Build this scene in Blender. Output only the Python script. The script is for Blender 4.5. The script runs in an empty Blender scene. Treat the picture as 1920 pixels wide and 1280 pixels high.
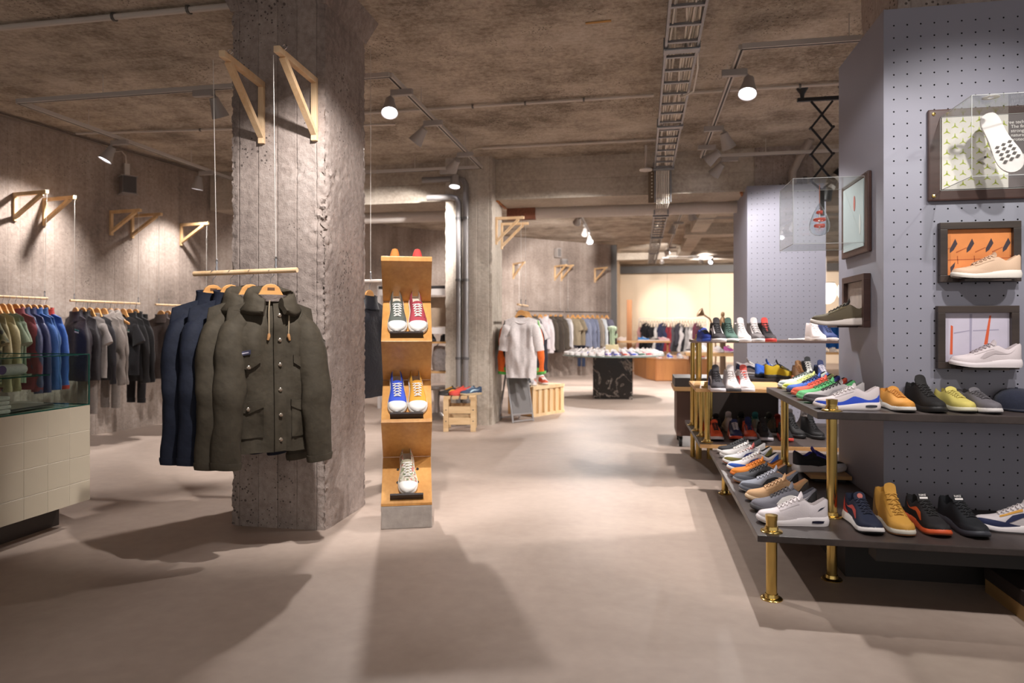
import bpy, bmesh, math, random
from mathutils import Vector, Matrix, noise
random.seed(7)
SC = bpy.context.scene
COL = SC.collection
PI = math.pi

# ------------------------------------------------------------------ camera
FPX = 1280.0                       # focal length in pixels of the 1920x1280 frame (24 mm)
YAW = math.atan2(240, 1280)
EYE = Vector((0, 0, 1.2))
HORIZON = 612
FWD = Vector((-math.sin(YAW), math.cos(YAW), 0)); RGT = Vector((math.cos(YAW), math.sin(YAW), 0))
cam_d = bpy.data.cameras.new('camera'); cam = bpy.data.objects.new('camera', cam_d); COL.objects.link(cam)
cam_d.sensor_width = 36; cam_d.lens = 36 * FPX / 1920
cam_d.shift_y = (HORIZON - 640) / 1920.0
cam.location = EYE; cam.rotation_euler = (PI / 2, 0, YAW)
cam_d.clip_end = 200
cam_d.dof.use_dof = True; cam_d.dof.focus_distance = 3.7; cam_d.dof.aperture_fstop = 2.0
SC.camera = cam
# ------------------------------------------------------------------ world, exposure
w = bpy.data.worlds.new('world'); SC.world = w; w.use_nodes = True
w.node_tree.nodes['Background'].inputs[0].default_value = (1.0, 0.95, 0.92, 1)
w.node_tree.nodes['Background'].inputs[1].default_value = 0.82
vs = SC.view_settings
vs.view_transform = 'Standard'; vs.look = 'None'; vs.gamma = 1.0; vs.use_curve_mapping = False
vs.exposure = -0.08
LAMP_W = 0.76
SC.cycles.transparent_max_bounces = 40; SC.cycles.max_bounces = 7; SC.cycles.diffuse_bounces = 4; SC.cycles.glossy_bounces = 3

# ------------------------------------------------------------------ pixel -> place
def ray(px, py): return FWD + RGT * ((px - 960) / FPX) + Vector((0, 0, (HORIZON - py) / FPX))
def atz(px, py, z): d = ray(px, py); return EYE + d * ((z - EYE.z) / d.z)
def aty(px, py, y): d = ray(px, py); return EYE + d * (y / d.y)
def atx(px, py, x): d = ray(px, py); return EYE + d * (x / d.x)

# ------------------------------------------------------------------ materials
def lin(h):
    if not isinstance(h, str): return tuple(h)[:3]
    h = h.lstrip('#'); c = [int(h[i:i + 2], 16) / 255 for i in (0, 2, 4)]
    return tuple(x / 12.92 if x <= .04045 else ((x + .055) / 1.055) ** 2.4 for x in c)
_M = {}
def new_mat(name):
    m = bpy.data.materials.new(name); m.use_nodes = True
    nt = m.node_tree; b = nt.nodes['Principled BSDF']
    return m, nt, b
def N(nt, t, **kw):
    n = nt.nodes.new(t)
    for k, v in kw.items():
        if k in n.inputs: n.inputs[k].default_value = v
        else: setattr(n, k, v)
    return n
def mat(col, rough=.6, metal=0, grain=0, scale=30, bump=0, bscale=None, spec=None, stretch=None, sheen=0):
    """plain coloured surface with a little grain (colour variation) and fine relief"""
    key = (col, rough, metal, grain, scale, bump, bscale, spec, stretch, sheen)
    if key in _M: return _M[key]
    m, nt, b = new_mat('surface'); c = lin(col)
    b.inputs['Roughness'].default_value = rough; b.inputs['Metallic'].default_value = metal
    if spec is not None: b.inputs['Specular IOR Level'].default_value = spec
    if sheen: b.inputs['Sheen Weight'].default_value = sheen
    b.inputs['Base Color'].default_value = (*c, 1)
    if grain or bump:
        tc = N(nt, 'ShaderNodeTexCoord'); mp = N(nt, 'ShaderNodeMapping')
        if stretch: mp.inputs['Scale'].default_value = stretch
        nt.links.new(tc.outputs['Object'], mp.inputs[0])
        nz = N(nt, 'ShaderNodeTexNoise', Scale=scale, Detail=4.0); nt.links.new(mp.outputs[0], nz.inputs[0])
        if grain:
            r = N(nt, 'ShaderNodeValToRGB'); e = r.color_ramp.elements
            e[0].position = .3; e[1].position = .7
            e[0].color = (*[x * (1 - grain) for x in c], 1); e[1].color = (*[min(1, x * (1 + grain)) for x in c], 1)
            nt.links.new(nz.outputs[0], r.inputs[0]); nt.links.new(r.outputs[0], b.inputs['Base Color'])
        if bump:
            n2 = nz
            if bscale: n2 = N(nt, 'ShaderNodeTexNoise', Scale=bscale, Detail=3.0); nt.links.new(mp.outputs[0], n2.inputs[0])
            bp = N(nt, 'ShaderNodeBump', Strength=bump, Distance=.01); nt.links.new(n2.outputs[0], bp.inputs['Height']); nt.links.new(bp.outputs[0], b.inputs['Normal'])
    _M[key] = m; return m
def cloth(col, rough=.9): return mat(col, rough, grain=.10, scale=60, bump=.25, bscale=220, sheen=.15, spec=.2)
def quilt(col): return mat(col, .5, grain=.08, scale=20, bump=.35, bscale=35)
def camo():
    if 'camo' in _M: return _M['camo']
    m, nt, b = new_mat('camouflage_cloth'); b.inputs['Roughness'].default_value = .9
    tc = N(nt, 'ShaderNodeTexCoord'); nz = N(nt, 'ShaderNodeTexNoise', Scale=11.0, Detail=2.0, Distortion=.8); nt.links.new(tc.outputs['Object'], nz.inputs[0])
    r = N(nt, 'ShaderNodeValToRGB'); r.color_ramp.interpolation = 'CONSTANT'; e = r.color_ramp.elements
    e[0].color = (*lin('#2e2b26'), 1); e[1].position = .42; e[1].color = (*lin('#54523c'), 1)
    for p_, c in ((.50, '#6b6348'), (.57, '#8d8463'), (.62, '#3f3d30')): q = e.new(p_); q.color = (*lin(c), 1)
    nt.links.new(nz.outputs[0], r.inputs[0]); nt.links.new(r.outputs[0], b.inputs['Base Color']); _M['camo'] = m; return m
def emit(col, s):
    key = ('emit', col, s)
    if key in _M: return _M[key]
    m, nt, b = new_mat('lit_lens'); b.inputs['Base Color'].default_value = (*lin(col), 1)
    b.inputs['Emission Color'].default_value = (*lin(col), 1); b.inputs['Emission Strength'].default_value = s
    _M[key] = m; return m
def glass(col='#f4fbf8', rough=.0, alpha=.12, edge=.35):
    """thin clear pane: mostly see-through with a fresnel reflection"""
    key = ('glass', col, rough, alpha, edge)
    if key in _M: return _M[key]
    m = bpy.data.materials.new('clear_pane'); m.use_nodes = True; nt = m.node_tree; nt.nodes.clear()
    o = N(nt, 'ShaderNodeOutputMaterial'); t = N(nt, 'ShaderNodeBsdfTransparent'); g = N(nt, 'ShaderNodeBsdfGlossy'); mx = N(nt, 'ShaderNodeMixShader')
    t.inputs[0].default_value = (*lin(col), 1); g.inputs['Roughness'].default_value = max(rough, .02)
    lw = N(nt, 'ShaderNodeLayerWeight', Blend=.5); pw = N(nt, 'ShaderNodeMath', operation='POWER'); pw.inputs[1].default_value = 4.0; nt.links.new(lw.outputs['Facing'], pw.inputs[0])
    ad = N(nt, 'ShaderNodeMath', operation='MULTIPLY_ADD'); ad.inputs[1].default_value = edge; ad.inputs[2].default_value = alpha * .35
    nt.links.new(pw.outputs[0], ad.inputs[0]); nt.links.new(ad.outputs[0], mx.inputs[0])
    nt.links.new(t.outputs[0], mx.inputs[1]); nt.links.new(g.outputs[0], mx.inputs[2]); nt.links.new(mx.outputs[0], o.inputs[0])
    _M[key] = m; return m
def wood(c1, c2, rough=.45, scale=6, stretch=(1, 1, .08), bump=.05):
    key = ('wood', c1, c2, rough, scale, stretch)
    if key in _M: return _M[key]
    m, nt, b = new_mat('wood'); b.inputs['Roughness'].default_value = rough
    tc = N(nt, 'ShaderNodeTexCoord'); mp = N(nt, 'ShaderNodeMapping'); mp.inputs['Scale'].default_value = stretch
    nt.links.new(tc.outputs['Object'], mp.inputs[0])
    n1 = N(nt, 'ShaderNodeTexNoise', Scale=scale, Detail=6.0, Distortion=.6); nt.links.new(mp.outputs[0], n1.inputs[0])
    n2 = N(nt, 'ShaderNodeTexNoise', Scale=scale * 9, Detail=4.0); nt.links.new(mp.outputs[0], n2.inputs[0])
    ad = N(nt, 'ShaderNodeMath', operation='MULTIPLY_ADD'); ad.inputs[1].default_value = .35
    nt.links.new(n2.outputs[0], ad.inputs[0]); nt.links.new(n1.outputs[0], ad.inputs[2])
    r = N(nt, 'ShaderNodeValToRGB'); e = r.color_ramp.elements; e[0].position = .45; e[1].position = .85
    e[0].color = (*lin(c1), 1); e[1].color = (*lin(c2), 1)
    nt.links.new(ad.outputs[0], r.inputs[0]); nt.links.new(r.outputs[0], b.inputs['Base Color'])
    bp = N(nt, 'ShaderNodeBump', Strength=bump, Distance=.005); nt.links.new(n2.outputs[0], bp.inputs['Height']); nt.links.new(bp.outputs[0], b.inputs['Normal'])
    _M[key] = m; return m
def concrete(c_dark, c_mid, c_light, axis='X', board=.13, pits=.5, rough=.9, bump=.5, stripe=.5, scale=1.0):
    """board-marked raw concrete: formwork stripes, blotches and pits; axis = coordinate across the boards"""
    key = ('conc', c_dark, c_mid, c_light, axis, board, pits, bump, stripe, scale)
    if key in _M: return _M[key]
    m, nt, b = new_mat('raw_concrete'); b.inputs['Roughness'].default_value = rough; b.inputs['Specular IOR Level'].default_value = .25
    tc = N(nt, 'ShaderNodeTexCoord')
    big = N(nt, 'ShaderNodeTexNoise', Scale=1.1 * scale, Detail=6.0, Roughness=.62); nt.links.new(tc.outputs['Object'], big.inputs[0])
    fine = N(nt, 'ShaderNodeTexNoise', Scale=26.0, Detail=5.0, Roughness=.7); nt.links.new(tc.outputs['Object'], fine.inputs[0])
    # streaks run along the boards
    mp = N(nt, 'ShaderNodeMapping'); sc = {'X': (14, 14, .7), 'Y': (14, 14, .7), 'CX': (14, .9, 14), 'CY': (.9, 14, 14), 'H': (.9, .9, 14)}[axis]
    mp.inputs['Scale'].default_value = sc; nt.links.new(tc.outputs['Object'], mp.inputs[0])
    st = N(nt, 'ShaderNodeTexNoise', Scale=1.0, Detail=4.0); nt.links.new(mp.outputs[0], st.inputs[0])
    # board joints
    sx = N(nt, 'ShaderNodeSeparateXYZ'); nt.links.new(tc.outputs['Object'], sx.inputs[0])
    co = {'X': 0, 'Y': 1, 'CX': 0, 'CY': 1, 'H': 2}[axis]
    dv = N(nt, 'ShaderNodeMath', operation='DIVIDE'); dv.inputs[1].default_value = board; nt.links.new(sx.outputs[co], dv.inputs[0])
    fl = N(nt, 'ShaderNodeMath', operation='FLOOR'); nt.links.new(dv.outputs[0], fl.inputs[0])
    wn = N(nt, 'ShaderNodeTexWhiteNoise', noise_dimensions='1D'); nt.links.new(fl.outputs[0], wn.inputs['W'])
    fr = N(nt, 'ShaderNodeMath', operation='FRACT'); nt.links.new(dv.outputs[0], fr.inputs[0])
    pp = N(nt, 'ShaderNodeMath', operation='PINGPONG'); pp.inputs[1].default_value = .5; nt.links.new(fr.outputs[0], pp.inputs[0])
    jt = N(nt, 'ShaderNodeMapRange'); jt.inputs[1].default_value = 0; jt.inputs[2].default_value = .05; nt.links.new(pp.outputs[0], jt.inputs[0])
    # value = big*.55 + streak*stripe*.35 + board*.. + fine
    def madd(a, k, c=None, ck=0.0):
        n = N(nt, 'ShaderNodeMath', operation='MULTIPLY_ADD'); nt.links.new(a, n.inputs[0]); n.inputs[1].default_value = k
        if c is None: n.inputs[2].default_value = ck
        else: nt.links.new(c, n.inputs[2])
        return n.outputs[0]
    v = madd(big.outputs[0], .60); v = madd(st.outputs[0], .35 * stripe, v); v = madd(wn.outputs[0], .14 * stripe, v); v = madd(fine.outputs[0], .38, v); v = madd(jt.outputs[0], .07 * stripe, v)
    r = N(nt, 'ShaderNodeValToRGB'); cr = r.color_ramp; cr.elements[0].position = .42 + .12 * stripe; cr.elements[1].position = .66 + .36 * stripe
    mid = cr.elements.new((cr.elements[0].position + cr.elements[1].position) / 2)
    cr.elements[0].color = (*lin(c_dark), 1); mid.color = (*lin(c_mid), 1); cr.elements[-1].color = (*lin(c_light), 1)
    nt.links.new(v, r.inputs[0])
    # pits
    vo = N(nt, 'ShaderNodeTexVoronoi', Scale=38.0); nt.links.new(tc.outputs['Object'], vo.inputs[0])
    pm = N(nt, 'ShaderNodeTexNoise', Scale=2.6, Detail=3.0); nt.links.new(tc.outputs['Object'], pm.inputs[0])
    th = N(nt, 'ShaderNodeMapRange'); th.inputs[1].default_value = .42; th.inputs[2].default_value = .72; th.inputs[3].default_value = 0; th.inputs[4].default_value = .26 * pits + .04; nt.links.new(pm.outputs[0], th.inputs[0])
    lt = N(nt, 'ShaderNodeMath', operation='LESS_THAN'); nt.links.new(vo.outputs['Distance'], lt.inputs[0]); nt.links.new(th.outputs[0], lt.inputs[1])
    mx = N(nt, 'ShaderNodeMix', data_type='RGBA'); mx.inputs['B'].default_value = (*[x * .45 for x in lin(c_dark)], 1)
    pk = N(nt, 'ShaderNodeMath', operation='MULTIPLY'); pk.inputs[1].default_value = min(1, .4 + pits * .4); nt.links.new(lt.outputs[0], pk.inputs[0])
    nt.links.new(pk.outputs[0], mx.inputs[0]); nt.links.new(r.outputs[0], mx.inputs['A']); nt.links.new(mx.outputs['Result'], b.inputs['Base Color'])
    h = madd(fine.outputs[0], .5); h = madd(st.outputs[0], .4 * stripe, h); h = madd(jt.outputs[0], .5 * stripe, h); h = madd(lt.outputs[0], -.9, h); h = madd(big.outputs[0], .6, h)
    bp = N(nt, 'ShaderNodeBump', Strength=bump, Distance=.02); nt.links.new(h, bp.inputs['Height']); nt.links.new(bp.outputs[0], b.inputs['Normal'])
    _M[key] = m; return m

# ------------------------------------------------------------------ mesh collecting
class MB:
    def __init__(s): s.v = []; s.f = []; s.mi = []
    def add(s, vs, fs, mi=0):
        o = len(s.v); s.v += [tuple(p) for p in vs]; s.f += [tuple(i + o for i in f) for f in fs]; s.mi += [mi] * len(fs); return s
    def box(s, x0, x1, y0, y1, z0, z1, M=None, mi=0):
        P = [Vector((x, y, z)) for z in (z0, z1) for y in (y0, y1) for x in (x0, x1)]
        if M: P = [M @ p for p in P]
        return s.add(P, [(0, 2, 3, 1), (4, 5, 7, 6), (0, 1, 5, 4), (1, 3, 7, 5), (3, 2, 6, 7), (2, 0, 4, 6)], mi)
    def bar(s, a, b, wx, wy, up=(0, 0, 1), mi=0):
        """square bar between two points, wx across, wy along up"""
        a = Vector(a); b = Vector(b); d = (b - a).normalized(); u = Vector(up)
        if abs(d.dot(u)) > .98: u = Vector((0, 1, 0))
        x = d.cross(u).normalized(); y = x.cross(d).normalized()
        P = [e + x * (sx * wx / 2) + y * (sy * wy / 2) for e in (a, b) for sy in (-1, 1) for sx in (-1, 1)]
        return s.add(P, [(0, 1, 3, 2), (4, 6, 7, 5), (0, 4, 5, 1), (1, 5, 7, 3), (3, 7, 6, 2), (2, 6, 4, 0)], mi)
    def rings(s, R, cap0=True, cap1=True, closed=True, mi=0):
        n = len(R[0]); o = len(s.v)
        for r in R: s.v += [tuple(p) for p in r]
        for i in range(len(R) - 1):
            for j in range(n if closed else n - 1):
                a = o + i * n + j; b = o + i * n + (j + 1) % n
                s.f.append((a, b, b + n, a + n)); s.mi.append(mi)
        if cap0: s.f.append(tuple(o + j for j in range(n))[::-1]); s.mi.append(mi)
        if cap1: s.f.append(tuple(o + (len(R) - 1) * n + j for j in range(n))); s.mi.append(mi)
        return s
    def tube(s, pts, r, n=8, cap=True, flat=1.0, mi=0):
        pts = [Vector(p) for p in pts]; rr = r if isinstance(r, (list, tuple)) else [r] * len(pts)
        R = []; px = None
        for i, p in enumerate(pts):
            d = (pts[min(i + 1, len(pts) - 1)] - pts[max(i - 1, 0)]).normalized()
            if px is None:
                u = Vector((0, 0, 1)) if abs(d.z) < .9 else Vector((0, 1, 0)); x = d.cross(u).normalized()
            else:
                x = (px - d * px.dot(d)).normalized()
            px = x; y = d.cross(x)
            R.append([p + x * (math.cos(2 * PI * k / n) * rr[i]) + y * (math.sin(2 * PI * k / n) * rr[i] * flat) for k in range(n)])
        return s.rings(R, cap, cap, mi=mi)
    def lathe(s, prof, n=20, M=None, cap=True, mi=0):
        """prof: (radius, z) from bottom to top round the local z axis"""
        R = []
        for r, z in prof:
            ring = [Vector((r * math.cos(2 * PI * k / n), r * math.sin(2 * PI * k / n), z)) for k in range(n)]
            R.append([M @ p for p in ring] if M else ring)
        return s.rings(R, cap, cap, mi=mi)
    def prism(s, poly, z0, z1, M=None, mi=0):
        A = [Vector((x, y, z0)) for x, y in poly]; B = [Vector((x, y, z1)) for x, y in poly]
        if M: A = [M @ p for p in A]; B = [M @ p for p in B]
        return s.rings([A, B], mi=mi)
    def mesh(s, name, smooth=None, bevel=0, bseg=2):
        me = bpy.data.meshes.new(name); me.from_pydata(s.v, [], s.f); me.polygons.foreach_set('material_index', s.mi)
        bm = bmesh.new(); bm.from_mesh(me); bmesh.ops.recalc_face_normals(bm, faces=bm.faces)
        if bevel:
            ed = [e for e in bm.edges if len(e.link_faces) == 2 and e.calc_face_angle(0) > .5]
            bmesh.ops.bevel(bm, geom=ed, offset=bevel, segments=bseg, affect='EDGES', profile=.6, clamp_overlap=True)
        bm.to_mesh(me); bm.free()
        if smooth is not None:
            me.polygons.foreach_set('use_smooth', [True] * len(me.polygons))
            me.set_sharp_from_angle(angle=math.radians(smooth))
        me.update(); return me

def link(name, me, m, parent=None, loc=None, rot=None):
    o = bpy.data.objects.new(name, me); COL.objects.link(o)
    ms = m if isinstance(m, (list, tuple)) else [m]
    if len(me.materials) == 0:
        for x in ms: me.materials.append(x)
    for i, x in enumerate(ms):
        if i >= len(me.materials): break
        if me.materials[i] is not x:
            o.material_slots[i].link = 'OBJECT'; o.material_slots[i].material = x
    if parent: o.parent = parent
    if loc is not None: o.location = loc
    if rot is not None: o.rotation_euler = rot
    return o
def part(name, mb, m, parent=None, smooth=None, bevel=0, bseg=2, loc=None, rot=None):
    return link(name, mb.mesh(name, smooth, bevel, bseg), m, parent, loc, rot)
def tag(o, label, cat, group=None):
    o['label'] = label; o['category'] = cat
    if group: o['group'] = group
    return o
def thing(name, label, cat, loc=(0, 0, 0), rz=0, group=None, rot=None):
    o = bpy.data.objects.new(name, None); COL.objects.link(o); o.empty_display_size = .1
    o.location = loc; o.rotation_euler = rot if rot else (0, 0, rz)
    return tag(o, label, cat, group)
def struct(name, mb, m, smooth=None, bevel=0, parent=None):
    o = part(name, mb, m, parent, smooth, bevel)
    if parent is None: o['kind'] = 'structure'
    return o
def lerp(a, b, t): return a + (b - a) * t
def smooth01(x): x = max(0., min(1., x)); return x * x * (3 - 2 * x)
def curve(pts, x):
    """smooth piecewise interpolation of (x, y) pairs"""
    if x <= pts[0][0]: return pts[0][1]
    for i in range(len(pts) - 1):
        a, b = pts[i], pts[i + 1]
        if x <= b[0]:
            t = (x - a[0]) / (b[0] - a[0]); h = b[0] - a[0]
            p0 = pts[max(i - 1, 0)]; p3 = pts[min(i + 2, len(pts) - 1)]
            m0 = (b[1] - p0[1]) / (b[0] - p0[0]) * h if i > 0 else (b[1] - a[1])
            m1 = (p3[1] - a[1]) / (p3[0] - a[0]) * h if i + 2 < len(pts) else (b[1] - a[1])
            return (2 * t**3 - 3 * t**2 + 1) * a[1] + (t**3 - 2 * t**2 + t) * m0 + (-2 * t**3 + 3 * t**2) * b[1] + (t**3 - t**2) * m1
    return pts[-1][1]
# ------------------------------------------------------------------ structure
CZ = 3.27
CEIL = concrete('#7a6e62', '#b3a697', '#cdc3b6', 'CY', .16, pits=1.1, bump=.9, stripe=.25, scale=1.8)
CONC = concrete('#74675f', '#9b8c82', '#b8aba1', 'X', .12, pits=.9, bump=.6, stripe=.45)
CONC_P = concrete('#7c6f69', '#a1938b', '#bbaea7', 'X', .125, pits=1.2, bump=.9, stripe=.4)
CONC_B = concrete('#8a7e72', '#b3a799', '#cbc0b3', 'H', .2, pits=.3, bump=.4, stripe=.5)

def floor_material():
    m, nt, b = new_mat('floor_screed'); b.inputs['Specular IOR Level'].default_value = .3
    tc = N(nt, 'ShaderNodeTexCoord')
    n1 = N(nt, 'ShaderNodeTexNoise', Scale=.9, Detail=7.0, Roughness=.6, Distortion=.7); nt.links.new(tc.outputs['Object'], n1.inputs[0])
    n2 = N(nt, 'ShaderNodeTexNoise', Scale=14.0, Detail=5.0); nt.links.new(tc.outputs['Object'], n2.inputs[0])
    ad = N(nt, 'ShaderNodeMath', operation='MULTIPLY_ADD'); ad.inputs[1].default_value = .3; nt.links.new(n2.outputs[0], ad.inputs[0]); nt.links.new(n1.outputs[0], ad.inputs[2])
    r = N(nt, 'ShaderNodeValToRGB'); e = r.color_ramp.elements; e[0].position = .4; e[1].position = .9
    e[0].color = (*lin('#9c8a7e'), 1); e[1].color = (*lin('#b7a599'), 1)
    nt.links.new(ad.outputs[0], r.inputs[0]); nt.links.new(r.outputs[0], b.inputs['Base Color'])
    rr = N(nt, 'ShaderNodeMapRange'); rr.inputs[3].default_value = .42; rr.inputs[4].default_value = .58; nt.links.new(n1.outputs[0], rr.inputs[0]); nt.links.new(rr.outputs[0], b.inputs['Roughness'])
    bp = N(nt, 'ShaderNodeBump', Strength=.06, Distance=.01); nt.links.new(n2.outputs[0], bp.inputs['Height']); nt.links.new(bp.outputs[0], b.inputs['Normal'])
    return m
struct('floor', MB().box(-9, 10, -4, 25, -.2, 0), floor_material())
struct('ceiling', MB().box(-9, 10, -4, 25, CZ, CZ + .25), CEIL)

def wall(name, a, b, z0, z1, thick, m):
    """wall slab whose room face runs from a to b; thickness goes to the left of a->b"""
    a = Vector((*a, 0)); b = Vector((*b, 0)); L = (b - a).length
    o = struct(name, MB().box(0, L, 0, thick, z0, z1), m); o.location = a; o.rotation_euler = (0, 0, math.atan2(b.y - a.y, b.x - a.x)); return o
def left_x(y): return -6.07 + (y - 5.57) * .1323
wall('wall_left', (left_x(-4), -4), (left_x(13.32), 13.32), 0, CZ, .3, CONC)
DA = Vector((-5.46, 13.0, 0)); DBv = Vector((-.66, 17.62, 0)); DDIR = (DBv - DA).normalized(); DN = Vector((DDIR.y, -DDIR.x, 0))   # room side normal
wall('wall_diagonal', (DA.x + .35, DA.y + .33), (DBv.x, DBv.y), 0, CZ, .25, CONC)
CREAM = mat('#e3cdb2', .85, grain=.03, scale=2)
struct('wall_cream_side', MB().box(-.9, -.66, 17.72, 23.8, 0, CZ), CREAM)
struct('wall_far', MB().box(-.9, 10, 23.8, 24.1, 0, CZ), CREAM)
for i, x in enumerate((.9, 2.3, 3.7, 5.1)):          # vertical joints of the cream panels
    struct('trim_%d' % (i + 1), MB().box(x, x + .02, 23.79, 23.8, 0, CZ), mat('#c9b295', .8))
struct('trim_5', MB().box(-.72, -.58, 17.5, 17.72, 0, CZ), mat('#4d4845', .6))    # steel edge column of the diagonal wall

def rough_block(name, x0, x1, y0, y1, z0, z1, res, amp, m, chips=(), seed=0.0):
    """cast block: fine grid on every side, roughened, worn along the vertical edges"""
    bm = bmesh.new(); bmesh.ops.create_cube(bm, size=1)
    nx, ny, nz = (max(1, round(d / res)) for d in (x1 - x0, y1 - y0, z1 - z0))
    V = {}; F = []; verts = []
    def vid(i, j, k):
        q = (i, j, k)
        if q not in V:
            x, y, z = lerp(x0, x1, i / nx), lerp(y0, y1, j / ny), lerp(z0, z1, k / nz)
            cx, cy = (x0 + x1) / 2, (y0 + y1) / 2
            p = Vector((x, y, z)); s = Vector((seed, seed * .7, seed * .3))
            ex = min(x - x0, x1 - x); ey = min(y - y0, y1 - y); edge = math.exp(-(max(ex, ey) / .035) ** 2) if False else math.exp(-((ex + ey) / .03) ** 2)
            n1 = noise.fractal(p * 17 + s, .8, 2, 5); n2 = noise.fractal(p * 46 + s, .7, 2, 3)
            dirn = Vector((-1 if i == 0 else 1 if i == nx else 0, -1 if j == 0 else 1 if j == ny else 0, 0))
            rough = 0
            de = (x1 - x) + (y - y0)                       # way to the front right edge
            for (ax, az, rx, rz, k2) in chips: rough += k2 * math.exp(-((de - ax) / rx) ** 2 - ((z - az) / rz) ** 2)
            d = -abs(n1) * amp * (.35 + 2.0 * rough) - edge * (.004 + .02 * abs(n1)) * (1 + rough) + n2 * amp * (.12 + .5 * rough)
            if dirn.length: p += dirn.normalized() * d
            V[q] = len(verts); verts.append(p)
        return V[q]
    for k in range(nz):
        for i in range(nx):
            F.append((vid(i, 0, k), vid(i + 1, 0, k), vid(i + 1, 0, k + 1), vid(i, 0, k + 1)))
            F.append((vid(i + 1, ny, k), vid(i, ny, k), vid(i, ny, k + 1), vid(i + 1, ny, k + 1)))
        for j in range(ny):
            F.append((vid(0, j + 1, k), vid(0, j, k), vid(0, j, k + 1), vid(0, j + 1, k + 1)))
            F.append((vid(nx, j, k), vid(nx, j + 1, k), vid(nx, j + 1, k + 1), vid(nx, j, k + 1)))
    bm.free(); mb = MB(); mb.add(verts, F)
    o = struct(name, mb, m, smooth=50); return o
PX0, PX1, PY0, PY1 = -2.43, -1.815, 3.74, 4.34
o = rough_block('wall_pillar_1', PX0, PX1, PY0, PY1, 0, CZ, .013, .0085, CONC_P,
            chips=((0, 1.85, .12, .22, 1.5), (0, 1.3, .06, .35, 1.2), (.1, 2.12, .2, .05, 1.2), (0, .3, .12, .35, .6)), seed=3)
# flared head of the near pillar
mb = MB(); h0 = [(PX0, PY0), (PX1, PY0), (PX1, PY1), (PX0, PY1)]
mb.rings([[Vector((x, y, 3.1)) for x, y in h0], [Vector((x + (.06 if x > -2 else -.06), y + (.09 if y > 4 else -.09), CZ + .01)) for x, y in h0]])
part('pillar_head', mb, CONC_P, parent=o)
QX0, QX1, QY0, QY1 = -2.36, -1.76, 8.1, 8.72
rough_block('wall_pillar_2', QX0, QX1, QY0, QY1, 0, CZ, .04, .010, concrete('#92877b', '#b8ada0', '#cfc5b9', 'X', .15, pits=.5, bump=.5, stripe=.6), seed=9)
rough_block('wall_pillar_3', 1.31, 1.95, 3.85, 4.45, 0, CZ, .06, .008, CONC_P, seed=5)
rough_block('wall_pillar_4', 1.3, 1.95, 8.28, 8.9, 0, CZ, .06, .008, CONC_P, seed=12)
struct('wall_beam_1', MB().box(QX1, 6, 8.3, 8.88, 2.77, CZ), CONC_B)
struct('wall_beam_2', MB().box(-5.7, QX0, 8.3, 8.88, 2.77, CZ), CONC_B)
for i, (x0, x1, y0, y1, zb) in enumerate(((1.2, 6, 11.0, 11.5, 3.02), (-2.6, 1.2, 10.0, 10.25, 3.12), (.9, 6, 14.2, 14.7, 3.05), (-1.5, 8, 19.5, 19.9, 3.08), (1.0, 1.3, 9, 19.5, 3.1))):
    struct('wall_beam_%d' % (i + 3), MB().box(x0, x1, y0, y1, zb, CZ), CONC_B)
# orange-brown timber left in the shuttering of the beam opening
TIMB = wood('#8a4a1e', '#c07a3a', .6)
struct('trim_6', MB().bar((QX1 + .01, 8.32, 2.765), (QX1 + .01, 8.88, 2.765), .03, .02), TIMB)
struct('trim_7', MB().bar((1.16, 8.32, 2.765), (1.28, 8.88, 2.765), .03, .02), TIMB)
struct('trim_8', MB().box(-1.74, -1.36, 8.9, 9.0, 2.62, 2.77), mat('#7d4a35', .7, grain=.2))
struct('trim_9', MB().bar(atz(1098, 44, 3.265), atz(1146, 39, 3.265), .02, .006), mat('#b98a4c', .7))

# ------------------------------------------------------------------ ducts, pipes and conduits
WHT = mat('#cfc5bd', .45, grain=.03); CONDUIT = mat('#c6bbb1', .5); PIPE = mat('#85807f', .45, .3)
d = thing('ventilation_duct', 'long white ventilation duct running under the beam behind the white hanging shirt', 'duct', (-.2, 9.0, 2.71))
part('duct_body', MB().lathe([(.075, -1.2), (.075, 1.48)], 20, Matrix.Rotation(PI / 2, 4, 'Y')), WHT, d, smooth=40)
d = thing('ventilation_duct', 'white ventilation duct under the beam left of the concrete pillar', 'duct', (-3.9, 9.0, 2.71))
part('duct_body', MB().lathe([(.075, -1.5), (.075, 1.42)], 20, Matrix.Rotation(PI / 2, 4, 'Y')), WHT, d, smooth=40)
part('end_cap', MB().lathe([(.08, 1.40), (.03, 1.50)], 20, Matrix.Rotation(PI / 2, 4, 'Y')), mat('#5c5450', .5), d, smooth=40)

def conduit(pts, r, label, clips=(), m=CONDUIT, cat='conduit', name='conduit'):
    t = thing(name, label, cat, pts[0]); o = Vector(pts[0])
    part('pipe', MB().tube([Vector(p) - o for p in pts], r, 8), m, t, smooth=60)
    a = Vector(pts[0]); b = Vector(pts[-1])
    for k in clips:
        p = a.lerp(b, k) - o; dd = (b - a).normalized()
        part('clip', MB().tube([p - dd * .008, p + dd * .008], r * 1.5, 8), mat('#6f6a66', .4, .6), t, smooth=60)
    return t
zc = CZ - .025
conduit([(-5.9, aty(0, 115, 3.95).y, zc + .0), (PX0 - .02, 3.95, zc)], .02, 'light conduit clipped to the ceiling at the top left of the near pillar', (.35, .72, .88))
a = atz(140, 252, zc); b = atz(430, 232, zc); yy = (a.y + b.y) / 2
conduit([(left_x(yy) + .1, yy, zc), (PX0, yy + .3, zc)], .012, 'thin conduit across the ceiling toward the left concrete wall', (.4, .7))
a = atz(690, 212, zc); b = atz(1238, 178, zc)
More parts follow.
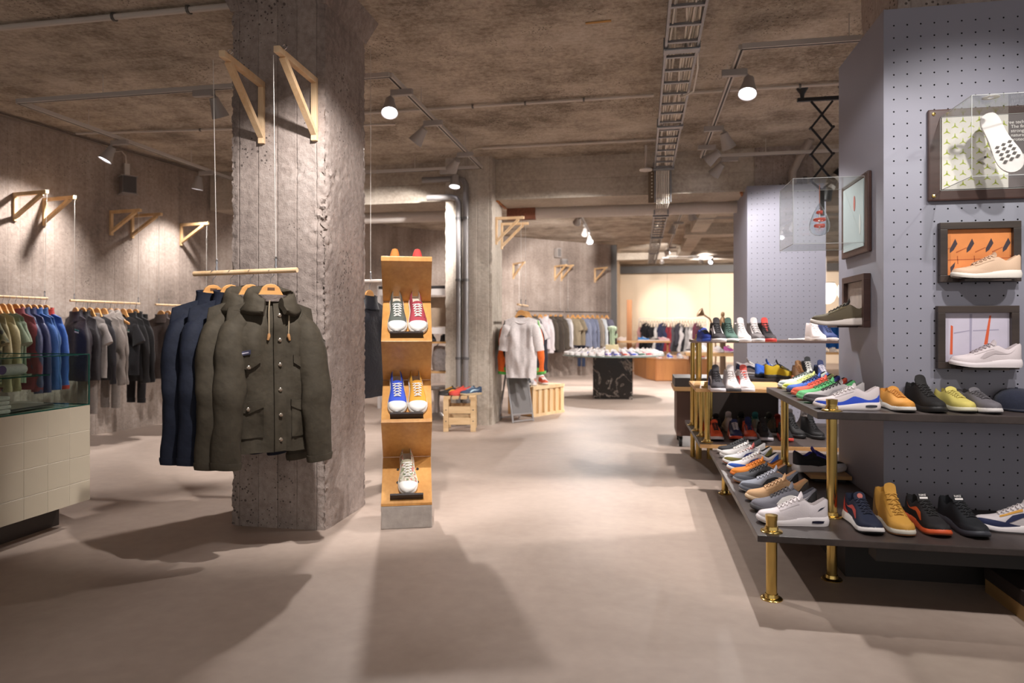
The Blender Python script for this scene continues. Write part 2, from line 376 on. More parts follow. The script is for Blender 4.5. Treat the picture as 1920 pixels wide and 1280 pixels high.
conduit([(-4, a.y, zc), (.12, b.y, zc)], .014, 'long thin conduit crossing the ceiling left of the cable tray', (.6, .72, .85))
a = atz(1310, 173, zc); b = atz(1570, 158, zc)
conduit([(.42, a.y, zc), (3.2, a.y, zc)], .014, 'thin conduit crossing the ceiling right of the cable tray', (.12, .33))
a = atz(905, 278, zc); b = atz(1232, 261, zc)
c = thing('conduit', 'short conduit ending in a drooping cable above the track corner', 'conduit', (a.x, a.y, zc))
part('pipe', MB().tube([(0, 0, 0), (b.x - a.x + .03, 0, 0)], .014, 8), CONDUIT, c, smooth=60)
part('cable', MB().tube([(0, 0, 0), (-.06, -.02, -.005), (-.1, -.06, -.03), (-.1, -.1, -.09), (-.07, -.14, -.14)], .009, 6), mat('#c8b9a6', .6), c, smooth=60)
# conduit along the top of the left wall
pts = [(left_x(y) + .03, y, CZ - .035 - .01 * math.sin(y)) for y in (3.0, 5.2, 6.9, 7.1, 8.25)]
conduit(pts, .014, 'dark conduit running along the top of the left concrete wall', m=mat('#776a60', .6))
# vertical grey pipes on the far pillar
for k, (x, top, lab) in enumerate(((-2.08, 3.0, 'grey vertical pipe on the far pillar, right one of two'), (-2.17, 2.78, 'grey vertical pipe on the far pillar, left one of two'))):
    t = thing('drain_pipe', lab, 'pipe', (x, QY0 - .05, 0))
    run = [(0, 0, .02), (0, 0, top - .08), (-.03, 0, top - .02), (-.1, 0, top), (-.55 + .15 * k, 0, top)]
    part('pipe', MB().tube(run, .035, 12), PIPE, t, smooth=60)
    for z in (.8, 1.75, 2.5): part('clamp', MB().lathe([(.042, z), (.042, z + .03)], 12), mat('#6b6868', .4, .6), t, smooth=40)
struct('trim_10', MB().box(-.66, 8, 23.2, 23.5, 2.98, 3.22), mat('#4b4642', .6))      # dark duct along the far wall
conduit([(1.7, 8.2, .8), (1.7, 8.2, 2.95), (1.76, 8.14, 3.1), (1.85, 8.0, CZ)], .045, 'grey vertical pipe behind the track on the right', m=mat('#9a8d84', .5))
conduit([(1.84, 8.22, .8), (1.84, 8.22, 2.9)], .022, 'thin dark pipe beside the grey vertical pipe', m=mat('#4a4340', .6))
# black and silver flexible hose
t = thing('flexible_hose', 'black and silver flexible hose with white end above the pegboard column', 'hose', (2.05, 8.1, 2.6))
hp = [Vector(p) for p in ((-.02, 0, 0), (0, 0, .12), (.05, 0, .22), (.12, 0, .3), (.19, 0, .34), (.26, 0, .36))]
part('hose', MB().tube(hp, .055, 12), mat('#161516', .5), t, smooth=60)
for i in (1, 2, 3): part('band', MB().tube([hp[i].lerp(hp[i + 1], .15), hp[i].lerp(hp[i + 1], .5)], .062, 12), mat('#c9c6c2', .3, .8), t, smooth=60)
part('end_piece', MB().bar(hp[5], hp[5] + Vector((.1, 0, .03)), .11, .11), mat('#c9bba7', .6), t, bevel=.01)

# ------------------------------------------------------------------ cable tray
ZN = mat('#8d8d90', .38, .85, grain=.12, scale=14); CAB = mat('#d9d0c4', .55)
def cable_tray(label, x0, x1, y0, y1, z, rungs, cables, spl):
    t = thing('cable_tray', label, 'cable tray', ((x0 + x1) / 2, y0, z)); cx = (x0 + x1) / 2
    W = (x1 - x0) / 2; L = y1 - y0
    for s in (-1, 1): part('side_rail', MB().box(s * W - .008, s * W + .008, 0, L, -.03, .03), ZN, t)
    me = MB().box(-W, W, -.012, .012, -.028, -.012).mesh('rung')
    for k in range(rungs): link('rung', me, ZN, t, (0, L * (k + .5) / rungs, 0))
    for k, (dx, wob) in enumerate(cables):
        pts = [(dx + wob * math.sin(y * 2.1 + k) + .5 * wob * math.sin(y * 5 + k * 2), y, -.004 + .006 * math.sin(y * 3 + k) + .01 * (k % 3)) for y in [L * i / 24 for i in range(25)]]
        part('cable', MB().tube(pts, .0085, 6), CAB, t, smooth=60)
    for y in spl: part('splice_plate', MB().box(-W - .012, W + .012, L * y - .035, L * y + .035, -.045, -.03).box(-W - .016, -W - .008, L * y - .05, L * y + .05, -.045, .035).box(W + .008, W + .016, L * y - .05, L * y + .05, -.045, .035), ZN, t, bevel=.004)
    return t
cabs = [(-.075, .008), (-.06, .01), (-.045, .012), (.0, .02)] + [(.012 + .014 * i, .005 + .002 * (i % 3)) for i in range(6)]
ct = cable_tray('galvanised cable tray full of white cables on the near ceiling', .165, .365, 2.6, 8.05, 3.03, 22, cabs, (.36, .68, .985))
# loose cable loops on the tray and its drop past the beam
part('cable', MB().tube([(.1, 4.6 - 2.6, .0), (.13, 4.9 - 2.6, -.03), (.13, 5.3 - 2.6, -.06), (.06, 5.45 - 2.6, -.05), (.05, 5.6 - 2.6, 0)], .007, 6), CAB, ct, smooth=60)
part('cable', MB().tube([(.1, 1.2, .0), (.3, 1.25, .02), (.42, 1.2, .1), (.45, 1.15, .2)], .007, 6), CAB, ct, smooth=60)
drop = thing('cable_tray', 'vertical piece of cable tray carrying white cables past the beam', 'cable tray', (.265, 8.22, 2.66))
for s in (-1, 1): part('side_rail', MB().box(s * .09 - .008, s * .09 + .008, -.02, .02, 0, .42), ZN, drop)
for z in (.04, .38): part('rung', MB().box(-.09, .09, -.01, .01, z, z + .02), ZN, drop)
for k in range(7): part('cable', MB().tube([(-.07 + .022 * k, -.18, .36), (-.07 + .022 * k, -.06, .35), (-.07 + .022 * k + .005 * math.sin(k), -.03, .2), (-.07 + .022 * k, -.02, -.02), (-.07 + .02 * k, .1, -.05)], .0065, 6), CAB, drop, smooth=60)
for z in [.06 + .04 * i for i in range(8)]: part('slot', MB().box(-.135, -.12, -.005, 0, z, z + .015), mat('#d8cdb8', .6), drop)
part('back_strip', MB().box(-.17, -.1, 0, .012, 0, .42), mat('#6e5c49', .7), drop)
cable_tray('galvanised cable tray continuing under the ceiling of the back room', .18, .35, 8.9, 16, 2.66, 26, [(-.05 + .02 * i, .006) for i in range(5)], (.02, .33, .66))
t = thing('smoke_detector', 'round white smoke detector plate at the end of the near cable tray', 'detector', (.065, 7.95, 2.98))
part('plate', MB().lathe([(.07, 0), (.075, .01), (.07, .02)], 24), WHT, t, smooth=40)
part('stem', MB().lathe([(.012, .02), (.012, .29)], 10), WHT, t, smooth=40)
# ------------------------------------------------------------------ lighting tracks and spot lamps
TRK = mat('#b9b1aa', .5); LAMP = mat('#a09994', .45, .1); LENS = emit('#f4f4ff', 7.0)
TZ = 3.1
def track(label, pts, hangers=()):
    o = Vector(pts[0]); t = thing('lighting_track', label, 'lighting track', o)
    for a, b in zip(pts, pts[1:]):
        a = Vector(a) - o; b = Vector(b) - o
        part('rail', MB().bar(a, b, .04, .036), TRK, t, bevel=.003)
        part('groove', MB().bar(a + Vector((0, 0, -.0185)), b + Vector((0, 0, -.0185)), .014, .002), mat('#2b2826', .6), t)
        n = max(2, int((b - a).length / 1.3))
        for k in range(n):
            p = a.lerp(b, (k + .5) / n); part('suspension_rod', MB().tube([p, p + Vector((0, 0, CZ - TZ))], .004, 6), CONDUIT, t)
    return t
track('grey rectangular lighting track on the left around the near pillar', [(-5.17, 4.9, TZ), (-1.86, 4.9, TZ), (-1.86, 7.93, TZ), (-5.17, 7.93, TZ), (-5.17, 4.9, TZ)])
track('grey lighting track on the right beside the cable tray', [(3.4, 4.85, TZ), (.68, 4.85, TZ), (.68, 7.9, TZ), (3.4, 7.9, TZ)])
track('grey lighting track above the near shelves, closest to the camera', [(-2.6, 2.3, TZ), (2.6, 2.3, TZ)])
track('thin lighting track in the back room behind the white duct', [(-1.0, 9.3, TZ), (-1.0, 14.0, TZ)])
track('lighting track on the back room ceiling beside the far pegboard column', [(.68, 9.4, TZ), (.68, 19.0, TZ), (3.6, 19.0, TZ)])
track('lighting track crossing the back room ceiling', [(.9, 12.4, TZ), (4.5, 12.4, TZ)])
track('lighting track behind the far pillar on the left', [(-4.2, 10.2, TZ), (-2.2, 10.2, TZ)])

def lamp(label, pos, target, power=400, size=62, blend=.35, axis=(0, 1, 0), group=None, lit=True, color=(1.0, .955, .925), scale=1.0, radius=.035, off=.10):
    pos = Vector(pos); t = thing('track_spotlight', label, 'spotlight', pos, group=group)
    d = (Vector(target) - (pos + Vector((0, 0, -.13)))).normalized(); ax = Vector(axis).normalized(); S = scale
    part('driver_box', MB().bar(ax * -.09 * S + Vector((0, 0, -.042)), ax * .09 * S + Vector((0, 0, -.042)), .042 * S, .048), LAMP, t, bevel=.006)
    hp = ax * off * S + Vector((0, 0, -.115))                   # pivot of the head
    part('arm', MB().tube([ax * off * .7 * S + Vector((0, 0, -.05)), ax * off * S + Vector((0, 0, -.07)), hp], .011, 8), LAMP, t, smooth=60)
    M = Matrix.Translation(hp - d * .03) @ d.to_track_quat('Z', 'Y').to_matrix().to_4x4()
    head = part('head', MB().lathe([(.0, -.004), (.03 * S, -.004), (.036 * S, .0), (.040 * S, .035), (.052 * S, .085), (.066 * S, .14), (.068 * S, .15), (.064 * S, .15), (.060 * S, .135), (0, .134)], 24, M, cap=False), LAMP, t, smooth=35)
    lens = part('lens', MB().lathe([(.0, .137), (.058 * S, .137), (.058 * S, .141), (0, .143)], 24, M, cap=False), LENS if lit else mat('#aeb0b4', .2), head, smooth=35)
    if lit and power > 0:
        L = bpy.data.lights.new('bulb', 'SPOT'); L.energy = power * LAMP_W; L.spot_size = math.radians(size); L.spot_blend = blend; L.color = color; L.shadow_soft_size = radius
        lo = bpy.data.objects.new('bulb', L); COL.objects.link(lo); lo.parent = t
        lo.location = hp + d * .145; lo.rotation_euler = d.to_track_quat('-Z', 'Y').to_euler()
    return t
def on(px, py, z=TZ): return atz(px, py, z)
XM, XP, YM, YP = (-1, 0, 0), (1, 0, 0), (0, -1, 0), (0, 1, 0)
# left track, right side (X = -1.86)
def onx(x, px): d = ray(px, 300); t = x / d.x; return Vector((x, d.y * t, TZ))
lamp('bright spotlight facing the camera, nearest on the track right of the near pillar', (-1.86, 5.17, TZ), (-1.3, 3.5, 0), 330, 78, axis=XM)
lamp('spotlight turned left, second on the track right of the near pillar', onx(-1.86, 812), (-4.2, 6.3, .2), 420, 70, axis=XM)
lamp('spotlight turned away, last on the track right of the near pillar', onx(-1.86, 872), (-4.2, 9.4, 1.0), 380, 70, axis=XM)
lamp('lit spotlight hanging before the pipes of the far pillar', (-2.28, 7.93, TZ), (-2.3, 7.2, 0), 90, 70, axis=XP)
# left track, wall side and front side
lamp('lit spotlight aimed at the left concrete wall above the blue clothes', (-5.17, 6.05, TZ), (-6.05, 5.3, .7), 330, 104, .9, axis=XM)
lamp('lit spotlight aimed down the left wall near the dark jackets', (-5.17, 7.45, TZ), (-5.6, 7.5, .5), 300, 100, .9, axis=XM)
lamp('grey spotlight pointing down from the front rail left of the near pillar', (-3.42, 4.9, TZ), (-3.0, 6.4, 0), 330, 72, axis=XP)
# right track
lamp('large bright spotlight facing the camera on the right track', onx(.68, 1377), (.2, 3.7, 0), 400, 76, axis=XP)
lamp('grey spotlight angled at the shelves, second on the right track', onx(.68, 1338), (1.5, 7.5, 1.1), 460, 116, axis=XP)
lamp('grey spotlight turned back, third on the right track', onx(.68, 1325), (-1.9, 8.5, 1.2), 520, 62, axis=XP)
lamp('grey spotlight on the rear rail lighting the aisle, right of the cable tray', (.98, 7.9, TZ), (-1.2, 9.6, .4), 150, 60, axis=XM)
lamp('spotlight on the front rail hidden behind the near pegboard column', (2.2, 4.85, TZ), (1.0, 5.7, .5), 520, 90, axis=XM)
# near track (out of frame, above the camera)
lamp('spotlight above the camera aimed at the parkas on the pillar', (-.9, 2.3, TZ), (-1.85, 3.74, 1.4), 460, 66, blend=.6, axis=YP)
lamp('spotlight above the camera aimed at the framed sneakers', (1.75, 2.3, TZ), (1.68, 3.75, 1.35), 150, 78, blend=.7, axis=XM)
lamp('spotlight above the camera aimed at the near shoe shelf', (2.4, 2.3, TZ), (1.2, 3.6, .5), 110, 66, axis=XM)
lamp('spotlight above the camera aimed at the side of the pegboard column', (.2, 2.3, TZ), (1.0, 4.0, 1.0), 120, 70, axis=YP)
# back room
lamp('lit spotlight before the middle concrete wall', (-1.0, 11.4, TZ), (-2.2, 14.6, 1.2), 760, 84, axis=YM)
lamp('dark spotlight behind the lit one before the middle concrete wall', (-1.0, 12.6, TZ), (-1.4, 15.8, 1.2), 640, 84, axis=YP)
lamp('small spotlight farthest along the thin track near the middle wall', (-1.0, 13.7, TZ), (-.6, 12.0, .6), 520, 84, axis=YP)
lamp('bright round spotlight below the duct facing the camera', (.68, 9.6, TZ), (-.35, 11.0, .6), 520, 80, axis=XP)
lamp('grey spotlight tilted right below the duct', (.68, 11.0, TZ), (1.6, 13.0, .6), 300, 80, axis=XP)
lamp('lit spotlight pointing straight down in the back room', (.68, 12.6, TZ), (.1, 13.0, 0), 620, 84, axis=XM)
lamp('small grey spotlight on the cross track beside the far column', (2.0, 12.4, TZ), (2.2, 15, .6), 320, 84, axis=XP)
lamp('small lit spotlight deep in the back room', (2.0, 19.0, TZ), (.2, 16.0, .5), 620, 84, axis=XM)
lamp('low spotlight in the back room aimed at the bright patch of cream wall', (.68, 18.9, TZ), (.95, 23.8, 1.75), 900, 26, blend=.8, axis=XM)
lamp('spotlight washing the cream wall above the dress rack', (1.5, 19.0, TZ), (2.6, 23.8, 1.9), 800, 100, blend=.7, axis=XP)
lamp('spotlight washing the left end of the cream wall', (.75, 16.5, TZ), (-.2, 23.0, 1.5), 600, 80, blend=.7, axis=XM)
lamp('spotlight beyond the far column lighting the shelf of white shoes', (3.5, 19.0, TZ), (4.8, 23.6, 1.4), 900, 100, blend=.6, axis=XP)
lamp('silver spotlight behind the duct left of the far pillar, aimed left', (-3.6, 10.2, TZ), (-4.4, 11.6, .6), 330, 80, axis=XM)
lamp('silver spotlight behind the duct left of the far pillar, turned away', (-2.75, 10.2, TZ), (-3.2, 13.0, .8), 380, 84, axis=XM)
# ------------------------------------------------------------------ shoes
HW = [(0, 0), (.012, .014), (.04, .0245), (.09, .0315), (.16, .0345), (.28, .0345), (.42, .0355), (.56, .041), (.70, .0475), (.79, .0475), (.87, .043), (.93, .034), (.97, .0225), (.99, .0125), (1, 0)]
KINDS = {
 # length, sole heel/toe thickness, toe spring, height profile, opening end, tongue rise, flare of sole, width
 'run':    dict(L=.298, sh=.038, st=.022, spring=.014, ht=[(0, .106), (.04, .109), (.11, .098), (.22, .080), (.33, .096), (.41, .106), (.52, .093), (.64, .074), (.76, .060), (.87, .052), (.94, .046), (.98, .036), (1, .024)], op=.40, tr=.015, flare=.004, wk=1.0, toe='mud'),
 'trainer':dict(L=.305, sh=.042, st=.024, spring=.016, ht=[(0, .114), (.04, .118), (.11, .106), (.22, .088), (.33, .108), (.41, .118), (.52, .102), (.64, .081), (.76, .065), (.87, .055), (.94, .048), (.98, .038), (1, .026)], op=.39, tr=.020, flare=.006, wk=1.03, toe='mud'),
 'court':  dict(L=.285, sh=.030, st=.024, spring=.008, ht=[(0, .090), (.05, .092), (.12, .085), (.24, .076), (.36, .088), (.42, .090), (.52, .082), (.64, .069), (.76, .060), (.87, .055), (.94, .050), (.98, .041), (1, .028)], op=.40, tr=.015, flare=.002, wk=1.0, toe='none'),
 'canvas': dict(L=.300, sh=.029, st=.028, spring=.004, ht=[(0, .084), (.05, .086), (.12, .080), (.24, .072), (.36, .080), (.42, .083), (.52, .078), (.64, .069), (.76, .060), (.87, .055), (.94, .052), (.98, .044), (1, .031)], op=.36, tr=.012, flare=.003, wk=1.10, toe='cap'),
 'high':   dict(L=.295, sh=.034, st=.026, spring=.008, ht=[(0, .150), (.05, .152), (.12, .146), (.24, .138), (.36, .152), (.42, .148), (.50, .122), (.60, .092), (.72, .070), (.85, .059), (.94, .052), (.98, .042), (1, .030)], op=.40, tr=.026, flare=.003, wk=1.06, toe='mud'),
 'mid':    dict(L=.295, sh=.034, st=.024, spring=.010, ht=[(0, .118), (.05, .120), (.12, .112), (.24, .102), (.36, .120), (.42, .120), (.50, .106), (.60, .086), (.72, .068), (.85, .058), (.94, .051), (.98, .041), (1, .029)], op=.40, tr=.030, flare=.003, wk=1.04, toe='mud'),
}
def sole_thick(K, u): return lerp(K['sh'], K['st'], smooth01((u - .15) / .6))
def sole_lift(K, u): return K['spring'] * max(0, (u - .68) / .32) ** 2 + .003 * max(0, (.08 - u) / .08) ** 2
def centre(u): return .006 * math.sin((u - .25) * PI * 1.1)         # slight banana curve
def S(K, u, v):
    L = K['L']; a = abs(v); sg = 1 if v >= 0 else -1
    hw = curve(HW, u) * K['wk'] * .97; zb = sole_thick(K, u) + sole_lift(K, u) - .004; h = max(curve(K['ht'], u) + sole_lift(K, u) * .6, zb + .004)
    ph = a * PI / 2; yA = hw * math.sin(ph) ** .78; zA = zb + (h - zb) * max(0, math.cos(ph)) ** lerp(.16, .72, smooth01((u - .03) / .1))
    hk = (h - .09) / .06                                            # taller collars lean in less
    if a >= .42:
        s = (1 - a) / .58; yB = hw * (1 - (.30 - .04 * hk) * s ** 1.4 + .05 * math.sin(PI * s)); zB = lerp(zb, h, s)
    elif a >= .35:
        s = (.42 - a) / .07; yB = hw * lerp(.70, .56, s); zB = h + .003 * math.sin(PI * s)
    else:
        s = (.35 - a) / .35; q = min(1, s * 2.0); yB = hw * (.56 + .1 * q) * (1 - max(0, s - .5) * 2); zB = lerp(h, zb + .010, q)
    o = smooth01((u - .012) / .03) * (1 - smooth01((u - K['op'] + .05) / .09))
    return Vector((-L / 2 + u * L, centre(u) + sg * lerp(yA, yB, o), lerp(zA, zB, o)))
def Soff(K, u, v, off):
    e = .012; p = S(K, u, v); du = S(K, min(1, u + e), v) - S(K, max(0, u - e), v); dv = S(K, u, min(1, v + e)) - S(K, u, max(-1, v - e))
    n = du.cross(dv)
    if n.length < 1e-9: return p
    n.normalize()
    c = Vector((p.x, centre(u), .035))
    if n.dot(p - c) < 0: n = -n
    return p + n * off
def ucos(n): return [.5 - .5 * math.cos(PI * i / n) for i in range(n + 1)]
_SM = {}
def patch(K, u0, u1, lo, hi, sides=(1,), nu=14, nv=4, off=.0016):
    mb = MB()
    for sg in sides:
        G = [[Soff(K, lerp(u0, u1, i / nu), sg * lerp(lo(lerp(u0, u1, i / nu)), hi(lerp(u0, u1, i / nu)), j / nv), off) for j in range(nv + 1)] for i in range(nu + 1)]
        mb.rings(G, False, False, closed=False)
    return mb
def swoosh_lo(u): t = (u - .10) / .56; return .47 + .43 * t ** .62
def swoosh_hi(u):
    t = (u - .10) / .56
    return swoosh_lo(u) - (.27 * (t / .8) ** 1.5 if t < .8 else .27 * max(0, (1 - t) / .2) ** .6)
def shoe_meshes(kind):
    if kind in _SM: return _SM[kind]
    K = KINDS[kind]; L = K['L']; R = {}
    # soles: outline lofted upward
    U = ucos(20)
    def outline(k, zf, flare=0):
        r = []
        for sg, seq in ((1, U), (-1, U[::-1][1:-1])):
            for u in seq:
                hw = (curve(HW, u) * K['wk'] + flare) * k if 0 < u < 1 else 0
                x = -L / 2 + u * L; x += (k - 1) * L * .5 * (u * 2 - 1) + flare * (u * 2 - 1)
                r.append(Vector((x, centre(u) + sg * hw, zf(u))))
        return r
    lift = lambda u: sole_lift(K, u); th = lambda u: sole_thick(K, u); fl = K['flare']
    mb = MB(); mb.rings([outline(.95, lambda u: lift(u) + .007), outline(1.0, lambda u: lift(u) + .007, fl), outline(1.01, lambda u: lift(u) + th(u) * .5, fl), outline(1.0, lambda u: lift(u) + th(u) - .002, fl * .4), outline(.97, lambda u: lift(u) + th(u) + .001)])
    R['midsole'] = mb.mesh('midsole', 50)
    mb = MB(); mb.rings([outline(.95, lambda u: lift(u)), outline(.99, lambda u: lift(u) + .001, fl), outline(.995, lambda u: lift(u) + .0078, fl), outline(.95, lambda u: lift(u) + .0078)])
    R['outsole'] = mb.mesh('outsole', 50)
    # upper and lining from one surface
    nu, nv = 30, 26; us = ucos(nu); G = [[S(K, u, -1 + 2 * j / nv) for j in range(nv + 1)] for u in us]
    up, li = MB(), MB(); V = [p for row in G for p in row]; fu, fl_ = [], []
    for i in range(nu):
        for j in range(nv):
            a = i * (nv + 1) + j; f = (a, a + 1, a + nv + 2, a + nv + 1); um = (us[i] + us[i + 1]) / 2; vm = abs(-1 + 2 * (j + .5) / nv)
            (fl_ if vm < .37 and .03 < um < K['op'] else fu).append(f)
    up.add(V, fu); li.add(V, fl_)
    def clean(mb, name):
        me = mb.mesh(name, 60); bm = bmesh.new(); bm.from_mesh(me); bmesh.ops.remove_doubles(bm, verts=bm.verts, dist=1e-6)
        bmesh.ops.delete(bm, geom=[v for v in bm.verts if not v.link_faces], context='VERTS'); bm.to_mesh(me); bm.free(); return me
    R['upper'] = clean(up, 'upper'); R['lining'] = clean(li, 'lining')
    # tongue
    top = lambda u: S(K, u, 0).z if u > K['op'] + .03 else curve(K['ht'], u) + .001
    mb = MB(); prof = []
    for u in (.66, .60, .54, .48, .43): prof.append(Vector((-L / 2 + u * L, centre(u), curve(K['ht'], u) + sole_lift(K, u) * .6 + .003)))
    e = prof[-1]; d = (prof[-1] - prof[-2]).normalized(); tr = K['tr']
    prof += [e + d * tr * .5 + Vector((0, 0, tr * .25)), e + d * tr * .85 + Vector((0, 0, tr * .75)), e + d * tr + Vector((0, 0, tr * 1.0))]
    rows = []
    for i, p in enumerate(prof):
        t = i / (len(prof) - 1); w = lerp(.012, .025, smooth01(t * 1.4)) * (.82 if i == len(prof) - 1 else 1); thk = lerp(.004, .011, t)
        q = []
        for k in range(7): y = -1 + 2 * k / 6; q.append(p + Vector((0, y * w, -.010 * y * y * (1 if t < .7 else .7))))
        rows.append(q + [x + Vector((-.3 * thk, 0, -thk)) for x in q[::-1]])
    mb.rings(rows); R['tongue'] = mb.mesh('tongue', 60)
    # laces
    def lacez(u, y):
        """point on the instep at distance y from the middle"""
        best = None
        for k in range(15):
            v = k / 24; p = S(K, u, v)
            if p.y - centre(u) >= abs(y) or k == 14: best = p; break
        return max(best.z, curve(K['ht'], u) - .014)
    mb = MB(); n = 6; uu = [lerp(.70, .42, i / (n - 1)) for i in range(n)]
    def lp(u, y): return Vector((-L / 2 + u * L, centre(u) + y, curve(K['ht'], u) + sole_lift(K, u) * .6 + .0075 - .010 * (abs(y) / .024) ** 2))
    W = lambda i: lerp(.019, .026, i / (n - 1))
    for i in range(n - 1):
        for sg in (-1, 1):
            mb.tube([lp(uu[i], -sg * W(i)), lp(lerp(uu[i], uu[i + 1], .35), -sg * W(i) * .35) + Vector((0, 0, .001 * sg)), lp(lerp(uu[i], uu[i + 1], .65), sg * W(i) * .35) + Vector((0, 0, .001 * sg)), lp(uu[i + 1], sg * W(i + 1))], .0026, 5)
    mb.tube([lp(uu[0], -W(0)), lp(uu[0], 0), lp(uu[0], W(0))], .0026, 5)
    R['laces'] = mb.mesh('laces', 70)
    # overlays
    R['stripe_l'] = patch(K, .10, .66, swoosh_lo, swoosh_hi, (1,), 20, 3).mesh('side_stripe', 60)
    R['stripe_r'] = patch(K, .10, .66, swoosh_lo, swoosh_hi, (-1,), 20, 3).mesh('side_stripe', 60)
    if K['toe'] == 'cap':
        R['toe'] = patch(K, .80, .997, lambda u: -1, lambda u: 1, (1,), 12, 20, .002).mesh('toe_cap', 60)
    else:
        top_a = lambda u: lerp(.98, .46, smooth01((u - .45) / .5))
        mb = patch(K, .46, .997, lambda u: 1.0, top_a, (1, -1), 18, 5, .0018); R['toe'] = mb.mesh('toe_guard', 60)
    hh = lambda u: lerp(.50, .86, smooth01((u - .05) / .22))
    R['heel'] = patch(K, .0015, .27, lambda u: 1.0, hh, (1, -1), 10, 4, .0018).mesh('heel_counter', 60)
    for sg, nm in ((1, 'eye_l'), (-1, 'eye_r')): R[nm] = patch(K, .42, .70, lambda u: lerp(.40, .30, (u - .42) / .28), lambda u: lerp(.54, .44, (u - .42) / .28), (sg,), 8, 2, .0022).mesh('eyestay', 60)
    R['band'] = patch(K, .0015, .995, lambda u: 1.0, lambda u: .80 + .06 * math.sin(u * 13) - .08 * smooth01((.2 - u) / .2) - .10 * smooth01((u - .8) / .2), (1, -1), 30, 3, .0018).mesh('foxing_band', 60)
    R['mark'] = patch(K, .05, .17, lambda u: .60 + .12 * ((u - .05) / .12) ** .5, lambda u: .60 + .12 * ((u - .05) / .12) ** .5 - .07 * math.sin(PI * ((u - .05) / .12) ** 1.4), (1,), 8, 2, .003).mesh('logo_mark', 60)
    for sg, nm in ((1, 'win_l'), (-1, 'win_r')):
        mb = MB(); G = []
        for i in range(11):
            u = lerp(.07, .25, i / 10); hw = curve(HW, u) * K['wk'] + K['flare'] + .0022; hh_ = .0065 * math.sin(PI * lerp(.12, .88, i / 10)) ** .4
            G.append([Vector((-L / 2 + u * L, centre(u) + sg * hw, sole_lift(K, u) + sole_thick(K, u) * .5 + q * hh_)) for q in (-1, 0, 1)])
        mb.rings(G, False, False, closed=False); R[nm] = mb.mesh('sole_window', 60)
    R['tip'] = (prof[-1], (prof[-1] - prof[-3]).normalized())
    _SM[kind] = R; return R
RUB = lambda c: mat(c, .55)
def shoe(kind, loc, yaw, C, label, group=None, detail=2, tilt=(0, 0), name=None, scale=1.0, fabric=None):
    """C: colours upper, sole, out, lin, tongue, lace, stripe, toe, heel, eye (missing ones follow the upper)"""
    R = shoe_meshes(kind)
    nm = name or {'run': 'running_shoe', 'trainer': 'training_shoe', 'court': 'sneaker', 'canvas': 'canvas_sneaker', 'high': 'high_top_sneaker', 'mid': 'mid_top_sneaker'}[kind]
    t = thing(nm, label, 'shoe', loc, group=group); t.rotation_mode = 'XYZ'
    t.rotation_euler = (Matrix.Rotation(yaw, 4, 'Z') @ Matrix.Rotation(tilt[0], 4, 'Y') @ Matrix.Rotation(tilt[1], 4, 'X')).to_euler()
    if scale != 1: t.scale = (scale,) * 3
    U = C['upper']; cm = lambda k, d=None: mat(C.get(k, d or U), .72, bump=.12, scale=260, spec=.3)
    link('outsole', R['outsole'], RUB(C.get('out', C.get('sole', '#e8e4de'))), t)
    link('midsole', R['midsole'], RUB(C.get('sole', '#e8e4de')), t)
    u = link('upper', R['upper'], fabric or cm('upper'), t)
    link('lining', R['lining'], cm('lin', '#3a3836'), t)
    link('tongue', R['tongue'], cm('tongue'), t)
    link('laces', R['laces'], mat(C.get('lace', '#e9e5df'), .8), t)
    if detail >= 1:
        if 'toe' in C: link('toe_cap' if KINDS[kind]['toe'] == 'cap' else 'toe_guard', R['toe'], cm('toe'), t)
        if 'stripe' in C:
            link('side_stripe', R['stripe_l'], cm('stripe'), t); link('side_stripe', R['stripe_r'], cm('stripe'), t)
        if 'heel' in C: link('heel_counter', R['heel'], cm('heel'), t)
        if 'eye' in C: link('eyestay', R['eye_l'], cm('eye'), t); link('eyestay', R['eye_r'], cm('eye'), t)
        if 'band' in C: link('foxing_band', R['band'], cm('band'), t)
        if 'mark' in C: link('logo_mark', R['mark'], cm('mark'), t)
        if 'win' in C: link('sole_window', R['win_l'], mat(C['win'], .2), t); link('sole_window', R['win_r'], mat(C['win'], .2), t)
    return t
# ------------------------------------------------------------------ clothes and hangers
HANG_W = wood('#b5793f', '#dba565', .45, 8, (.1, 1, 1)); STEEL = mat('#9a9a9c', .3, .9)
def hanger_meshes():
    if 'hanger' in _SM: return _SM['hanger']
    half = [(.0, .038), (.022, .034), (.042, .020), (.060, -.016), (.086, -.056), (.14, -.084), (.19, -.103), (.205, -.112), (.203, -.132), (.19, -.130), (.14, -.112), (.085, -.086), (.05, -.056), (.026, -.034), (.0, -.022)]
    half = [(x * (.90 if x > .1 else 1), z - (.006 if x > .1 else 0)) for x, z in half]
    poly = half + [(-x, z) for x, z in half[-2:0:-1]]
    mb = MB(); A = [Vector((x, -.007, z)) for x, z in poly]; B = [Vector((x, .007, z)) for x, z in poly]; mb.rings([A, B])
    body = mb.mesh('shoulder_bar', bevel=.003)
    pts = [(0, 0, .03), (0, 0, .075)] + [(.017 * math.sin(a), 0, .094 - .019 * math.cos(a)) for a in [(-.1 + 4.2 * k / 9) for k in range(10)]]
    pts = [(0, 0, .03), (0, 0, .068)] + [(.017 * math.sin(a) , 0, .092 - .02 * math.cos(a)) for a in [.3 + 3.6 * k / 9 for k in range(10)]]
    hook = MB().tube(pts, .0018, 6).mesh('hook', 60)
    _SM['hanger'] = (body, hook); return _SM['hanger']
HANG_DROP = .105
